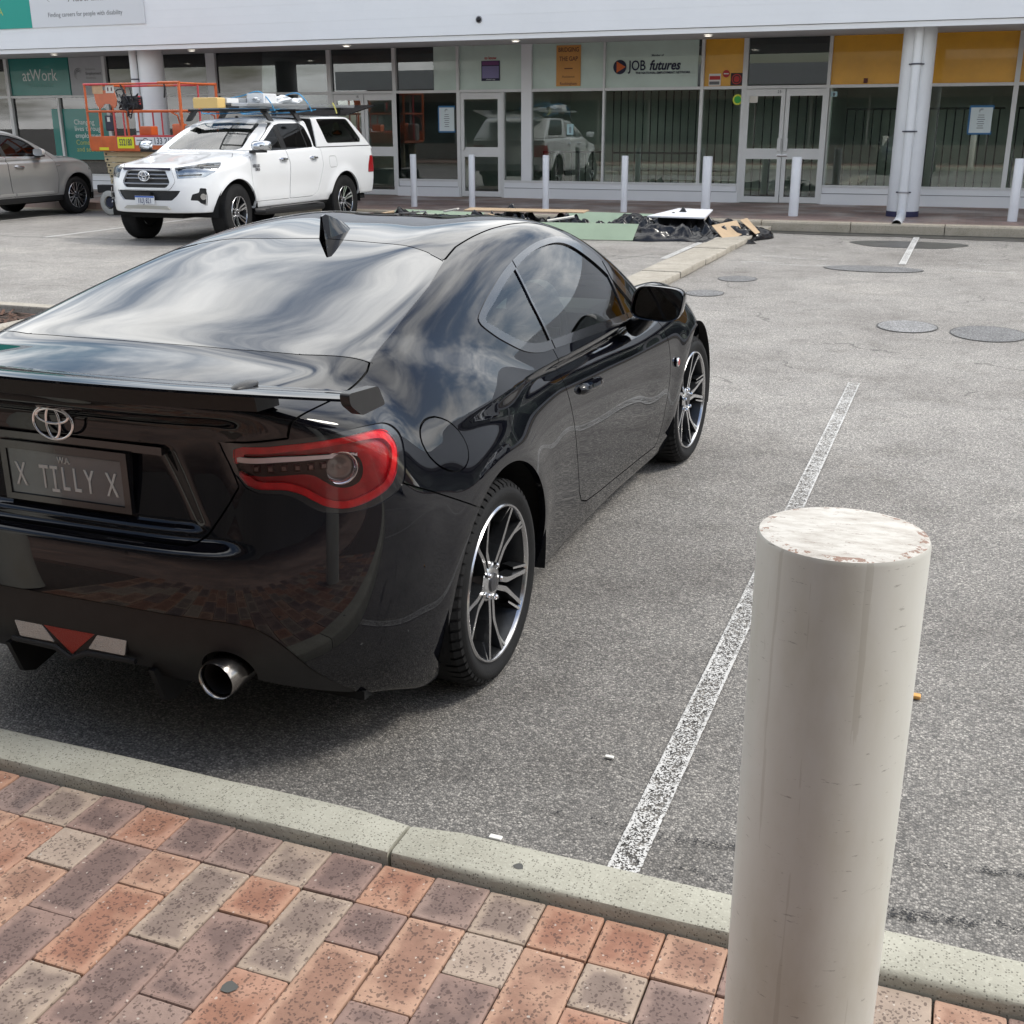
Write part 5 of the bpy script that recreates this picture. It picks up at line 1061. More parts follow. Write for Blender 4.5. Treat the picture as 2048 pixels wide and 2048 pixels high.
    for sg in (1, -1):
        for yc in (.012, 2.575):
            MB().lathe([(.50 * sg, .395), (.865 * sg, .392)], 40, c=(0, yc, .31), a0=R(-14), a1=R(194)).build('wheel_well', dk, root)
            MB().lathe([(.50 * sg, .395), (.50 * sg, .0)], 40, c=(0, yc, .31), a0=R(-14), a1=R(194)).build('wheel_well', dk, root)
    MB().box((-.72, -.6, .19), (.72, 3.2, .215)).build('floor_pan', dk, root)
    MB().box((-.55, -.72, .31), (.55, -.55, .60)).build('rear_crash_beam', dk, root)
    # --- wing on the boot lid
    wm = paint; b = MB()
    xs = np.linspace(-.82, .82, 33); V = []; prof = [(-.905, 1.052), (-.904, 1.058), (-.87, 1.060), (-.80, 1.055), (-.768, 1.046), (-.768, 1.040), (-.80, 1.040), (-.87, 1.045)]
    for x in xs:
        sw = .095 * (x / .82) ** 2; dz = -.006 * (x / .82) ** 2
        V += [(x, y + sw, z + dz) for y, z in prof]
    p = len(prof); F = [(i * p + j, i * p + (j + 1) % p, (i + 1) * p + (j + 1) % p, (i + 1) * p + j) for i in range(len(xs) - 1) for j in range(p)] + [tuple(range(p)), tuple((len(xs) - 1) * p + j for j in range(p))]
    wing = b.add(V, F).build('rear_wing', wm, root, smooth=True, angle=40)
    bb = MB(); xs = np.linspace(-.60, .60, 25); V = []
    for x in xs:
        sw = .095 * (x / .82) ** 2
        V += [(x, -.872 + sw, 1.05), (x, -.862 + sw, 1.005), (x, -.77 + sw, 1.0), (x, -.775 + sw, 1.046)]
    F = [(i * 4 + j, i * 4 + (j + 1) % 4, i * 4 + 4 + (j + 1) % 4, i * 4 + 4 + j) for i in range(len(xs) - 1) for j in range(4)] + [(0, 1, 2, 3), tuple(len(xs) * 4 - 4 + j for j in range(4))]
    bb.add(V, F).build('wing_base', blackplastic(), wing, smooth=True, angle=50)
    for sg in (1, -1):
        pl = rpoly([(-.817, 1.067), (-.681, 1.057), (-.649, 1.007), (-.761, 1.006), (-.812, 1.040)], .012)
        MB().prism(pl, .818 * sg, .842 * sg, lambda u, v, d: (d, u, v)).build('wing_end', mat('satin_black', (.02, .02, .021), .4, var=.2, vscale=20), wing)
        mbp = MB(); V = []
        for i in range(9):
            for j in range(16):
                a = math.pi * i / 8; t = 2 * math.pi * j / 16; V.append((sg * .55 + .020 * math.sin(a) * math.cos(t), -.78 + .050 * math.cos(a), 1.054 + .012 * math.sin(a) * math.sin(t)))
        F = [(i * 16 + j, i * 16 + (j + 1) % 16, (i + 1) * 16 + (j + 1) % 16, (i + 1) * 16 + j) for i in range(8) for j in range(16)]
        mbp.add(V, F).build('wing_mount_cap', mat('satin_black'), wing, smooth=True)
    # --- plate, emblem, lamps low down, exhausts
    pm = mat('plate_black', (.075, .092, .10), .16, 0, var=.2, vscale=10, coat=.8)
    yp = -.793
    pl = MB().bbox((-.178, yp, .721), (.182, yp + .006, .841), .004).build('number_plate', pm, lid)
    mt = mat('plate_letter', (.56, .58, .55), .5)
    for body_, x, z, sz, sx in (('X', -.142, .772, .088, .56), ('T', -.066, .772, .088, .56), ('I', -.034, .772, .088, .56), ('L', .0, .772, .088, .56), ('L', .036, .772, .088, .56), ('Y', .076, .772, .088, .56), ('X', .145, .772, .088, .56)):
        text('plate_lettering', body_, sz, mt, pl, frame((x + .002, yp - .0012, z), (1, 0, 0), (0, 0, 1)), sx=sx, bold=.0004)
    for dz in (-.0305, .0305): MB().box((-.044, yp - .0018, .772 + dz - .004), (-.020, yp - .0002, .772 + dz + .004)).build('plate_lettering', mt, pl)
    text('plate_lettering', 'W.A.', .024, mt, pl, frame((.004, yp - .0012, .823), (1, 0, 0), (0, 0, 1)), sx=.8)
    fr = MB()
    for a_, b_ in (((-.197, yp - .004, .841), (.201, yp + .010, .862)), ((-.197, yp - .004, .705), (.201, yp + .010, .721)), ((-.197, yp - .004, .721), (-.178, yp + .010, .841)), ((.182, yp - .004, .721), (.201, yp + .010, .841))): fr.box(a_, b_)
    fr.build('plate_surround', trim, lid)
    fr2 = MB().box((-.19, yp + .008, .71), (.194, -.752, .858)).build('plate_bracket', blackplastic(), lid)
    emblem('emblem', lid, chrome(), (.0, -.808, .926), .122, .086, r=.0042)
    MB().box((-.30, -.785, .864), (.30, -.765, .884)).build('plate_lamp_bar', trim, lid)
    # central reversing lamp with the red fog triangle
    zc = .345; yr = -.848
    rl = MB().prism(rpoly([(-.185, .385), (.185, .385), (.172, .335), (.05, .335), (0, .312), (-.05, .335), (-.172, .335)], .006), yr, yr + .03, lambda u, v, d: (u, d, v)).build('reversing_lamp', blackplastic(), root)
    clr = mat('lamp_prism', (.55, .55, .54), .12, .6, bmp=.8, bscale=220)
    for sg in (1, -1):
        MB().prism([(sg * u, v) for u, v in rpoly([(.055, .338), (.170, .338), (.182, .382), (.09, .382)], .004)], yr - .002, yr, lambda u, v, d: (u, d, v)).build('clear_lens', clr, rl)
    MB().prism([(-.082, .383), (.082, .383), (.0, .314)], yr - .003, yr - .0005, lambda u, v, d: (u, d, v)).build('fog_lens', mat('fog_red', (.30, .03, .02), .3, 0, bmp=.6, bscale=300), rl)
    MB().tube([(-.20, -.846, .325), (-.05, -.852, .325), (0, -.856, .303), (.05, -.852, .325), (.20, -.846, .325)], .008, 8).build('diffuser_lip', blackplastic(), root, smooth=True)
    for x in (-.235, .235):
        MB().prism([(-.835, .30), (-.80, .20), (-.76, .185), (-.5, .24), (-.5, .32)], x - .008, x + .008, lambda u, v, d: (d, u, v)).build('diffuser_fin', blackplastic(), root)
    for sg in (1, -1):
        ex = MB().lathe([(.0, .044), (-.012, .0455), (-.016, .049), (-.008, .052), (.03, .052), (.20, .050)], 40, axis='y', c=(0, 0, 0)).build('exhaust_tip', mat('exhaust_chrome', (.30, .28, .265), .18, 1., var=.35, vscale=20, rvar=.06), root, smooth=True, angle=70)
        ex.location = (.452 * sg, -.845, .322); ex.rotation_euler = (R(3), 0, 0)
        MB().lathe([(.0, .044), (.16, .043), (.16, 0)], 32, axis='y').build('exhaust_bore', mat('soot', (.010, .009, .009), .9, var=.4), ex, smooth=True)
    MB().box((-.50, -.66, .24), (.50, -.60, .46)).build('rear_valance', dk, root)
    # --- mirrors, handles, badges, aerial
    for sg in (1, -1):
        rings = []
        for t, (yy, sc_, dx) in enumerate([(1.455, .94, 0), (1.452, 1.0, 0), (1.47, 1.02, 0), (1.52, .98, 0), (1.57, .86, -.008), (1.605, .62, -.018), (1.622, .25, -.03)]):
            ring = []
            for k in range(28):
                a = 2 * math.pi * k / 28; ex_ = .55; cx = math.copysign(abs(math.cos(a)) ** ex_, math.cos(a)); cz = math.copysign(abs(math.sin(a)) ** ex_, math.sin(a))
                ring.append((sg * (.945 + dx + .100 * sc_ * cx + .012 * cz), yy + .006 * cx + .006 * cz * (yy < 1.47), .948 + .066 * sc_ * cz - .008 * cx))
            rings.append(ring)
        V = [v for r_ in rings for v in r_]; F = [(i * 28 + k, i * 28 + (k + 1) % 28, (i + 1) * 28 + (k + 1) % 28, (i + 1) * 28 + k) for i in range(len(rings) - 1) for k in range(28)] + [tuple((len(rings) - 1) * 28 + k for k in range(28))]
        mr = MB().add(V, F).build('door_mirror', paint, root, smooth=True, angle=60)
        g = [(sg * (.945 + .100 * .93 * math.copysign(abs(math.cos(a)) ** .55, math.cos(a)) + .012 * math.copysign(abs(math.sin(a)) ** .55, math.sin(a))), 1.466 - .004 * math.copysign(abs(math.cos(a)) ** .55, math.cos(a)) + .007 * math.copysign(abs(math.sin(a)) ** .55, math.sin(a)), .948 + .060 * math.copysign(abs(math.sin(a)) ** .55, math.sin(a)) - .008 * math.copysign(abs(math.cos(a)) ** .55, math.cos(a))) for a in np.linspace(0, 2 * math.pi, 41)[:-1]]
        mk('mirror_glass', g, [tuple(range(40)) if sg > 0 else tuple(range(40))[::-1]], mat('mirror', (.22, .24, .25), .03, 1.), mr)
        MB().tube([(sg * .80, 1.66, .815), (sg * .845, 1.62, .845), (sg * .89, 1.57, .893), (sg * .92, 1.55, .905)], [.040, .036, .034, .03], 12).build('mirror_stalk', trim, mr, smooth=True)
        d = [o for o in root.children if o.name.startswith('door') and 'mirror' not in o.name and 'window' not in o.name][0 if sg > 0 else 1]
        pts = crv([(.846, .722), (.90, .722), (.965, .718), (1.03, .714), (1.075, .711)], 4); V3 = [(sg * (hitx + .016 * (1 - abs(i / (len(pts) - 1) * 2 - 1) ** 4)), y, z) for i, (y, z) in enumerate(pts) for hitx in [float(_cW(y) + _cS(z)) - .004]]
        MB().tube(V3, [.012, .018] + [.0195] * (len(V3) - 4) + [.018, .012], 10).build('door_handle', paint_mat('black_paint', (0, 0, 0)), d, smooth=True)
        sc_v = []; 
        for i in range(6):
            for j in range(20):
                a = 2 * math.pi * j / 20; rr_ = i / 5; y = .955 + .075 * rr_ * math.cos(a); z = .700 + .043 * rr_ * math.sin(a)
                sc_v.append((sg * (float(_cW(y) + _cS(z)) - .0145 + .001 + .004 * rr_ * rr_), y, z))
        F = [(i * 20 + j, i * 20 + (j + 1) % 20, (i + 1) * 20 + (j + 1) % 20, (i + 1) * 20 + j) for i in range(5) for j in range(20)]
        MB().add(sc_v, F).build('handle_cup', trim, d, smooth=True)
        x = float(_cW(2.15) + _cS(.58)) + .012
        MB().lathe([(x * sg - .006 * sg, .022), (x * sg, .022), (x * sg + .003 * sg, .018), (x * sg + .003 * sg, 0)], 24, c=(0, 2.15, .582)).build('wing_badge', chrome(), root, smooth=True)
        MB().lathe([(x * sg + .003 * sg, .015), (x * sg + .0042 * sg, .012), (x * sg + .0042 * sg, 0)], 24, c=(0, 2.15, .582)).build('badge_insert', mat('badge_red', (.35, .02, .02), .3), root, smooth=True)
    # shark fin aerial
    prof = [(.525, 1.250, .031), (.50, 1.290, .017), (.503, 1.335, .006), (.520, 1.342, .004), (.58, 1.322, .006), (.66, 1.289, .008), (.70, 1.272, .006)]
    V = []; 
    for (y, zt, wd) in [(.553, 1.268, .007), (.540, 1.300, .009), (.534, 1.327, .006), (.556, 1.333, .008), (.590, 1.324, .012), (.63, 1.311, .015), (.67, 1.299, .014), (.705, 1.284, .009)]:
        zb = float(_cH(y)) - .004
        V += [(-wd * 2.0, y, zb), (-wd * 1.3, y, zb + (zt - zb) * .45), (-wd * .5, y, zt - .003), (wd * .5, y, zt - .003), (wd * 1.3, y, zb + (zt - zb) * .45), (wd * 2.0, y, zb)]
    F = [(i * 6 + j, i * 6 + j + 1, (i + 1) * 6 + j + 1, (i + 1) * 6 + j) for i in range(7) for j in range(5)] + [tuple(range(6)), tuple(42 + j for j in range(6))]
    MB().add(V, F).build('aerial_fin', paint, root, smooth=True, angle=60)
    # --- cabin
    ck = mat('cabin_black', (.012, .012, .013), .65, var=.3, vscale=8, bmp=.2, bscale=80); ck2 = mat('cabin_grey', (.06, .065, .062), .6, var=.2, vscale=6)
    MB().box((-.66, -.35, .22), (.66, 2.1, .30)).build('cabin_floor', ck, root)
    MB().bbox((-.62, -.42, .62), (.62, .12, .98), .06).build('parcel_shelf', ck, root)
    for sg in (1, -1):
        st = MB(); xc = .36 * sg
        st.bbox((xc - .25, .95, .36), (xc + .25, 1.45, .52), .05)
        V = []
        for i, (y, z, hw, th) in enumerate([(1.0, .45, .25, .10), (.90, .62, .25, .10), (.83, .80, .23, .09), (.78, .92, .19, .07), (.76, .98, .13, .06), (.75, 1.02, .12, .06), (.745, 1.10, .11, .05), (.75, 1.13, .07, .03)]):
            V += [(xc - hw, y, z), (xc - hw * .9, y + th, z), (xc + hw * .9, y + th, z), (xc + hw, y, z), (xc + hw * .9, y - .05, z), (xc - hw * .9, y - .05, z)]
        st.add(V, [(i * 6 + j, i * 6 + (j + 1) % 6, i * 6 + 6 + (j + 1) % 6, i * 6 + 6 + j) for i in range(7) for j in range(6)] + [tuple(42 + j for j in range(6))])
        st.build('seat', ck, root, smooth=True, angle=50)
    MB().bbox((-.66, 1.62, .55), (.66, 2.02, .88), .06).build('dashboard', ck2, root)
    MB().bbox((-.16, .95, .3), (.16, 1.7, .55), .04).build('centre_console', ck, root)
    pts = [(.36 + .18 * math.cos(a), 1.52 + .07 * math.sin(a), .80 + .165 * math.sin(a)) for a in np.linspace(0, 2 * math.pi, 33)[:-1]]
    MB().tube(pts, .016, 8, closed=True).tube([(.20, 1.53, .80), (.52, 1.53, .80)], .02, 6).tube([(.36, 1.53, .80), (.36, 1.75, .70)], .03, 8).build('steering_wheel', ck, root, smooth=True)
    MB().tube([(.36 + .55 * 0, 1.60, .885), (.36, 1.72, .90)], [.11, .09], 16).build('instrument_hood', ck2, root, smooth=True)
    MB().bbox((-.11, 1.50, 1.17), (.11, 1.53, 1.23), .01).build('rear_view_mirror', ck, root)
    return root
COUPE = coupe()
# ------------------------------------------------------------------ white dual-cab utility as smooth surfaces (origin under the front axle, y forward)
_uS = spl([(.40, .865), (.50, .895), (.65, .918), (.85, .930), (1.0, .932), (1.12, .922), (1.26, .893), (1.4, .84)])
_uF = spl([(.35, .90), (.46, .945), (.55, .962), (.66, .966), (.76, .958), (.85, .945), (.95, .922), (1.04, .885), (1.10, .82), (1.2, .6)])
_uT = spl([(-4.2, 1.262), (-.9, 1.262), (-.45, 1.245), (0, 1.19), (.4, 1.132), (.7, 1.092), (.86, 1.058), (1.0, 1.0)])
def fute(P):
    x = np.abs(P[:, 0]); y = P[:, 1]; z = P[:, 2]
    W = _uS(z) - .05 * sst(y, .1, 1.0)
    for yc in (.10, -2.93):
        r = np.hypot(y - yc, z - .40); W = W + .030 * np.exp(-((r - .47) / .085) ** 2) * sst(z, .45, .6)
    W = W - .012 * sst(y, -2.3, -1.9) * (1 - sst(y, -.6, -.3)) * np.exp(-((z - .72) / .15) ** 2)
    side = x - W
    front = y - (_uF(z) - .43 * (x / .90) ** 3.4)
    top = z - (_uT(y) - .035 * (x / .85) ** 2 * sst(y, -.6, -.2) - .03 * (x / .85) ** 6 * sst(y, -.5, 0) + .012 * np.exp(-((x - .55) / .12) ** 2) * sst(y, -.5, .1))
    rear = -3.95 - y + .05 * (x / .9) ** 4 - .04 * np.exp(-((z - .8) / .3) ** 2)
    low = smax(smax(smax(side, front, .12), top * .97, .085), rear, .06)
    dz = z - 1.26
    dc = np.maximum(dz, -.04)
    cs = (x - (.872 - .30 * dc - .22 * dc * dc - .02 * sst(y, -1.2, -.3) + np.minimum(dz + .04, 0) * .8)) * .94
    wsz = (z - (1.245 - (y + .34) * .475 + .025 * np.sin(np.clip((y + .4) / -.85, 0, 1) * math.pi) - .035 * (x / .75) ** 2)) * .88
    rf = z - (1.712 - .035 * (x / .65) ** 2 - .012 * ((y + 1.7) / .6) ** 2)
    cab = smax(smax(smax(cs, wsz, .07), rf, .07), -2.12 - y, .03)
    cab = smax(cab, 1.12 - z, .03)
    c2 = (x - (.893 - .13 * dz - .14 * dz * dz)) * .98
    rf2 = z - (1.752 - .03 * (x / .8) ** 2 - .02 * ((y + 2.9) / .8) ** 2)
    rr = (-y - 3.93 + dz * 1.32) * .60
    can = smax(smax(smax(c2, rf2, .07), rr, .07), y + 2.155, .02)
    can = smax(can, 1.20 - z, .02)
    b = smin(smin(low, cab, .02), can, .012)
    return smax(b, .44 - z + .05 * (1 - sst(y, -3.6, -3.0)) + .05 * sst(y, -.4, .6) * 0, .03)
def diagf(V): return np.stack([(V[:, 0] - V[:, 1]) * .70711, V[:, 2]], 1)
def front_(V): return V[:, [0, 2]]
def plate_letters(par, body, x, y, z, size, m, fwd=1, **k):
    return text('plate_lettering', body, size, m, par, frame((x, y, z), (-fwd, 0, 0), (0, 0, 1)), ext=.0006, **k)
def ute():
    root = thing('white_ute', 'white four-door utility with a canopy and laden roof racks, facing the camera', 'utility', (-10.701, 14.535, 0), math.pi + -.0212 )
    wp = paint_mat('white_paint', (.74, .75, .76), 1.45, rough=.35); gap_shade = mat('gap_shade_black'); bp = blackplastic(); ch = chrome()
    dgl = glass_mat('ute_glass', (.16, .17, .17), 1.55)
    S = Shell(fute, (-.06, -4.15, .36), (1.04, 1.08, 1.86), .019)
    for yc in (.10, -2.93): S.panel(lambda V, yc=yc: np.hypot((V[:, 1] - yc), V[:, 2] - .41) - .468, -2, lambda c, L: (c[:, 0] > .4) & (c[:, 2] < 1.0))
    z0 = lambda c, L: L == 0
    wsp = rpoly([(-.3, 1.262), (.60, 1.262), (.66, 1.29), (.55, 1.600), (.49, 1.628), (-.3, 1.645)], .03)
    S.panel(lambda V: psdf(front_(V), wsp), 1, lambda c, L: (L == 0) & (c[:, 1] > -1.35) & (c[:, 1] < -.25) & (c[:, 2] > 1.24), gap=.003)
    # side glass: one dark band, split by the pillar
    wn = rpoly([(-.53, 1.234), (-.82, 1.40), (-1.08, 1.535), (-1.22, 1.60), (-1.36, 1.622), (-1.92, 1.625), (-2.02, 1.57), (-2.075, 1.36), (-2.07, 1.265), (-1.2, 1.242)], .03)
    flank = lambda c: c[:, 0] > .872 - .30 * (c[:, 2] - 1.26) - .22 * (c[:, 2] - 1.26) ** 2 - .05
    sd = lambda c, L: (c[:, 0] > .58) & (c[:, 2] > 1.19) & (c[:, 1] > -2.14) & (c[:, 1] < -.3)
    S.panel(lambda V: psdf(side_(V), wn), 2, lambda c, L: sd(c, L) & (L == 0))
    for (a, b, lb) in ((-1.16, -1.30, 3), (-1.875, -1.905, 3)):
        S.panel(lambda V: np.abs(V[:, 1] - (a + b) / 2 - (1.43 - V[:, 2]) * -.12) - abs(a - b) / 2, lb, lambda c, L: sd(c, L) & (L == 2))
    c = S.cen(); S.L[(S.L == 2) & (c[:, 1] < -1.2)] = 4
    cw = rpoly([(-2.30, 1.685), (-3.24, 1.69), (-3.58, 1.37), (-3.56, 1.325), (-2.49, 1.322)], .04)
    S.panel(lambda V: psdf(side_(V), cw), 5, lambda c, L: (c[:, 0] > .6) & (L == 0) & (c[:, 1] < -2.16), gap=.004)
    # canopy, doors, panels
    S.panel(lambda V: np.maximum(V[:, 1] + 2.157, 1.262 - V[:, 2]), 6, lambda c, L: (L == 0) & (c[:, 1] < -1.9), gap=.007)
    df = rpoly([(-.30, 1.24), (-.275, 1.0), (-.29, .535), (-1.28, .53), (-1.31, 1.05), (-1.245, 1.235), (-1.19, 1.63), (-1.24, 1.645), (-1.05, 1.565), (-.77, 1.42), (-.46, 1.25)], .02)
    drr = rpoly([(-1.288, .53), (-1.95, .53), (-2.10, .60), (-2.27, 1.0), (-2.25, 1.245), (-2.13, 1.52), (-2.03, 1.655), (-1.198, 1.655), (-1.253, 1.235), (-1.318, 1.05)], .04)
    S.panel(lambda V: psdf(side_(V), df), 7, lambda c, L: (c[:, 0] > .55) & (L == 0), gap=.0035); S.panel(lambda V: psdf(side_(V), drr), 8, lambda c, L: (c[:, 0] > .55) & (L == 0), gap=.0035)
    bn = np.array([(-.3, -.40), (.56, -.38), (.735, -.10), (.72, .23), (.62, .60), (.43, .82), (.30, .86), (-.3, .875)])
    S.panel(lambda V: psdf(top_(V), bn), 9, lambda c, L: (L == 0) & (c[:, 2] > 1.0) & (c[:, 1] > -.6), gap=.004)
    hd = np.array([((p[0] - p[1]) * .70711, p[2]) for p in [(.43, .826, 1.046), (.601, .701, 1.074), (.70, .46, 1.098), (.80, .26, 1.105), (.85, .36, 1.06), (.87, .518, .985), (.795, .648, .919), (.649, .79, .911), (.5, .875, .904)]])
    S.panel(lambda V: psdf(diagf(V), hd), 10, lambda c, L: np.isin(L, [0, 9, -1]) & (c[:, 0] > .3) & (c[:, 1] > .1) & (c[:, 2] > .85) & (c[:, 2] < 1.14))
    gri = rpoly([(-.3, 1.008), (.325, 1.008), (.405, .85), (.35, .782), (-.3, .78)], .03); gout = rpoly([(-.3, 1.05), (.40, 1.05), (.475, .86), (.40, .752), (-.3, .75)], .03)
    fr = lambda c, L: (c[:, 1] > .6) & (L == 0)
    S.panel(lambda V: psdf(front_(V), gout), 11, fr, gap=.002); S.panel(lambda V: psdf(front_(V), gri), 12, lambda c, L: (c[:, 1] > .6) & (L == 11))
    itk = rpoly([(-.3, .742), (.54, .745), (.50, .68), (.42, .612), (-.3, .61)], .02); S.panel(lambda V: psdf(front_(V), itk), 13, fr)
    fg = rpoly([((x - y) * .70711, z) for x, y, z in [(.749, .725, .777), (.81, .656, .769), (.828, .711, .536), (.743, .73, .575), (.727, .754, .607), (.647, .823, .614), (.673, .804, .694), (.741, .74, .717)]], .012)
    S.panel(lambda V: psdf(diagf(V), fg), 14, lambda c, L: (L == 0) & (c[:, 1] > .4) & (c[:, 2] < .8) & (c[:, 0] > .5))
    fl = rpoly([(-2.46, 1.12), (-2.68, 1.12), (-2.70, .95), (-2.47, .945)], .05); S.panel(lambda V: psdf(side_(V), fl), 15, lambda c, L: (L == 0) & (c[:, 0] > .6), gap=.003)
    tl = rpoly([(-3.80, 1.10), (-4.0, 1.10), (-4.0, .83), (-3.72, .83), (-3.73, .95)], .02); S.panel(lambda V: psdf(side_(V), tl), 16, lambda c, L: (L == 0) & (c[:, 0] > .6))
    # objects
    S.obj('body', [0], wp, root, skirt=.03, side='B'); S.obj('canopy', [6], wp, root, skirt=.02, side='B'); S.obj('bonnet', [9], wp, root, skirt=.015, side='B')
    wsm = glass_mat('ute_windscreen', (.72, .78, .70), 2.0); S.obj('windscreen', [1], wsm, root, off=-.003, side='B')
    S.obj('grille_surround', [11], mat('grille_silver', (.70, .71, .72), .3, .3), root, off=.008, skirt=.03, side='B'); gr = S.obj('grille', [12], mat('grille_black', (.012, .012, .013), .5), root, off=-.03, side='B')
    S.obj('lower_intake', [13], mat('mesh_black', (.014, .014, .015), .6, var=.5, vscale=60), root, off=-.03, skirt=.0, side='B'); MB().prism(rpoly([(-.40, .497), (.40, .497), (.34, .540), (-.34, .540)], .012), .925, .9635, lambda u, v, d: (u, d, v)).build('bash_plate', mat('skid_silver', (.40, .39, .35), .5, .1), root)
    for sdn in 'LR':
        s = 1 if sdn == 'R' else -1
        d1 = S.obj('door', [7], wp, root, skirt=.02, side=sdn); d2 = S.obj('door', [8], wp, root, skirt=.02, side=sdn)
        S.obj('door_window', [2], dgl, d1, off=-.003, side=sdn); S.obj('door_window', [4], dgl, d2, off=-.003, side=sdn); S.obj('window_pillar', [3], bp, root, off=.001, side=sdn)['kind'] = 'stuff'
        S.obj('canopy_window', [5], glass_mat('canopy_glass', (.05, .055, .055), 1.5), root, off=-.003, side=sdn); S.obj('seam_dark_backing', [-1], gap_shade, root, off=-.015, side=sdn)['kind'] = 'stuff'  # last part: black strip behind the panel gaps, painting their shade
        h = S.obj('headlamp', [10], mat('lamp_chrome', (.42, .43, .45), .2, .85, var=.35, vscale=9), root, off=-.03, skirt=.0, side=sdn); S.obj('lens', [10], glass_mat('clear_lens', (.9, .92, .93), 1.5), h, off=.001, skirt=.03, side=sdn)
        S.obj('fog_surround', [14], bp, root, off=-.015, skirt=.0, side=sdn)
        if sdn == 'L': S.obj('fuel_lid', [15], wp, root, skirt=.01, side=sdn)
        else: S.obj('tray_patch', [15], wp, root, side=sdn)
        S.obj('tail_lamp', [16], mat('tail_red', (.30, .008, .012), .2, coat=.6), root, off=.006, skirt=.01, side=sdn)
        # lamp internals: projector, dark bezel bars
        for nm, (x, y, z), r, m in (('projector', (.735, .625, 1.005), .052, mat('lamp_dark', (.03, .03, .035), .15, .5)), ('projector_ring', (.74, .632, 1.006), .030, ch)):
            b = MB(); V = []
            for i in range(5):
                for j in range(18):
                    a = math.pi / 2 * i / 4; t = 2 * math.pi * j / 18; n_ = np.array([.62, .76, .1]); n_ /= np.linalg.norm(n_); u = np.cross(n_, [0, 0, 1]); u /= np.linalg.norm(u); v = np.cross(u, n_)
                    q = np.array([x, y, z]) - n_ * .03 + (u * math.cos(t) + v * math.sin(t)) * r * math.cos(a) + n_ * r * .6 * math.sin(a); V.append((q[0] * s, q[1], q[2]))
            b.add(V, [(i * 18 + j, i * 18 + (j + 1) % 18, (i + 1) * 18 + (j + 1) % 18, (i + 1) * 18 + j) for i in range(4) for j in range(18)]).build(nm, m, h, smooth=True)
        MB().bar((s * .47, .835, 1.028), (s * .79, .42, 1.078), .03, .010).build('lamp_brow', mat('lamp_dark'), h)
        MB().bar((s * .50, .850, .945), (s * .76, .665, .955), .03, .014).build('lamp_bar', ch, h)
        c_ = (s * .785, .705, .66); MB().tube([(c_[0] - s * .02, c_[1] - .03, c_[2]), (c_[0] + s * .008, c_[1] + .012, c_[2])], [.035, .042], 20).build('fog_lamp', ch, root, smooth=True)
        MB().tube([(s * .815, .685, .765), (s * .832, .685, .66), (s * .825, .70, .545), (s * .775, .745, .572)], .006, 6).build('fog_trim', ch, root, smooth=True)
        # mirror
        V = []
        rings = [(-.45, .85), (-.455, 1.0), (-.43, 1.02), (-.37, .95), (-.32, .7), (-.29, .3)]
        for yy, sc_ in rings:
            for k in range(20):
                a = 2 * math.pi * k / 20; cx = math.copysign(abs(math.cos(a)) ** .6, math.cos(a)); cz = math.copysign(abs(math.sin(a)) ** .6, math.sin(a)); V.append((s * (1.035 + .125 * sc_ * cx), yy - .04 * cx, 1.315 + .072 * sc_ * cz))
        F = [(i * 20 + k, i * 20 + (k + 1) % 20, (i + 1) * 20 + (k + 1) % 20, (i + 1) * 20 + k) for i in range(5) for k in range(20)] + [tuple(100 + k for k in range(20)), tuple(range(20))]
        mr = MB().add(V, F).build('door_mirror', mat('mirror_chrome', (.62, .64, .66), .12, .9), root, smooth=True, angle=60); MB().bar((s * .85, -.42, 1.235), (s * 1.10, -.40, 1.24), .10, .035).build('mirror_arm', bp, mr)
        for yy, dd in ((-1.14, d1), (-2.0, d2)):
            x = .922; MB().tube([(s * (x + .0), yy + .11, 1.112), (s * (x + .03), yy + .07, 1.114), (s * (x + .032), yy - .06, 1.108), (s * x, yy - .11, 1.106)], [.012, .018, .018, .012], 8).build('door_handle', ch, dd, smooth=True)
            MB().bbox((s * x - .006, yy - .06, 1.075), (s * x + .006, yy + .05, 1.135), .005).build('handle_cup', mat('cup_grey', (.35, .36, .37), .4), dd)
        # side step
        st = MB().tube([(s * .90, -.33, .40), (s * .98, -.42, .395), (s * 1.0, -1.2, .385), (s * .98, -2.08, .375), (s * .89, -2.2, .375)], [.045, .055, .055, .055, .045], 10).build('side_step', bp, root, smooth=True)
        MB().box((min(s * .93, s * 1.03), -1.95, .435), (max(s * .93, s * 1.03), -.55, .443)).build('step_tread', mat('tread_grey', (.09, .09, .09), .6, var=.4, vscale=40), st)
    # grille bars, emblem, plate
    for z, w_ in ((.955, .33), (.905, .36), (.835, .38)):
        pts = [(x, float(_uF(z)) - .43 * (abs(x) / .9) ** 3.4 - .012, z) for x in np.linspace(-w_, w_, 17)]; MB().tube(pts, .011, 6).build('grille_bar', mat('bar_silver', (.33, .34, .36), .3, .7), gr, smooth=True)
    MB().bbox((-.40, .865, 1.012), (.40, .90, 1.05), .012).build('grille_cap', mat('dark_strip', (.02, .02, .05), .25, coat=.5), root)
    emblem('emblem', gr, ch, (0, .958, .936), .182, .128, r=.0085, right=(-1, 0, 0))
    pl = MB().bbox((-.165, .985, .558), (.165, .993, .672), .004).build('number_plate', mat('plate_white', (.68, .70, .72), .4), root)
    MB().box((-.163, .9932, .650), (.163, .9940, .670)).build('plate_band', mat('plate_blue', (.02, .10, .42), .4), pl); plate_letters(pl, '1IUJ 821', 0, .9942, .604, .098, mat('plate_ink', (.02, .03, .10), .5), sx=.66, bold=.0012, space=1.05)
    MB().box((-.10, .91, .672), (.10, .985, .72)).build('plate_bracket', bp, root)
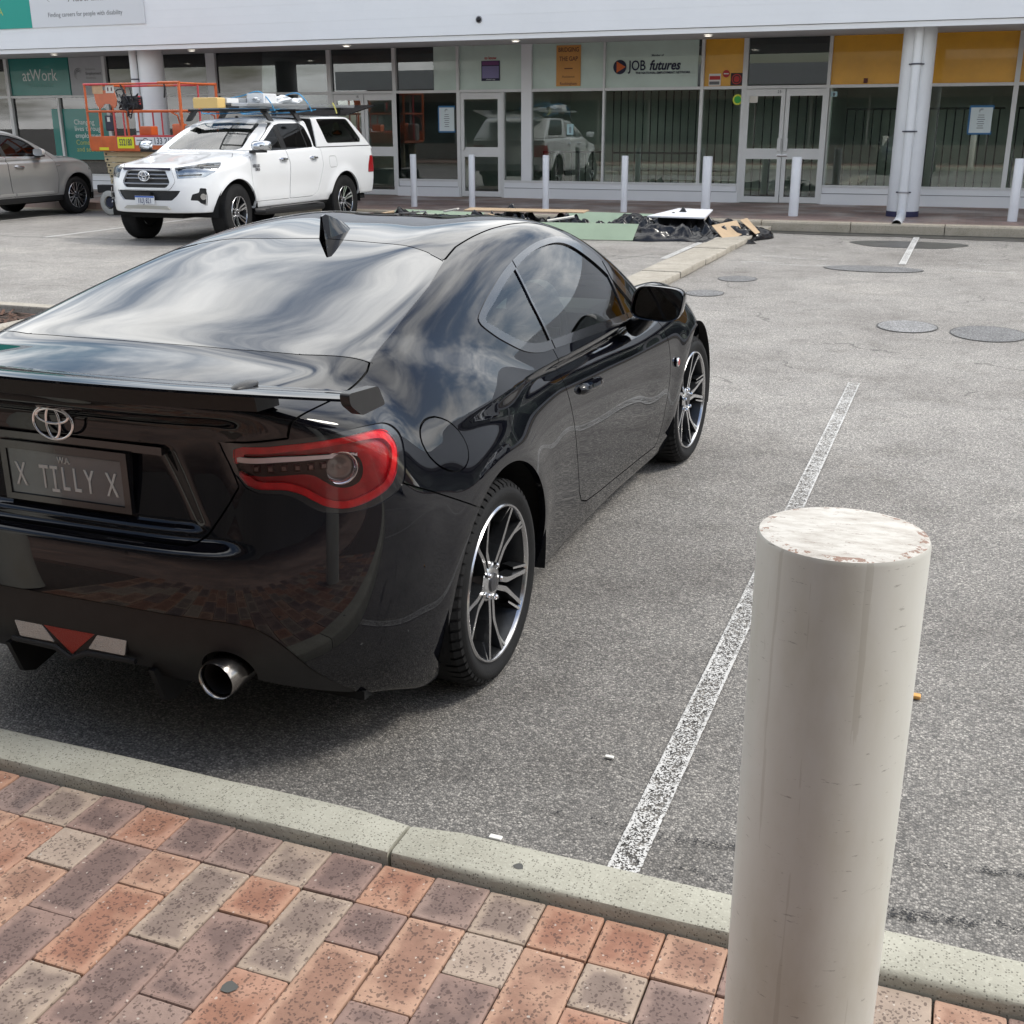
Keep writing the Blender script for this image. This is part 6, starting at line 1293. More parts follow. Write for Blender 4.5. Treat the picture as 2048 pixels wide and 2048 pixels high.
    # badges on the flank: two small lines of raised lettering
    for s in (-1, 1):
        text('door_badge', 'HILUX', .062, mat('badge_dark', (.12, .12, .13), .4), root, frame((s * .940, -.395, 1.035), (0, s, 0), (0, 0, 1)), ext=.001, bold=.002); text('door_badge', 'SR5', .052, MAT['badge_dark'], root, frame((s * .940, -.425, .985), (0, s, 0), (0, 0, 1)), ext=.001, bold=.002, sx=1.4)
    # wheels
    def sp(k): return [([(.18, -.10), (.60, -.17), (1., -.13)], [.010, .012, .013]), ([(.18, .10), (.60, .17), (1., .13)], [.010, .012, .013])]
    sty = dict(n=6, nuts=6, dish=.05, spoke=sp, depth=.04)
    W = alloy_wheel(root, 'wheel', (.80, .10, .402), sty, .405, .27, .235); W.rotation_euler = (0, 0, R(8))
    for loc, s in (((.80, -2.93, .402), 1), ((-.80, .10, .402), -1), ((-.80, -2.93, .402), -1)):
        cpy = copy_tree(W, root); cpy.location = loc; cpy.rotation_euler = (R(25), 0, (R(8) if loc[1] > 0 else 0) + (0 if s > 0 else math.pi))
    dk = mat('wheel_well')
    for s in (1, -1):
        for yc in (.10, -2.93): MB().lathe([(.45 * s, .49), (.925 * s, .485)], 32, c=(0, yc, .41), a0=R(-5), a1=R(185)).build('wheel_well', dk, root); MB().lathe([(.45 * s, .49), (.45 * s, 0)], 32, c=(0, yc, .41), a0=R(-5), a1=R(185)).build('wheel_well', dk, root)
    MB().box((-.85, -3.7, .40), (.85, -.4, .48)).build('chassis', dk, root); MB().box((-.45, -.4, .36), (.45, .75, .55)).build('engine_guard', dk, root); MB().tube([(-.7, .1, .40), (.7, .1, .40)], .07, 10).build('front_axle', dk, root); MB().tube([(-.7, -2.93, .40), (.7, -2.93, .40)], .08, 10).build('rear_axle', dk, root)
    MB().bbox((-.80, -4.12, .50), (.80, -3.93, .66), .03).build('rear_bumper', mat('bumper_chrome', (.45, .45, .46), .2, .9), root)
    # cabin inside: seats, dash, sun strip
    ck = mat('cabin_beige', (.30, .29, .25), .8, var=.15); MB().box((-.8, -2.1, .6), (.8, -.55, .9)).build('cabin_floor', mat('cabin_black'), root); MB().bbox((-.75, -.85, .95), (.75, -.45, 1.235), .05).build('dashboard', mat('dash_sky_pale', (.58, .58, .50), .8), root)  # dash coloured pale cream to imitate bright sky reflected in the windscreen
    for x in (-.37, .37): MB().bbox((x - .25, -1.65, .9), (x + .25, -1.48, 1.42), .06).bbox((x - .13, -1.62, 1.43), (x + .13, -1.52, 1.58), .04).build('seat', mat('seat_grey', (.42, .41, .37), .85), root, smooth=True)
    MB().bbox((-.22, -1.10, 1.555), (.10, -1.06, 1.605), .012).build('roof_console', mat('console_brown', (.07, .06, .055), .6), root)
    MB().tube([(.36 + .17 * math.cos(a), -.92, 1.20 + .15 * math.sin(a)) for a in np.linspace(0, 2 * math.pi, 21)[:-1]], .014, 6, closed=True).build('steering_wheel', mat('cabin_black'), root, smooth=True)
    MB().lathe([(1.70, .03), (1.735, .012), (1.737, 0)], 16, axis='z', c=(-.08, -1.22, 0)).build('roof_aerial', mat('cabin_black'), root, smooth=True)
    # racks
    for i, y in enumerate((-1.13, -1.92)):
        r = MB().bbox((-.72, y - .04, 1.80), (.72, y + .04, 1.832), .01).build('roof_rack', bp, root)
        for s in (-1, 1):
            MB().add([(s * .60, y - .05, 1.80), (s * .60, y + .05, 1.80), (s * .73, y + .06, 1.665), (s * .73, y - .06, 1.665), (s * .66, y - .05, 1.80), (s * .66, y + .05, 1.80), (s * .765, y + .06, 1.655), (s * .765, y - .06, 1.655)], [(0, 1, 2, 3), (4, 5, 6, 7), (0, 1, 5, 4), (1, 2, 6, 5), (2, 3, 7, 6), (3, 0, 4, 7)]).build('rack_foot', bp, r)
    r = MB().bbox((-.72, -3.35, 1.83), (.72, -3.27, 1.86), .01).build('roof_rack', bp, root)
    for s in (-1, 1): MB().box((min(s * .6, s * .66), -3.34, 1.74), (max(s * .6, s * .66), -3.28, 1.83)).build('rack_foot', bp, r)
    # open rear window flap of the canopy
    fp = MB(); fp.add([(-.72, -3.42, 1.74), (.72, -3.42, 1.74), (.72, -4.46, 1.905), (-.72, -4.46, 1.905), (-.72, -3.42, 1.757), (.72, -3.42, 1.757), (.72, -4.46, 1.922), (-.72, -4.46, 1.922)], [(0, 1, 2, 3), (4, 5, 6, 7), (0, 1, 5, 4), (1, 2, 6, 5), (2, 3, 7, 6), (3, 0, 4, 7)]).build('canopy_flap', mat('flap_glass', (.02, .022, .024), .12, coat=.5), root)
    # the load on the racks: things of their own
    def W3(x, y, z): 
        a = math.pi - .0212; c_, s_ = math.cos(a), math.sin(a); return (-10.701 + x * c_ - y * s_, 14.535 + x * s_ + y * c_, z)
    al = mat('ladder_alu', (.50, .52, .54), .35, .7, var=.1, vscale=8); yl = mat('ladder_yellow', (.62, .43, .16), .5)
    def load(name, label, cat): return thing(name, label, cat, (-10.701, 14.535, 0), math.pi - .0212)
    L = load('extension_ladder', 'aluminium ladder with a yellow end cap lying along the roof racks', 'ladder')
    for x in (-.28, .12):
        MB().bbox((x - .015, -2.9, 1.84), (x + .015, -.62, 1.92), .004).build('rail', al, L); MB().bbox((x - .012, -2.6, 1.925), (x + .012, -.62, 1.985), .004).build('rail', al, L)
    for k in range(8): MB().tube([(-.28, -.8 - .28 * k, 1.88), (.12, -.8 - .28 * k, 1.88)], .014, 8).build('rung', al, L, smooth=True)
    MB().bbox((-.30, -.66, 1.835), (.14, -.46, 1.985), .02).build('end_cap', yl, L); MB().bbox((-.325, -.95, 1.84), (-.297, -.66, 1.89), .004).build('label_strip', mat('label_black', (.03, .03, .03), .5), L); MB().bbox((-.325, -.95, 1.91), (-.297, -.66, 1.975), .004).build('label_strip', mat('label_white', (.7, .7, .7), .5), L)
    pk = load('plank', 'flat grey aluminium plank overhanging the roof racks at the rear', 'plank'); MB().bbox((-.70, -3.75, 1.865), (-.42, -.62, 1.905), .008).build('deck', al, pk)
    for k in range(5): MB().box((-.695 + .055 * k, -3.7, 1.9055), (-.675 + .055 * k, -.66, 1.9085)).build('rib', al, pk)
    bg = load('plastic_roll', 'crumpled white plastic bundle tied on the roof racks', 'bundle')
    V = []; F = []; n, m_ = 14, 16
    for i in range(n + 1):
        for j in range(m_):
            a = 2 * math.pi * j / m_; rr = (.075 + .026 * rng.uniform(-1, 1)) * math.sin(math.pi * (.06 + .88 * i / n)) ** .4; V.append((-.48 + rr * 1.5 * math.cos(a), -1.15 - 1.25 * i / n, 1.955 + rr * .75 * math.sin(a) + .02 * math.sin(i)))
    F = [(i * m_ + j, i * m_ + (j + 1) % m_, (i + 1) * m_ + (j + 1) % m_, (i + 1) * m_ + j) for i in range(n) for j in range(m_)]
    mk('wrap', V, F, mat('white_plastic', (.62, .64, .66), .35, var=.2, vscale=9), bg)
    for k, (y, lb) in enumerate(((-1.3, 'front'), (-2.35, 'rear'))):
        t = load('rope', 'blue rope tied over the load near the %s roof rack' % lb, 'rope'); MB().tube(crv([(-.72, y, 1.80), (-.66, y + .05, 1.95), (-.45, y, 2.08), (-.1, y - .05, 2.02), (.3, y, 1.95), (.62, y, 1.80), (.6, y - .2, 1.77), (-.2, y - .25, 1.79), (-.7, y - .15, 1.83)], 5), .009, 6).build('strand', mat('rope_blue', (.05, .28, .52), .6), t, smooth=True)
    t = load('strap', 'yellow tie strap end hanging from the plank', 'strap'); MB().tube(crv([(-.72, -3.0, 1.94), (-.74, -3.02, 1.88), (-.73, -3.08, 1.82), (-.70, -3.15, 1.78)], 5), .012, 6).build('strand', mat('strap_yellow', (.55, .52, .15), .6), t, smooth=True)
    bx = load('blue_board', 'flat blue and white board lying under the ladder on the roof racks', 'board'); MB().bbox((-.10, -2.6, 1.833), (.55, -1.3, 1.848), .004).build('sheet', mat('board_blue', (.05, .22, .45), .5), bx); MB().bbox((-.60, -1.55, 1.91), (-.30, -1.2, 2.05), .01).build('carton', mat('carton_white', (.68, .69, .70), .5), bx)
    hv = load('vest', 'yellow safety vest hanging inside the canopy window', 'vest'); MB().prism([(-2.98, 1.64), (-3.06, 1.62), (-3.2, 1.42), (-2.88, 1.42)], -.76, -.73, lambda u, v, d: (d, u, v)).build('cloth', mat('vest_yellow', (.35, .45, .03), .7, emit=0), hv)
    return root
UTE = ute()
# ------------------------------------------------------------------ grey wagon at the left edge (origin under the front axle, y forward)
_vS = spl([(.15, .80), (.27, .845), (.45, .882), (.65, .895), (.85, .893), (.98, .872), (1.08, .835), (1.2, .76)])
_vF = spl([(.15, .60), (.3, .73), (.45, .775), (.6, .795), (.72, .785), (.84, .72), (.95, .58), (1.05, .2)])
_vT = spl([(-3.6, 1.07), (-1.2, 1.062), (-.6, 1.078), (-.2, 1.085), (.1, 1.06), (.35, .99), (.55, .90), (.75, .76)])
_vH = spl([(-3.7, 1.25), (-3.3, 1.45), (-2.6, 1.55), (-1.9, 1.575), (-1.45, 1.555), (-1.1, 1.45), (-.7, 1.265), (-.35, 1.09), (0, .9)])
def fsuv(P):
    x = np.abs(P[:, 0]); y = P[:, 1]; z = P[:, 2]
    W = _vS(z) - .03 * sst(y, .2, .8) + .01
    for yc in (-.06, -2.55):
        r = np.hypot(y - yc, z - .345); W = W + .022 * np.exp(-((r - .42) / .07) ** 2) * sst(z, .3, .5)
    W = W - .014 * np.exp(-((z - .56) / .14) ** 2) * sst(y, -2.2, -1.8) * (1 - sst(y, -.9, -.5)) + .010 * np.exp(-((z - .965) / .03) ** 2)
    low = smax(smax(x - W, y - (_vF(z) - .42 * (x / .88) ** 3), .10), (z - (_vT(y) - .05 * (x / .8) ** 2)) * .97, .10)
    low = smax(low, -3.42 - y + .12 * (x / .88) ** 4, .08)
    dz = z - 1.05; dc = np.maximum(dz, -.03)
    cs = (x - (.845 - .34 * dc - .22 * dc * dc + np.minimum(dz + .03, 0) * .8 + .01 * sst(y, -1.5, -.5) * 0)) * .93
    cab = smax(smax(cs, (z - (_vH(y) - .05 * (x / .6) ** 2)) * .9, .08), -3.38 - y + dz * .5, .08)
    cab = smax(cab, .95 - z, .03)
    return smax(smin(low, cab, .02), .27 - z, .04)
def suv():
    root = thing('grey_wagon', 'metallic grey family wagon at the left edge, parked nose-in to the shops', 'car', (-16.72, 18.15, 0), 0)
    pt = paint_mat('grey_paint', (.34, .34, .34), 1.5, flake=.55, rough=.32); bp = blackplastic(); ch = chrome()
    S = Shell(fsuv, (-.06, -3.6, .2), (1.0, .9, 1.66), .021)
    for yc in (-.06, -2.55): S.panel(lambda V, yc=yc: np.hypot(V[:, 1] - yc, V[:, 2] - .36) - .40, -2, lambda c, L: (c[:, 0] > .4) & (c[:, 2] < .9))
    S.panel(lambda V: V[:, 2] - .375 - .0 * V[:, 1], 1, lambda c, L: (L == 0) & (c[:, 1] < .45))
    S.panel(lambda V: V[:, 2] - .36 - .25 * (V[:, 1] - .5), 1, lambda c, L: (L == 0) & (c[:, 1] >= .45))
    wn = rpoly([(-.74, 1.062), (-.95, 1.235), (-1.2, 1.36), (-1.45, 1.43), (-1.75, 1.455), (-2.6, 1.43), (-3.05, 1.33), (-3.1, 1.12), (-1.8, 1.085)], .04)
    S.panel(lambda V: psdf(side_(V), wn), 2, lambda c, L: (L == 0) & (c[:, 0] > .5) & (c[:, 2] > 1.0))
    S.panel(lambda V: np.abs(V[:, 1] + 1.79 + (V[:, 2] - 1.25) * .2) - .05, 3, lambda c, L: (L == 2)); S.panel(lambda V: np.abs(V[:, 1] + 2.65 + (V[:, 2] - 1.25) * .2) - .05, 3, lambda c, L: (L == 2))
    c = S.cen(); S.L[(S.L == 2) & (c[:, 1] < -1.79)] = 4
    S.panel(lambda V: psdf(top_(V), np.array([(-.3, -.33), (.60, -.40), (.66, -.52), (.50, -1.17), (-.3, -1.22)])), 5, lambda c, L: (L == 0) & (c[:, 2] > 1.0), gap=.004)
    d1 = rpoly([(-.60, 1.0), (-.55, .7), (-.60, .39), (-1.70, .39), (-1.76, .8), (-1.74, 1.06), (-1.72, 1.48), (-1.3, 1.44), (-.9, 1.25)], .04); d2 = rpoly([(-1.71, .39), (-2.1, .39), (-2.3, .75), (-2.62, .9), (-2.66, 1.08), (-2.5, 1.46), (-1.73, 1.49), (-1.75, 1.06), (-1.77, .8)], .04)
    S.panel(lambda V: psdf(side_(V), d1), 6, lambda c, L: (L == 0) & (c[:, 0] > .5), gap=.004); S.panel(lambda V: psdf(side_(V), d2), 7, lambda c, L: (L == 0) & (c[:, 0] > .5), gap=.004)
    hd = np.array([((x + y) * .70711, z) for x, y, z in [(.80, .28, .925), (.70, .48, .915), (.55, .62, .88), (.45, .72, .80), (.66, .62, .79), (.80, .46, .81)]]); S.panel(lambda V: psdf(diag_(V), hd), 8, lambda c, L: (L == 0) & (c[:, 1] > .15) & (c[:, 2] > .7))
    S.panel(lambda V: psdf(top_(V), np.array([(-.3, -.28), (.62, -.36), (.70, -.1), (.66, .3), (.5, .6), (-.3, .74)])), 9, lambda c, L: (L == 0) & (c[:, 2] > .78) & (c[:, 1] > -.6), gap=.004)
    S.panel(lambda V: psdf(front_(V), rpoly([(-.3, .78), (.42, .80), (.40, .66), (-.3, .64)], .02)), 10, lambda c, L: (L == 0) & (c[:, 1] > .4)); S.panel(lambda V: psdf(front_(V), rpoly([(-.3, .56), (.50, .56), (.46, .40), (-.3, .38)], .03)), 10, lambda c, L: (L == 0) & (c[:, 1] > .4))
    S.panel(lambda V: psdf(rear_(V), rpoly([(-.3, 1.12), (.60, 1.12), (.52, 1.42), (-.3, 1.44)], .03)), 11, lambda c, L: (L == 0) & (c[:, 1] < -2.9)); S.panel(lambda V: psdf(rear_(V), rpoly([(.45, 1.04), (.85, 1.06), (.86, .86), (.5, .9)], .03)), 12, lambda c, L: (L == 0) & (c[:, 1] < -3.0))
    S.obj('body', [0], pt, root, skirt=.02, side='B'); S.obj('lower_cladding', [1], bp, root, off=-.004, skirt=.01, side='B'); S.obj('windscreen', [5], glass_mat('wagon_screen', (.4, .44, .42), 1.6), root, off=-.003, side='B'); S.obj('bonnet', [9], pt, root, skirt=.015, side='B'); S.obj('grille', [10], MAT['grille_black'], root, off=-.01, side='B'); S.obj('tailgate_window', [11], glass_mat('wagon_glass', (.14, .15, .15), 1.55), root, side='B'); S.obj('tail_lamp', [12], MAT['tail_red'], root, side='B')
    for sd in 'RL':
        s = 1 if sd == 'R' else -1
        a = S.obj('door', [6], pt, root, skirt=.02, side=sd); b = S.obj('door', [7], pt, root, skirt=.02, side=sd); S.obj('door_window', [2], MAT['wagon_glass'], a, off=-.003, side=sd); S.obj('door_window', [4], MAT['wagon_glass'], b, off=-.003, side=sd); S.obj('window_pillar', [3], bp, root, off=.001, side=sd)['kind'] = 'stuff'
        h = S.obj('headlamp', [8], MAT['lamp_chrome'], root, off=-.01, side=sd); S.obj('lens', [8], MAT['clear_lens'], h, off=.002, side=sd)
        S.obj('seam_dark_backing', [-1], MAT['gap_shade_black'], root, off=-.014, side=sd)['kind'] = 'stuff'  # added black strip that darkens the gaps between panels
        # bright trims
        pts = [(s * (float(_vS(1.055)) - .012), y, 1.058 + .012 * max(0, -y - 1.2)) for y in np.linspace(-.78, -3.05, 24)]; MB().tube(pts, .009, 6).build('belt_trim', ch, root, smooth=True)
        for y0, y1 in ((-.70, -1.62), (-1.66, -2.1)): MB().bbox((s * .878 - .012, y1, .405), (s * .878 + .012, y0, .455), .010).build('sill_trim', mat('satin_trim', (.5, .5, .5), .3, .7), root)
        pts = crv([(s * .80, -.80, 1.09), (s * .755, -1.05, 1.295), (s * .71, -1.35, 1.425), (s * .69, -1.75, 1.485), (s * .69, -2.4, 1.475), (s * .72, -3.0, 1.37)], 5); MB().tube(pts, .012, 6).build('roof_trim', pt, root, smooth=True)
        MB().tube([(s * .905, -1.39, .885), (s * .93, -1.43, .90), (s * .93, -1.57, .915), (s * .905, -1.61, .915)], [.012, .018, .018, .012], 8).build('door_handle', ch, a, smooth=True)
        MB().tube([(s * .905, -2.34, .925), (s * .93, -2.38, .93), (s * .93, -2.50, .935), (s * .905, -2.54, .935)], [.012, .018, .018, .012], 8).build('door_handle', ch, b, smooth=True)
        V = []
        for yy, sc_ in ((-1.10, .85), (-1.105, 1.0), (-1.08, 1.02), (-1.02, .92), (-.97, .6), (-.95, .25)):
            for k in range(20):
                t = 2 * math.pi * k / 20; cx = math.copysign(abs(math.cos(t)) ** .6, math.cos(t)); cz = math.copysign(abs(math.sin(t)) ** .6, math.sin(t)); V.append((s * (.985 + .105 * sc_ * cx), yy, 1.145 + .062 * sc_ * cz))
        mr = MB().add(V, [(i * 20 + k, i * 20 + (k + 1) % 20, (i + 1) * 20 + (k + 1) % 20, (i + 1) * 20 + k) for i in range(5) for k in range(20)] + [tuple(range(20)), tuple(100 + k for k in range(20))]).build('door_mirror', mat('mirror_silver', (.6, .6, .6), .25, .5), root, smooth=True, angle=60); MB().bar((s * .80, -.92, 1.07), (s * .98, -1.02, 1.085), .10, .035).build('mirror_arm', bp, mr)
        for k in range(3): MB().bbox((s * .90 - .004, -.50 - .035 * k, .885), (s * .90 + .004, -.478 - .035 * k, .905), .003).build('wing_badge', ch, root)
    def sp(k): return [([(.16, -.08), (.55, -.10), (1., -.16)], [.007, .009, .012]), ([(.16, .08), (.55, .10), (1., .16)], [.007, .009, .012])]
    W = alloy_wheel(root, 'wheel', (.765, -.06, .345), dict(n=9, nuts=5, dish=.03, spoke=sp, hubm=0), .345, .215, .235)
    for loc, s in (((.765, -2.55, .345), 1), ((-.765, -.06, .345), -1), ((-.765, -2.55, .345), -1)): cpy = copy_tree(W, root); cpy.location = loc; cpy.rotation_euler = (R(14), 0, 0 if s > 0 else math.pi)
    dk = MAT['wheel_well']
    for s in (1, -1):
        for yc in (-.06, -2.55): MB().lathe([(.45 * s, .42), (.885 * s, .415)], 32, c=(0, yc, .36), a0=R(-8), a1=R(188)).build('wheel_well', dk, root); MB().lathe([(.45 * s, .42), (.45 * s, 0)], 32, c=(0, yc, .36), a0=R(-8), a1=R(188)).build('wheel_well', dk, root)
    MB().box((-.75, -3.2, .25), (.75, .5, .30)).build('floor_pan', dk, root); MB().bbox((-.7, -.85, .8), (.7, -.45, 1.05), .05).build('dashboard', MAT['cabin_black'], root)
    for x in (-.36, .36): MB().bbox((x - .24, -1.75, .6), (x + .24, -1.6, 1.18), .06).bbox((x - .12, -1.73, 1.19), (x + .12, -1.64, 1.34), .04).build('seat', mat('seat_maroon', (.07, .03, .03), .85), root, smooth=True)
    MB().box((-.78, -3.2, .35), (.78, -.5, .5)).build('cabin_floor', MAT['cabin_black'], root)
    return root
SUV = suv()
def parked_copies():
    # two more parked cars that the photograph shows only as reflections in the coupe and the shop glass
    a = copy_tree(SUV); a.location = (9.6, 6.2, 0); a.rotation_euler = (0, 0, 0); a['label'] = 'grey wagon parked by itself several bays to the right of the coupe'
    b = copy_tree(UTE); b.location = (7.0, 15.2, 0); b.rotation_euler = (0, 0, math.pi + .03); b['label'] = 'white utility parked against the far kerb right of the picture'
parked_copies()
# ------------------------------------------------------------------ orange scissor lift behind the utility
def lift():
    X0, X1, Y0, Y1 = -15.25, -13.19, 17.9, 19.0
    T = thing('scissor_lift', 'orange scissor lift with railed platform and cream stacked arms behind the utility', 'scissor lift', (0, 0, 0))
    og = mat('lift_orange', (.52, .105, .025), .42, 0, var=.18, vscale=5, coat=.3, rvar=.1); rd = mat('lift_pink', (.50, .06, .07), .45, var=.15, vscale=4); cr = mat('lift_cream', (.56, .47, .30), .5, 0, var=.12, vscale=5); bk = mat('lift_black', (.02, .02, .022), .55, var=.3, vscale=15); gy = mat('lift_tyre', (.45, .45, .42), .75, var=.12, vscale=12)
    # wheels
    for x in (X0 + .24, X1 - .25):
        for y, s in ((Y0 + .10, -1), (Y1 - .10, 1)):
            w = bpy.data.objects.new('wheel', None); COL.objects.link(w); w.parent = T; w.location = (x, y, .225)
            MB().lathe([(-.06, .12), (-.06, .205), (-.045, .223), (.045, .223), (.06, .205), (.06, .12)], 40, axis='y').build('tyre', gy, w, smooth=True, angle=40); MB().lathe([(-.045, .135), (-.04, .12), (.04, .12), (.045, .135)], 32, axis='y').build('rim', mat('lift_rim', (.55, .54, .48), .5), w, smooth=True); MB().lathe([(.055 * s, .0), (.055 * s, .085), (.03 * s, .10)], 28, axis='y').build('hub', mat('lift_hub', (.03, .035, .06), .4), w, smooth=True)
    MB().bbox((X0 + .05, Y0 + .20, .16), (X1 - .05, Y1 - .20, .50), .03).build('chassis', bk, T); MB().bbox((X0 - .02, Y0 + .05, .40), (X0 + .9, Y0 + .20, .545), .02).build('control_tray', bk, T); MB().bbox((X0 + .62, Y0 + .02, .43), (X0 + .84, Y0 + .05, .50), .008).build('marker', mat('lift_lime', (.55, .66, .03), .5), T)
    # folded arms: stacked beams, each with its pins
    for i in range(6):
        z = .555 + i * .098; dx = .012 * (i % 2)
        for y in (Y0 + .22, Y1 - .27):
            a = MB().bbox((X0 + .17 - .02 * i + dx, y, z), (X1 - .12, y + .05, z + .090), .010).build('lift_arm', cr, T)
            for x in (X0 + .24 - .02 * i, X1 - .25): MB().lathe([(-.012, 0), (-.012, .018), (0, .018)], 12, axis='y', c=(x, y, z + .045)).build('pin', bk, a)
    MB().box((X0 + .5, Y0 + .28, .55), (X1 - .3, Y1 - .3, 1.1)).build('arm_core', bk, T)
    # platform tray
    dk = MB().bbox((X0, Y0, 1.145), (X1, Y1, 1.20), .01).build('platform', og, T)
    MB().bbox((X0, Y0 - .012, 1.15), (X1, Y0 + .02, 1.405), .008).build('toe_board', og, T); MB().bbox((X0, Y1 - .02, 1.15), (X1, Y1 + .012, 1.405), .008).build('toe_board', og, T); MB().bbox((X0 - .012, Y0 + .021, 1.15), (X0 + .02, Y1 - .021, 1.405), .008).build('toe_board', og, T)
    MB().box((X0 + .98, Y0 - .016, 1.395), (X1, Y0 - .0125, 1.43)).build('top_strip', rd, T)
    # rails and posts
    r = .019
    def tb(name, pts, m=og, rr=r): MB().tube(pts, rr, 10).build(name, m, T, smooth=True)
    zt, zm = 2.30, 1.84
    for y in (Y0, Y1):
        tb('top_rail', [(X0 - .02, y, zt), (X0 + .55, y, zt)], rd); tb('top_rail', [(X0 + .55, y, zt), (X0 + 1.15, y, zt)], og); tb('top_rail', [(X0 + 1.15, y, zt), (X0 + 1.62, y, zt)], rd); tb('top_rail', [(X0 + 1.62, y, zt + .01), (X1 + .02, y, zt + .01)], og, .024); tb('mid_rail', [(X0, y, zm), (X1, y, zm)], og)
        for x, m, rr in ((X0, og, .021), (X0 + .27, og, .016), (X0 + .60, rd, .016), (X0 + .80, rd, .015), (X1, og, .028)): tb('post', [(x, y, 1.2), (x, y, zt if x in (X0, X1) else zm)], m, rr)
        tb('mid_rail', [(X1 - .22, y, zm - .02), (X1 - .08, y, zm - .08), (X1 - .04, y, zm - .25)], og, .014)
    for x in (X0, X1): tb('end_rail', [(x, Y0, zt), (x, Y1, zt)], og); tb('end_rail', [(x, Y0, zm), (x, Y1, zm)], og)
    tb('end_post', [(X1, (Y0 + Y1) / 2, 1.2), (X1, (Y0 + Y1) / 2, zt)], rd, .018)
    # upper post halves stay clear; entry arch plate with decals and the control box
    arch = [(X0 + .17, 2.17), (X0 + .30, 2.20), (X0 + .62, 2.20), (X0 + .66, 2.05), (X0 + .65, 1.95), (X0 + .62, 1.90), (X0 + .56, 1.90), (X0 + .50, 1.965), (X0 + .38, 1.965), (X0 + .32, 1.90), (X0 + .24, 1.91), (X0 + .19, 1.98)]
    MB().prism(arch, Y0 + .03, Y0 + .045, lambda u, v, d: (u, d, v)).build('entry_plate', og, T)
    for x0, x1, z0, z1, m in ((X0 + .15, X0 + .38, 2.14, 2.285, mat('decal_tan', (.52, .34, .20), .6, var=.2, vscale=20)), (X0 + .45, X0 + .63, 2.15, 2.285, mat('decal_white', (.62, .60, .55), .6))): MB().box((x0, Y0 + .022, z0), (x1, Y0 + .028, z1)).build('decal', m, T)
    for dx in (.49, .57): MB().box((X0 + dx, Y0 + .019, 2.185), (X0 + dx + .025, Y0 + .0218, 2.245)).build('decal', mat('decal_ink', (.10, .03, .03), .6), T)
    for x in (X0 + .27, X0 + .56): tb('arch_leg', [(x, Y0 + .035, 1.2), (x, Y0 + .035, 1.92)], og, .017)
    MB().bbox((X0 + .36, Y0 + .02, 1.50), (X0 + .55, Y0 + .10, 1.77), .02).build('document_box', mat('box_navy', (.02, .02, .04), .5), T); MB().box((X0 + .42, Y0 + .013, 1.66), (X0 + .48, Y0 + .0195, 1.74)).build('decal', MAT['decal_white'], T)
    MB().bbox((X0 + .90, Y0 + .3, 1.42), (X0 + 1.15, Y0 + .5, 1.58), .02).build('battery_box', og, T)
    # white sign on the toe board and yellow number
    a = MB().box((X0 + 1.02, Y0 - .0165, 1.255), (X1 - .02, Y0 - .0125, 1.393)).build('side_sign', mat('lift_sign', (.66, .66, .68), .5), T); ik = mat('lift_ink', (.04, .045, .07), .5)
    fm = lambda x, z: frame((x, Y0 - .0175, z), (1, 0, 0), (0, 0, 1)); text('lettering', '133 210', .155, ik, a, fm(X0 + 1.42, 1.325), align='LEFT', ext=.0005, sx=.85, bold=.002)
    MB().box((X0 + 1.05, Y0 - .018, 1.335), (X0 + 1.19, Y0 - .0168, 1.347)).box((X0 + 1.30, Y0 - .018, 1.328), (X0 + 1.39, Y0 - .0168, 1.344)).build('stripe', ik, a); MB().tube([(X0 + 1.245 + .055 * math.cos(t), Y0 - .018, 1.325 + .048 * math.sin(t)) for t in np.linspace(0, 2 * math.pi, 25)[:-1]], .006, 5, closed=True).build('roundel', ik, a)
    a = MB().box((X0 + .62, Y0 - .018, 1.20), (X0 + .985, Y0 - .0125, 1.395)).build('number_sign', mat('lift_yellow', (.68, .66, .02), .5), T); text('lettering', 'S32180', .16, ik, a, fm(X0 + .803, 1.298), ext=.0005, sx=.60, bold=.003).location = (0, -.002, 0)
    MB().box((X0 + .20, Y0 - .0165, 1.165), (X0 + .41, Y0 - .0125, 1.215)).build('reflector', mat('reflect_yellow', (.70, .62, .03), .5), T)
    # platform control hung on the rail, cables and a chain
    c = MB().bbox((X0 + .75, Y0 + .02, 1.86), (X0 + 1.12, Y0 + .20, 2.10), .04).build('control_box', bk, T); cb = MB()
    for k in range(16):
        p0 = np.array([X0 + .72 + .42 * rng.random(), Y0 - .03 + .1 * rng.random(), 1.86 + .26 * rng.random()]); pts = [p0 + rng.normal(0, .06, 3) * np.array([1, .4, 1]) for _ in range(5)]; cb.tube(crv(pts, 4), .011, 5)
    cb.build('cable_bundle', mat('cable_black', (.015, .015, .02), .35), T, smooth=True)
    MB().tube(crv([(X0 + .80, Y0, 2.30), (X0 + .86, Y0 - .02, 2.20), (X0 + .90, Y0, 2.10)], 5), .016, 6).tube(crv([(X0 + 1.75, Y0, 2.30), (X0 + 1.77, Y0 - .02, 2.2), (X0 + 1.74, Y0 - .01, 2.06)], 5), .014, 6).build('hanging_strap', bk, T, smooth=True)
    MB().bbox((X0 + 1.06, Y0 + .06, 1.95), (X0 + 1.14, Y0 + .10, 2.10), .01).build('stop_panel', rd, T)
    b = thing('tool_load', 'clear plastic wrapped orange tools on the lift platform by the utility roof', 'tools', (X1 - .35, Y0 + .4, 1.2)); MB().bbox((-.10, -.1, 0), (.10, .1, .42), .03).build('tool_case', og, b); MB().bbox((.16, -.1, 0), (.40, .12, .40), .05).build('bag', mat('bag_grey', (.30, .27, .25), .3, var=.3), b)
lift()
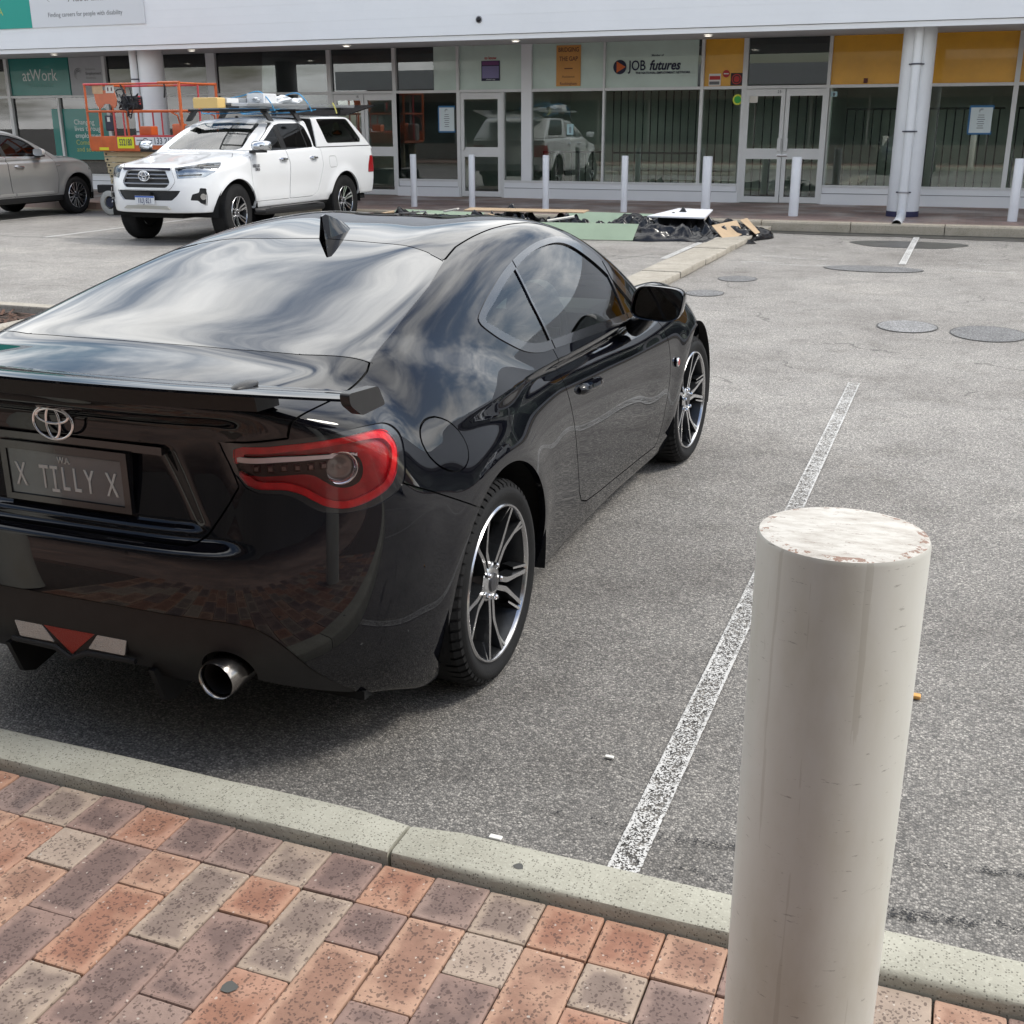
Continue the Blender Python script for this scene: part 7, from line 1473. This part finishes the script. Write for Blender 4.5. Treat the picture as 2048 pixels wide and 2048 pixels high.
# ------------------------------------------------------------------ demolition heap by the far kerb
def rubble():
    grn = mat('board_green', (.40, .50, .36), .75, 0, var=.08, vscale=3); edge = mat('board_edge', (.66, .64, .58), .8); crd = mat('cardboard', (.46, .34, .22), .85, var=.15, vscale=6); wht = mat('board_white', (.72, .73, .76), .6)
    def board(label, pts, th=.013, m=grn, name='plasterboard', cat='board', group='boards in the heap by the far kerb'):
        """quad sheet given by its four corners, with thickness"""
        P = [np.array(p, float) for p in pts]; n = np.cross(P[1] - P[0], P[3] - P[0]); n /= np.linalg.norm(n); t = thing(name, label, cat, (0, 0, 0), 0, group)
        MB().add(P + [p - n * th for p in P], [(0, 1, 2, 3), (0, 4, 5, 1), (1, 5, 6, 2), (2, 6, 7, 3), (3, 7, 4, 0)]).build('face', m, t); MB().add([p - n * (th + .0005) for p in P] + [p - n * (th + .001) for p in P], [(3, 2, 1, 0)]).build('backing', edge if m is grn else m, t); return t
    board('long green plasterboard leaning along the front of the black heap', [(-6.6, 16.10, .01), (-4.46, 16.36, .01), (-4.40, 16.46, .235), (-6.6, 16.20, .235)])
    board('green plasterboard propped behind the heap in front of the footpath', [(-6.25, 18.55, .03), (-4.15, 18.62, .03), (-4.15, 18.78, .20), (-6.25, 18.72, .22)])
    board('short green plasterboard at the left end of the heap', [(-9.35, 18.3, .03), (-7.75, 18.3, .03), (-7.70, 18.62, .17), (-9.35, 18.58, .20)])
    board('white board lying flat on top of the black plastic', [(-4.42, 17.0, .31), (-3.55, 16.95, .31), (-3.60, 17.75, .37), (-4.15, 17.85, .37)], .02, wht)
    board('long pale board lying in the heap behind the green sheet', [(-7.6, 17.5, .29), (-5.6, 17.6, .29), (-5.6, 17.9, .31), (-7.6, 17.8, .31)], .015, crd)
    board('bent brown cardboard flap at the right end of the heap', [(-3.40, 16.75, .22), (-3.12, 16.45, .02), (-2.98, 17.0, .10), (-3.14, 17.25, .26)], .008, crd, 'cardboard', 'cardboard')
    board('narrow brown cardboard strip at the far right of the heap', [(-3.10, 17.3, .26), (-2.80, 16.95, .10), (-2.78, 17.2, .10), (-3.05, 17.6, .27)], .006, crd, 'cardboard', 'cardboard')
    board('grey metal strip poking out at the left of the heap', [(-9.9, 18.0, .08), (-8.6, 18.15, .20), (-8.6, 18.22, .21), (-9.9, 18.07, .09)], .01, mat('strip_alu', (.5, .52, .54), .4, .5), 'metal_strip', 'strip')
    # crumpled black plastic sheeting
    def sheeting(label, x0, x1, y0, y1, hmax, seed, nx=260, ny=120):
        r = np.random.default_rng(seed); xs = np.linspace(0, 1, nx); ys = np.linspace(0, 1, ny); Xg, Yg = np.meshgrid(xs, ys, indexing='ij'); H = np.zeros_like(Xg)
        env = np.clip(np.sin(math.pi * Xg), 0, 1) ** .35 * np.clip(np.sin(math.pi * Yg), 0, 1) ** .5; H += hmax * env * (.75 + .25 * np.sin(5 * Xg + 1))
        for k in range(150):
            a = r.normal(.15, .5); f_ = r.uniform(5, 60); ph = r.uniform(0, 6.3); cx, cy = r.random(2); w_ = np.exp(-((Xg - cx) ** 2 / .03 + (Yg - cy) ** 2 / .08)); u = (Xg * (x1 - x0) * math.sin(a) + Yg * (y1 - y0) * math.cos(a)) * f_
            H += .085 / (1 + .05 * f_) * w_ * (1 - 2 * np.abs(((u / math.pi + ph) % 2) - 1)) * env
        H = np.maximum(H, .006 + 0 * H); ex = .10 * np.sin(9 * Yg + seed) * (Xg - .5) * 2; ey = .10 * np.sin(14 * Xg + seed) * (Yg - .5) * 2
        V = np.stack([x0 + (x1 - x0) * Xg + ex, y0 + (y1 - y0) * Yg + ey, H], -1).reshape(-1, 3); i = np.arange(nx - 1)[:, None] * ny + np.arange(ny - 1)[None]; i = i.reshape(-1)
        o = mk('plastic_sheet', V, np.stack([i, i + ny, i + ny + 1, i + 1], 1), mat('black_polythene', (.012, .012, .014), .22, 0, spec=.6, rvar=.08, vscale=20), smooth=True); tag(o, label, 'sheet', 'black plastic sheeting in the heap'); return o
    sheeting('crumpled shiny black plastic sheeting at the right of the heap', -5.2, -2.72, 16.45, 18.35, .25, 3); sheeting('low black plastic sheeting spread along the middle of the heap', -7.9, -4.9, 16.7, 18.3, .18, 8); sheeting('thin black plastic scraps at the left of the heap', -9.8, -7.7, 17.5, 18.4, .10, 14, 100, 40)
    db = mat('debris_grey', (.22, .21, .20), .85, var=.4, vscale=6)
    for k in range(7):
        x, y = rng.uniform(-9.6, -5.2), rng.uniform(17.0, 18.5); l = rng.uniform(.1, .5); a = rng.uniform(0, 3.1); o = MB().bbox((-l / 2, -.03, -.012), (l / 2, .03, .012), .004).build('timber_scrap', [db, crd, edge][k % 3]); o.location = (x, y, .19 + rng.uniform(0, .05)); o.rotation_euler = (rng.uniform(-.2, .2), rng.uniform(-.2, .2), a); tag(o, 'small grey or brown timber scrap lying on the plastic sheeting', 'scrap', 'loose scraps on the heap')
rubble()
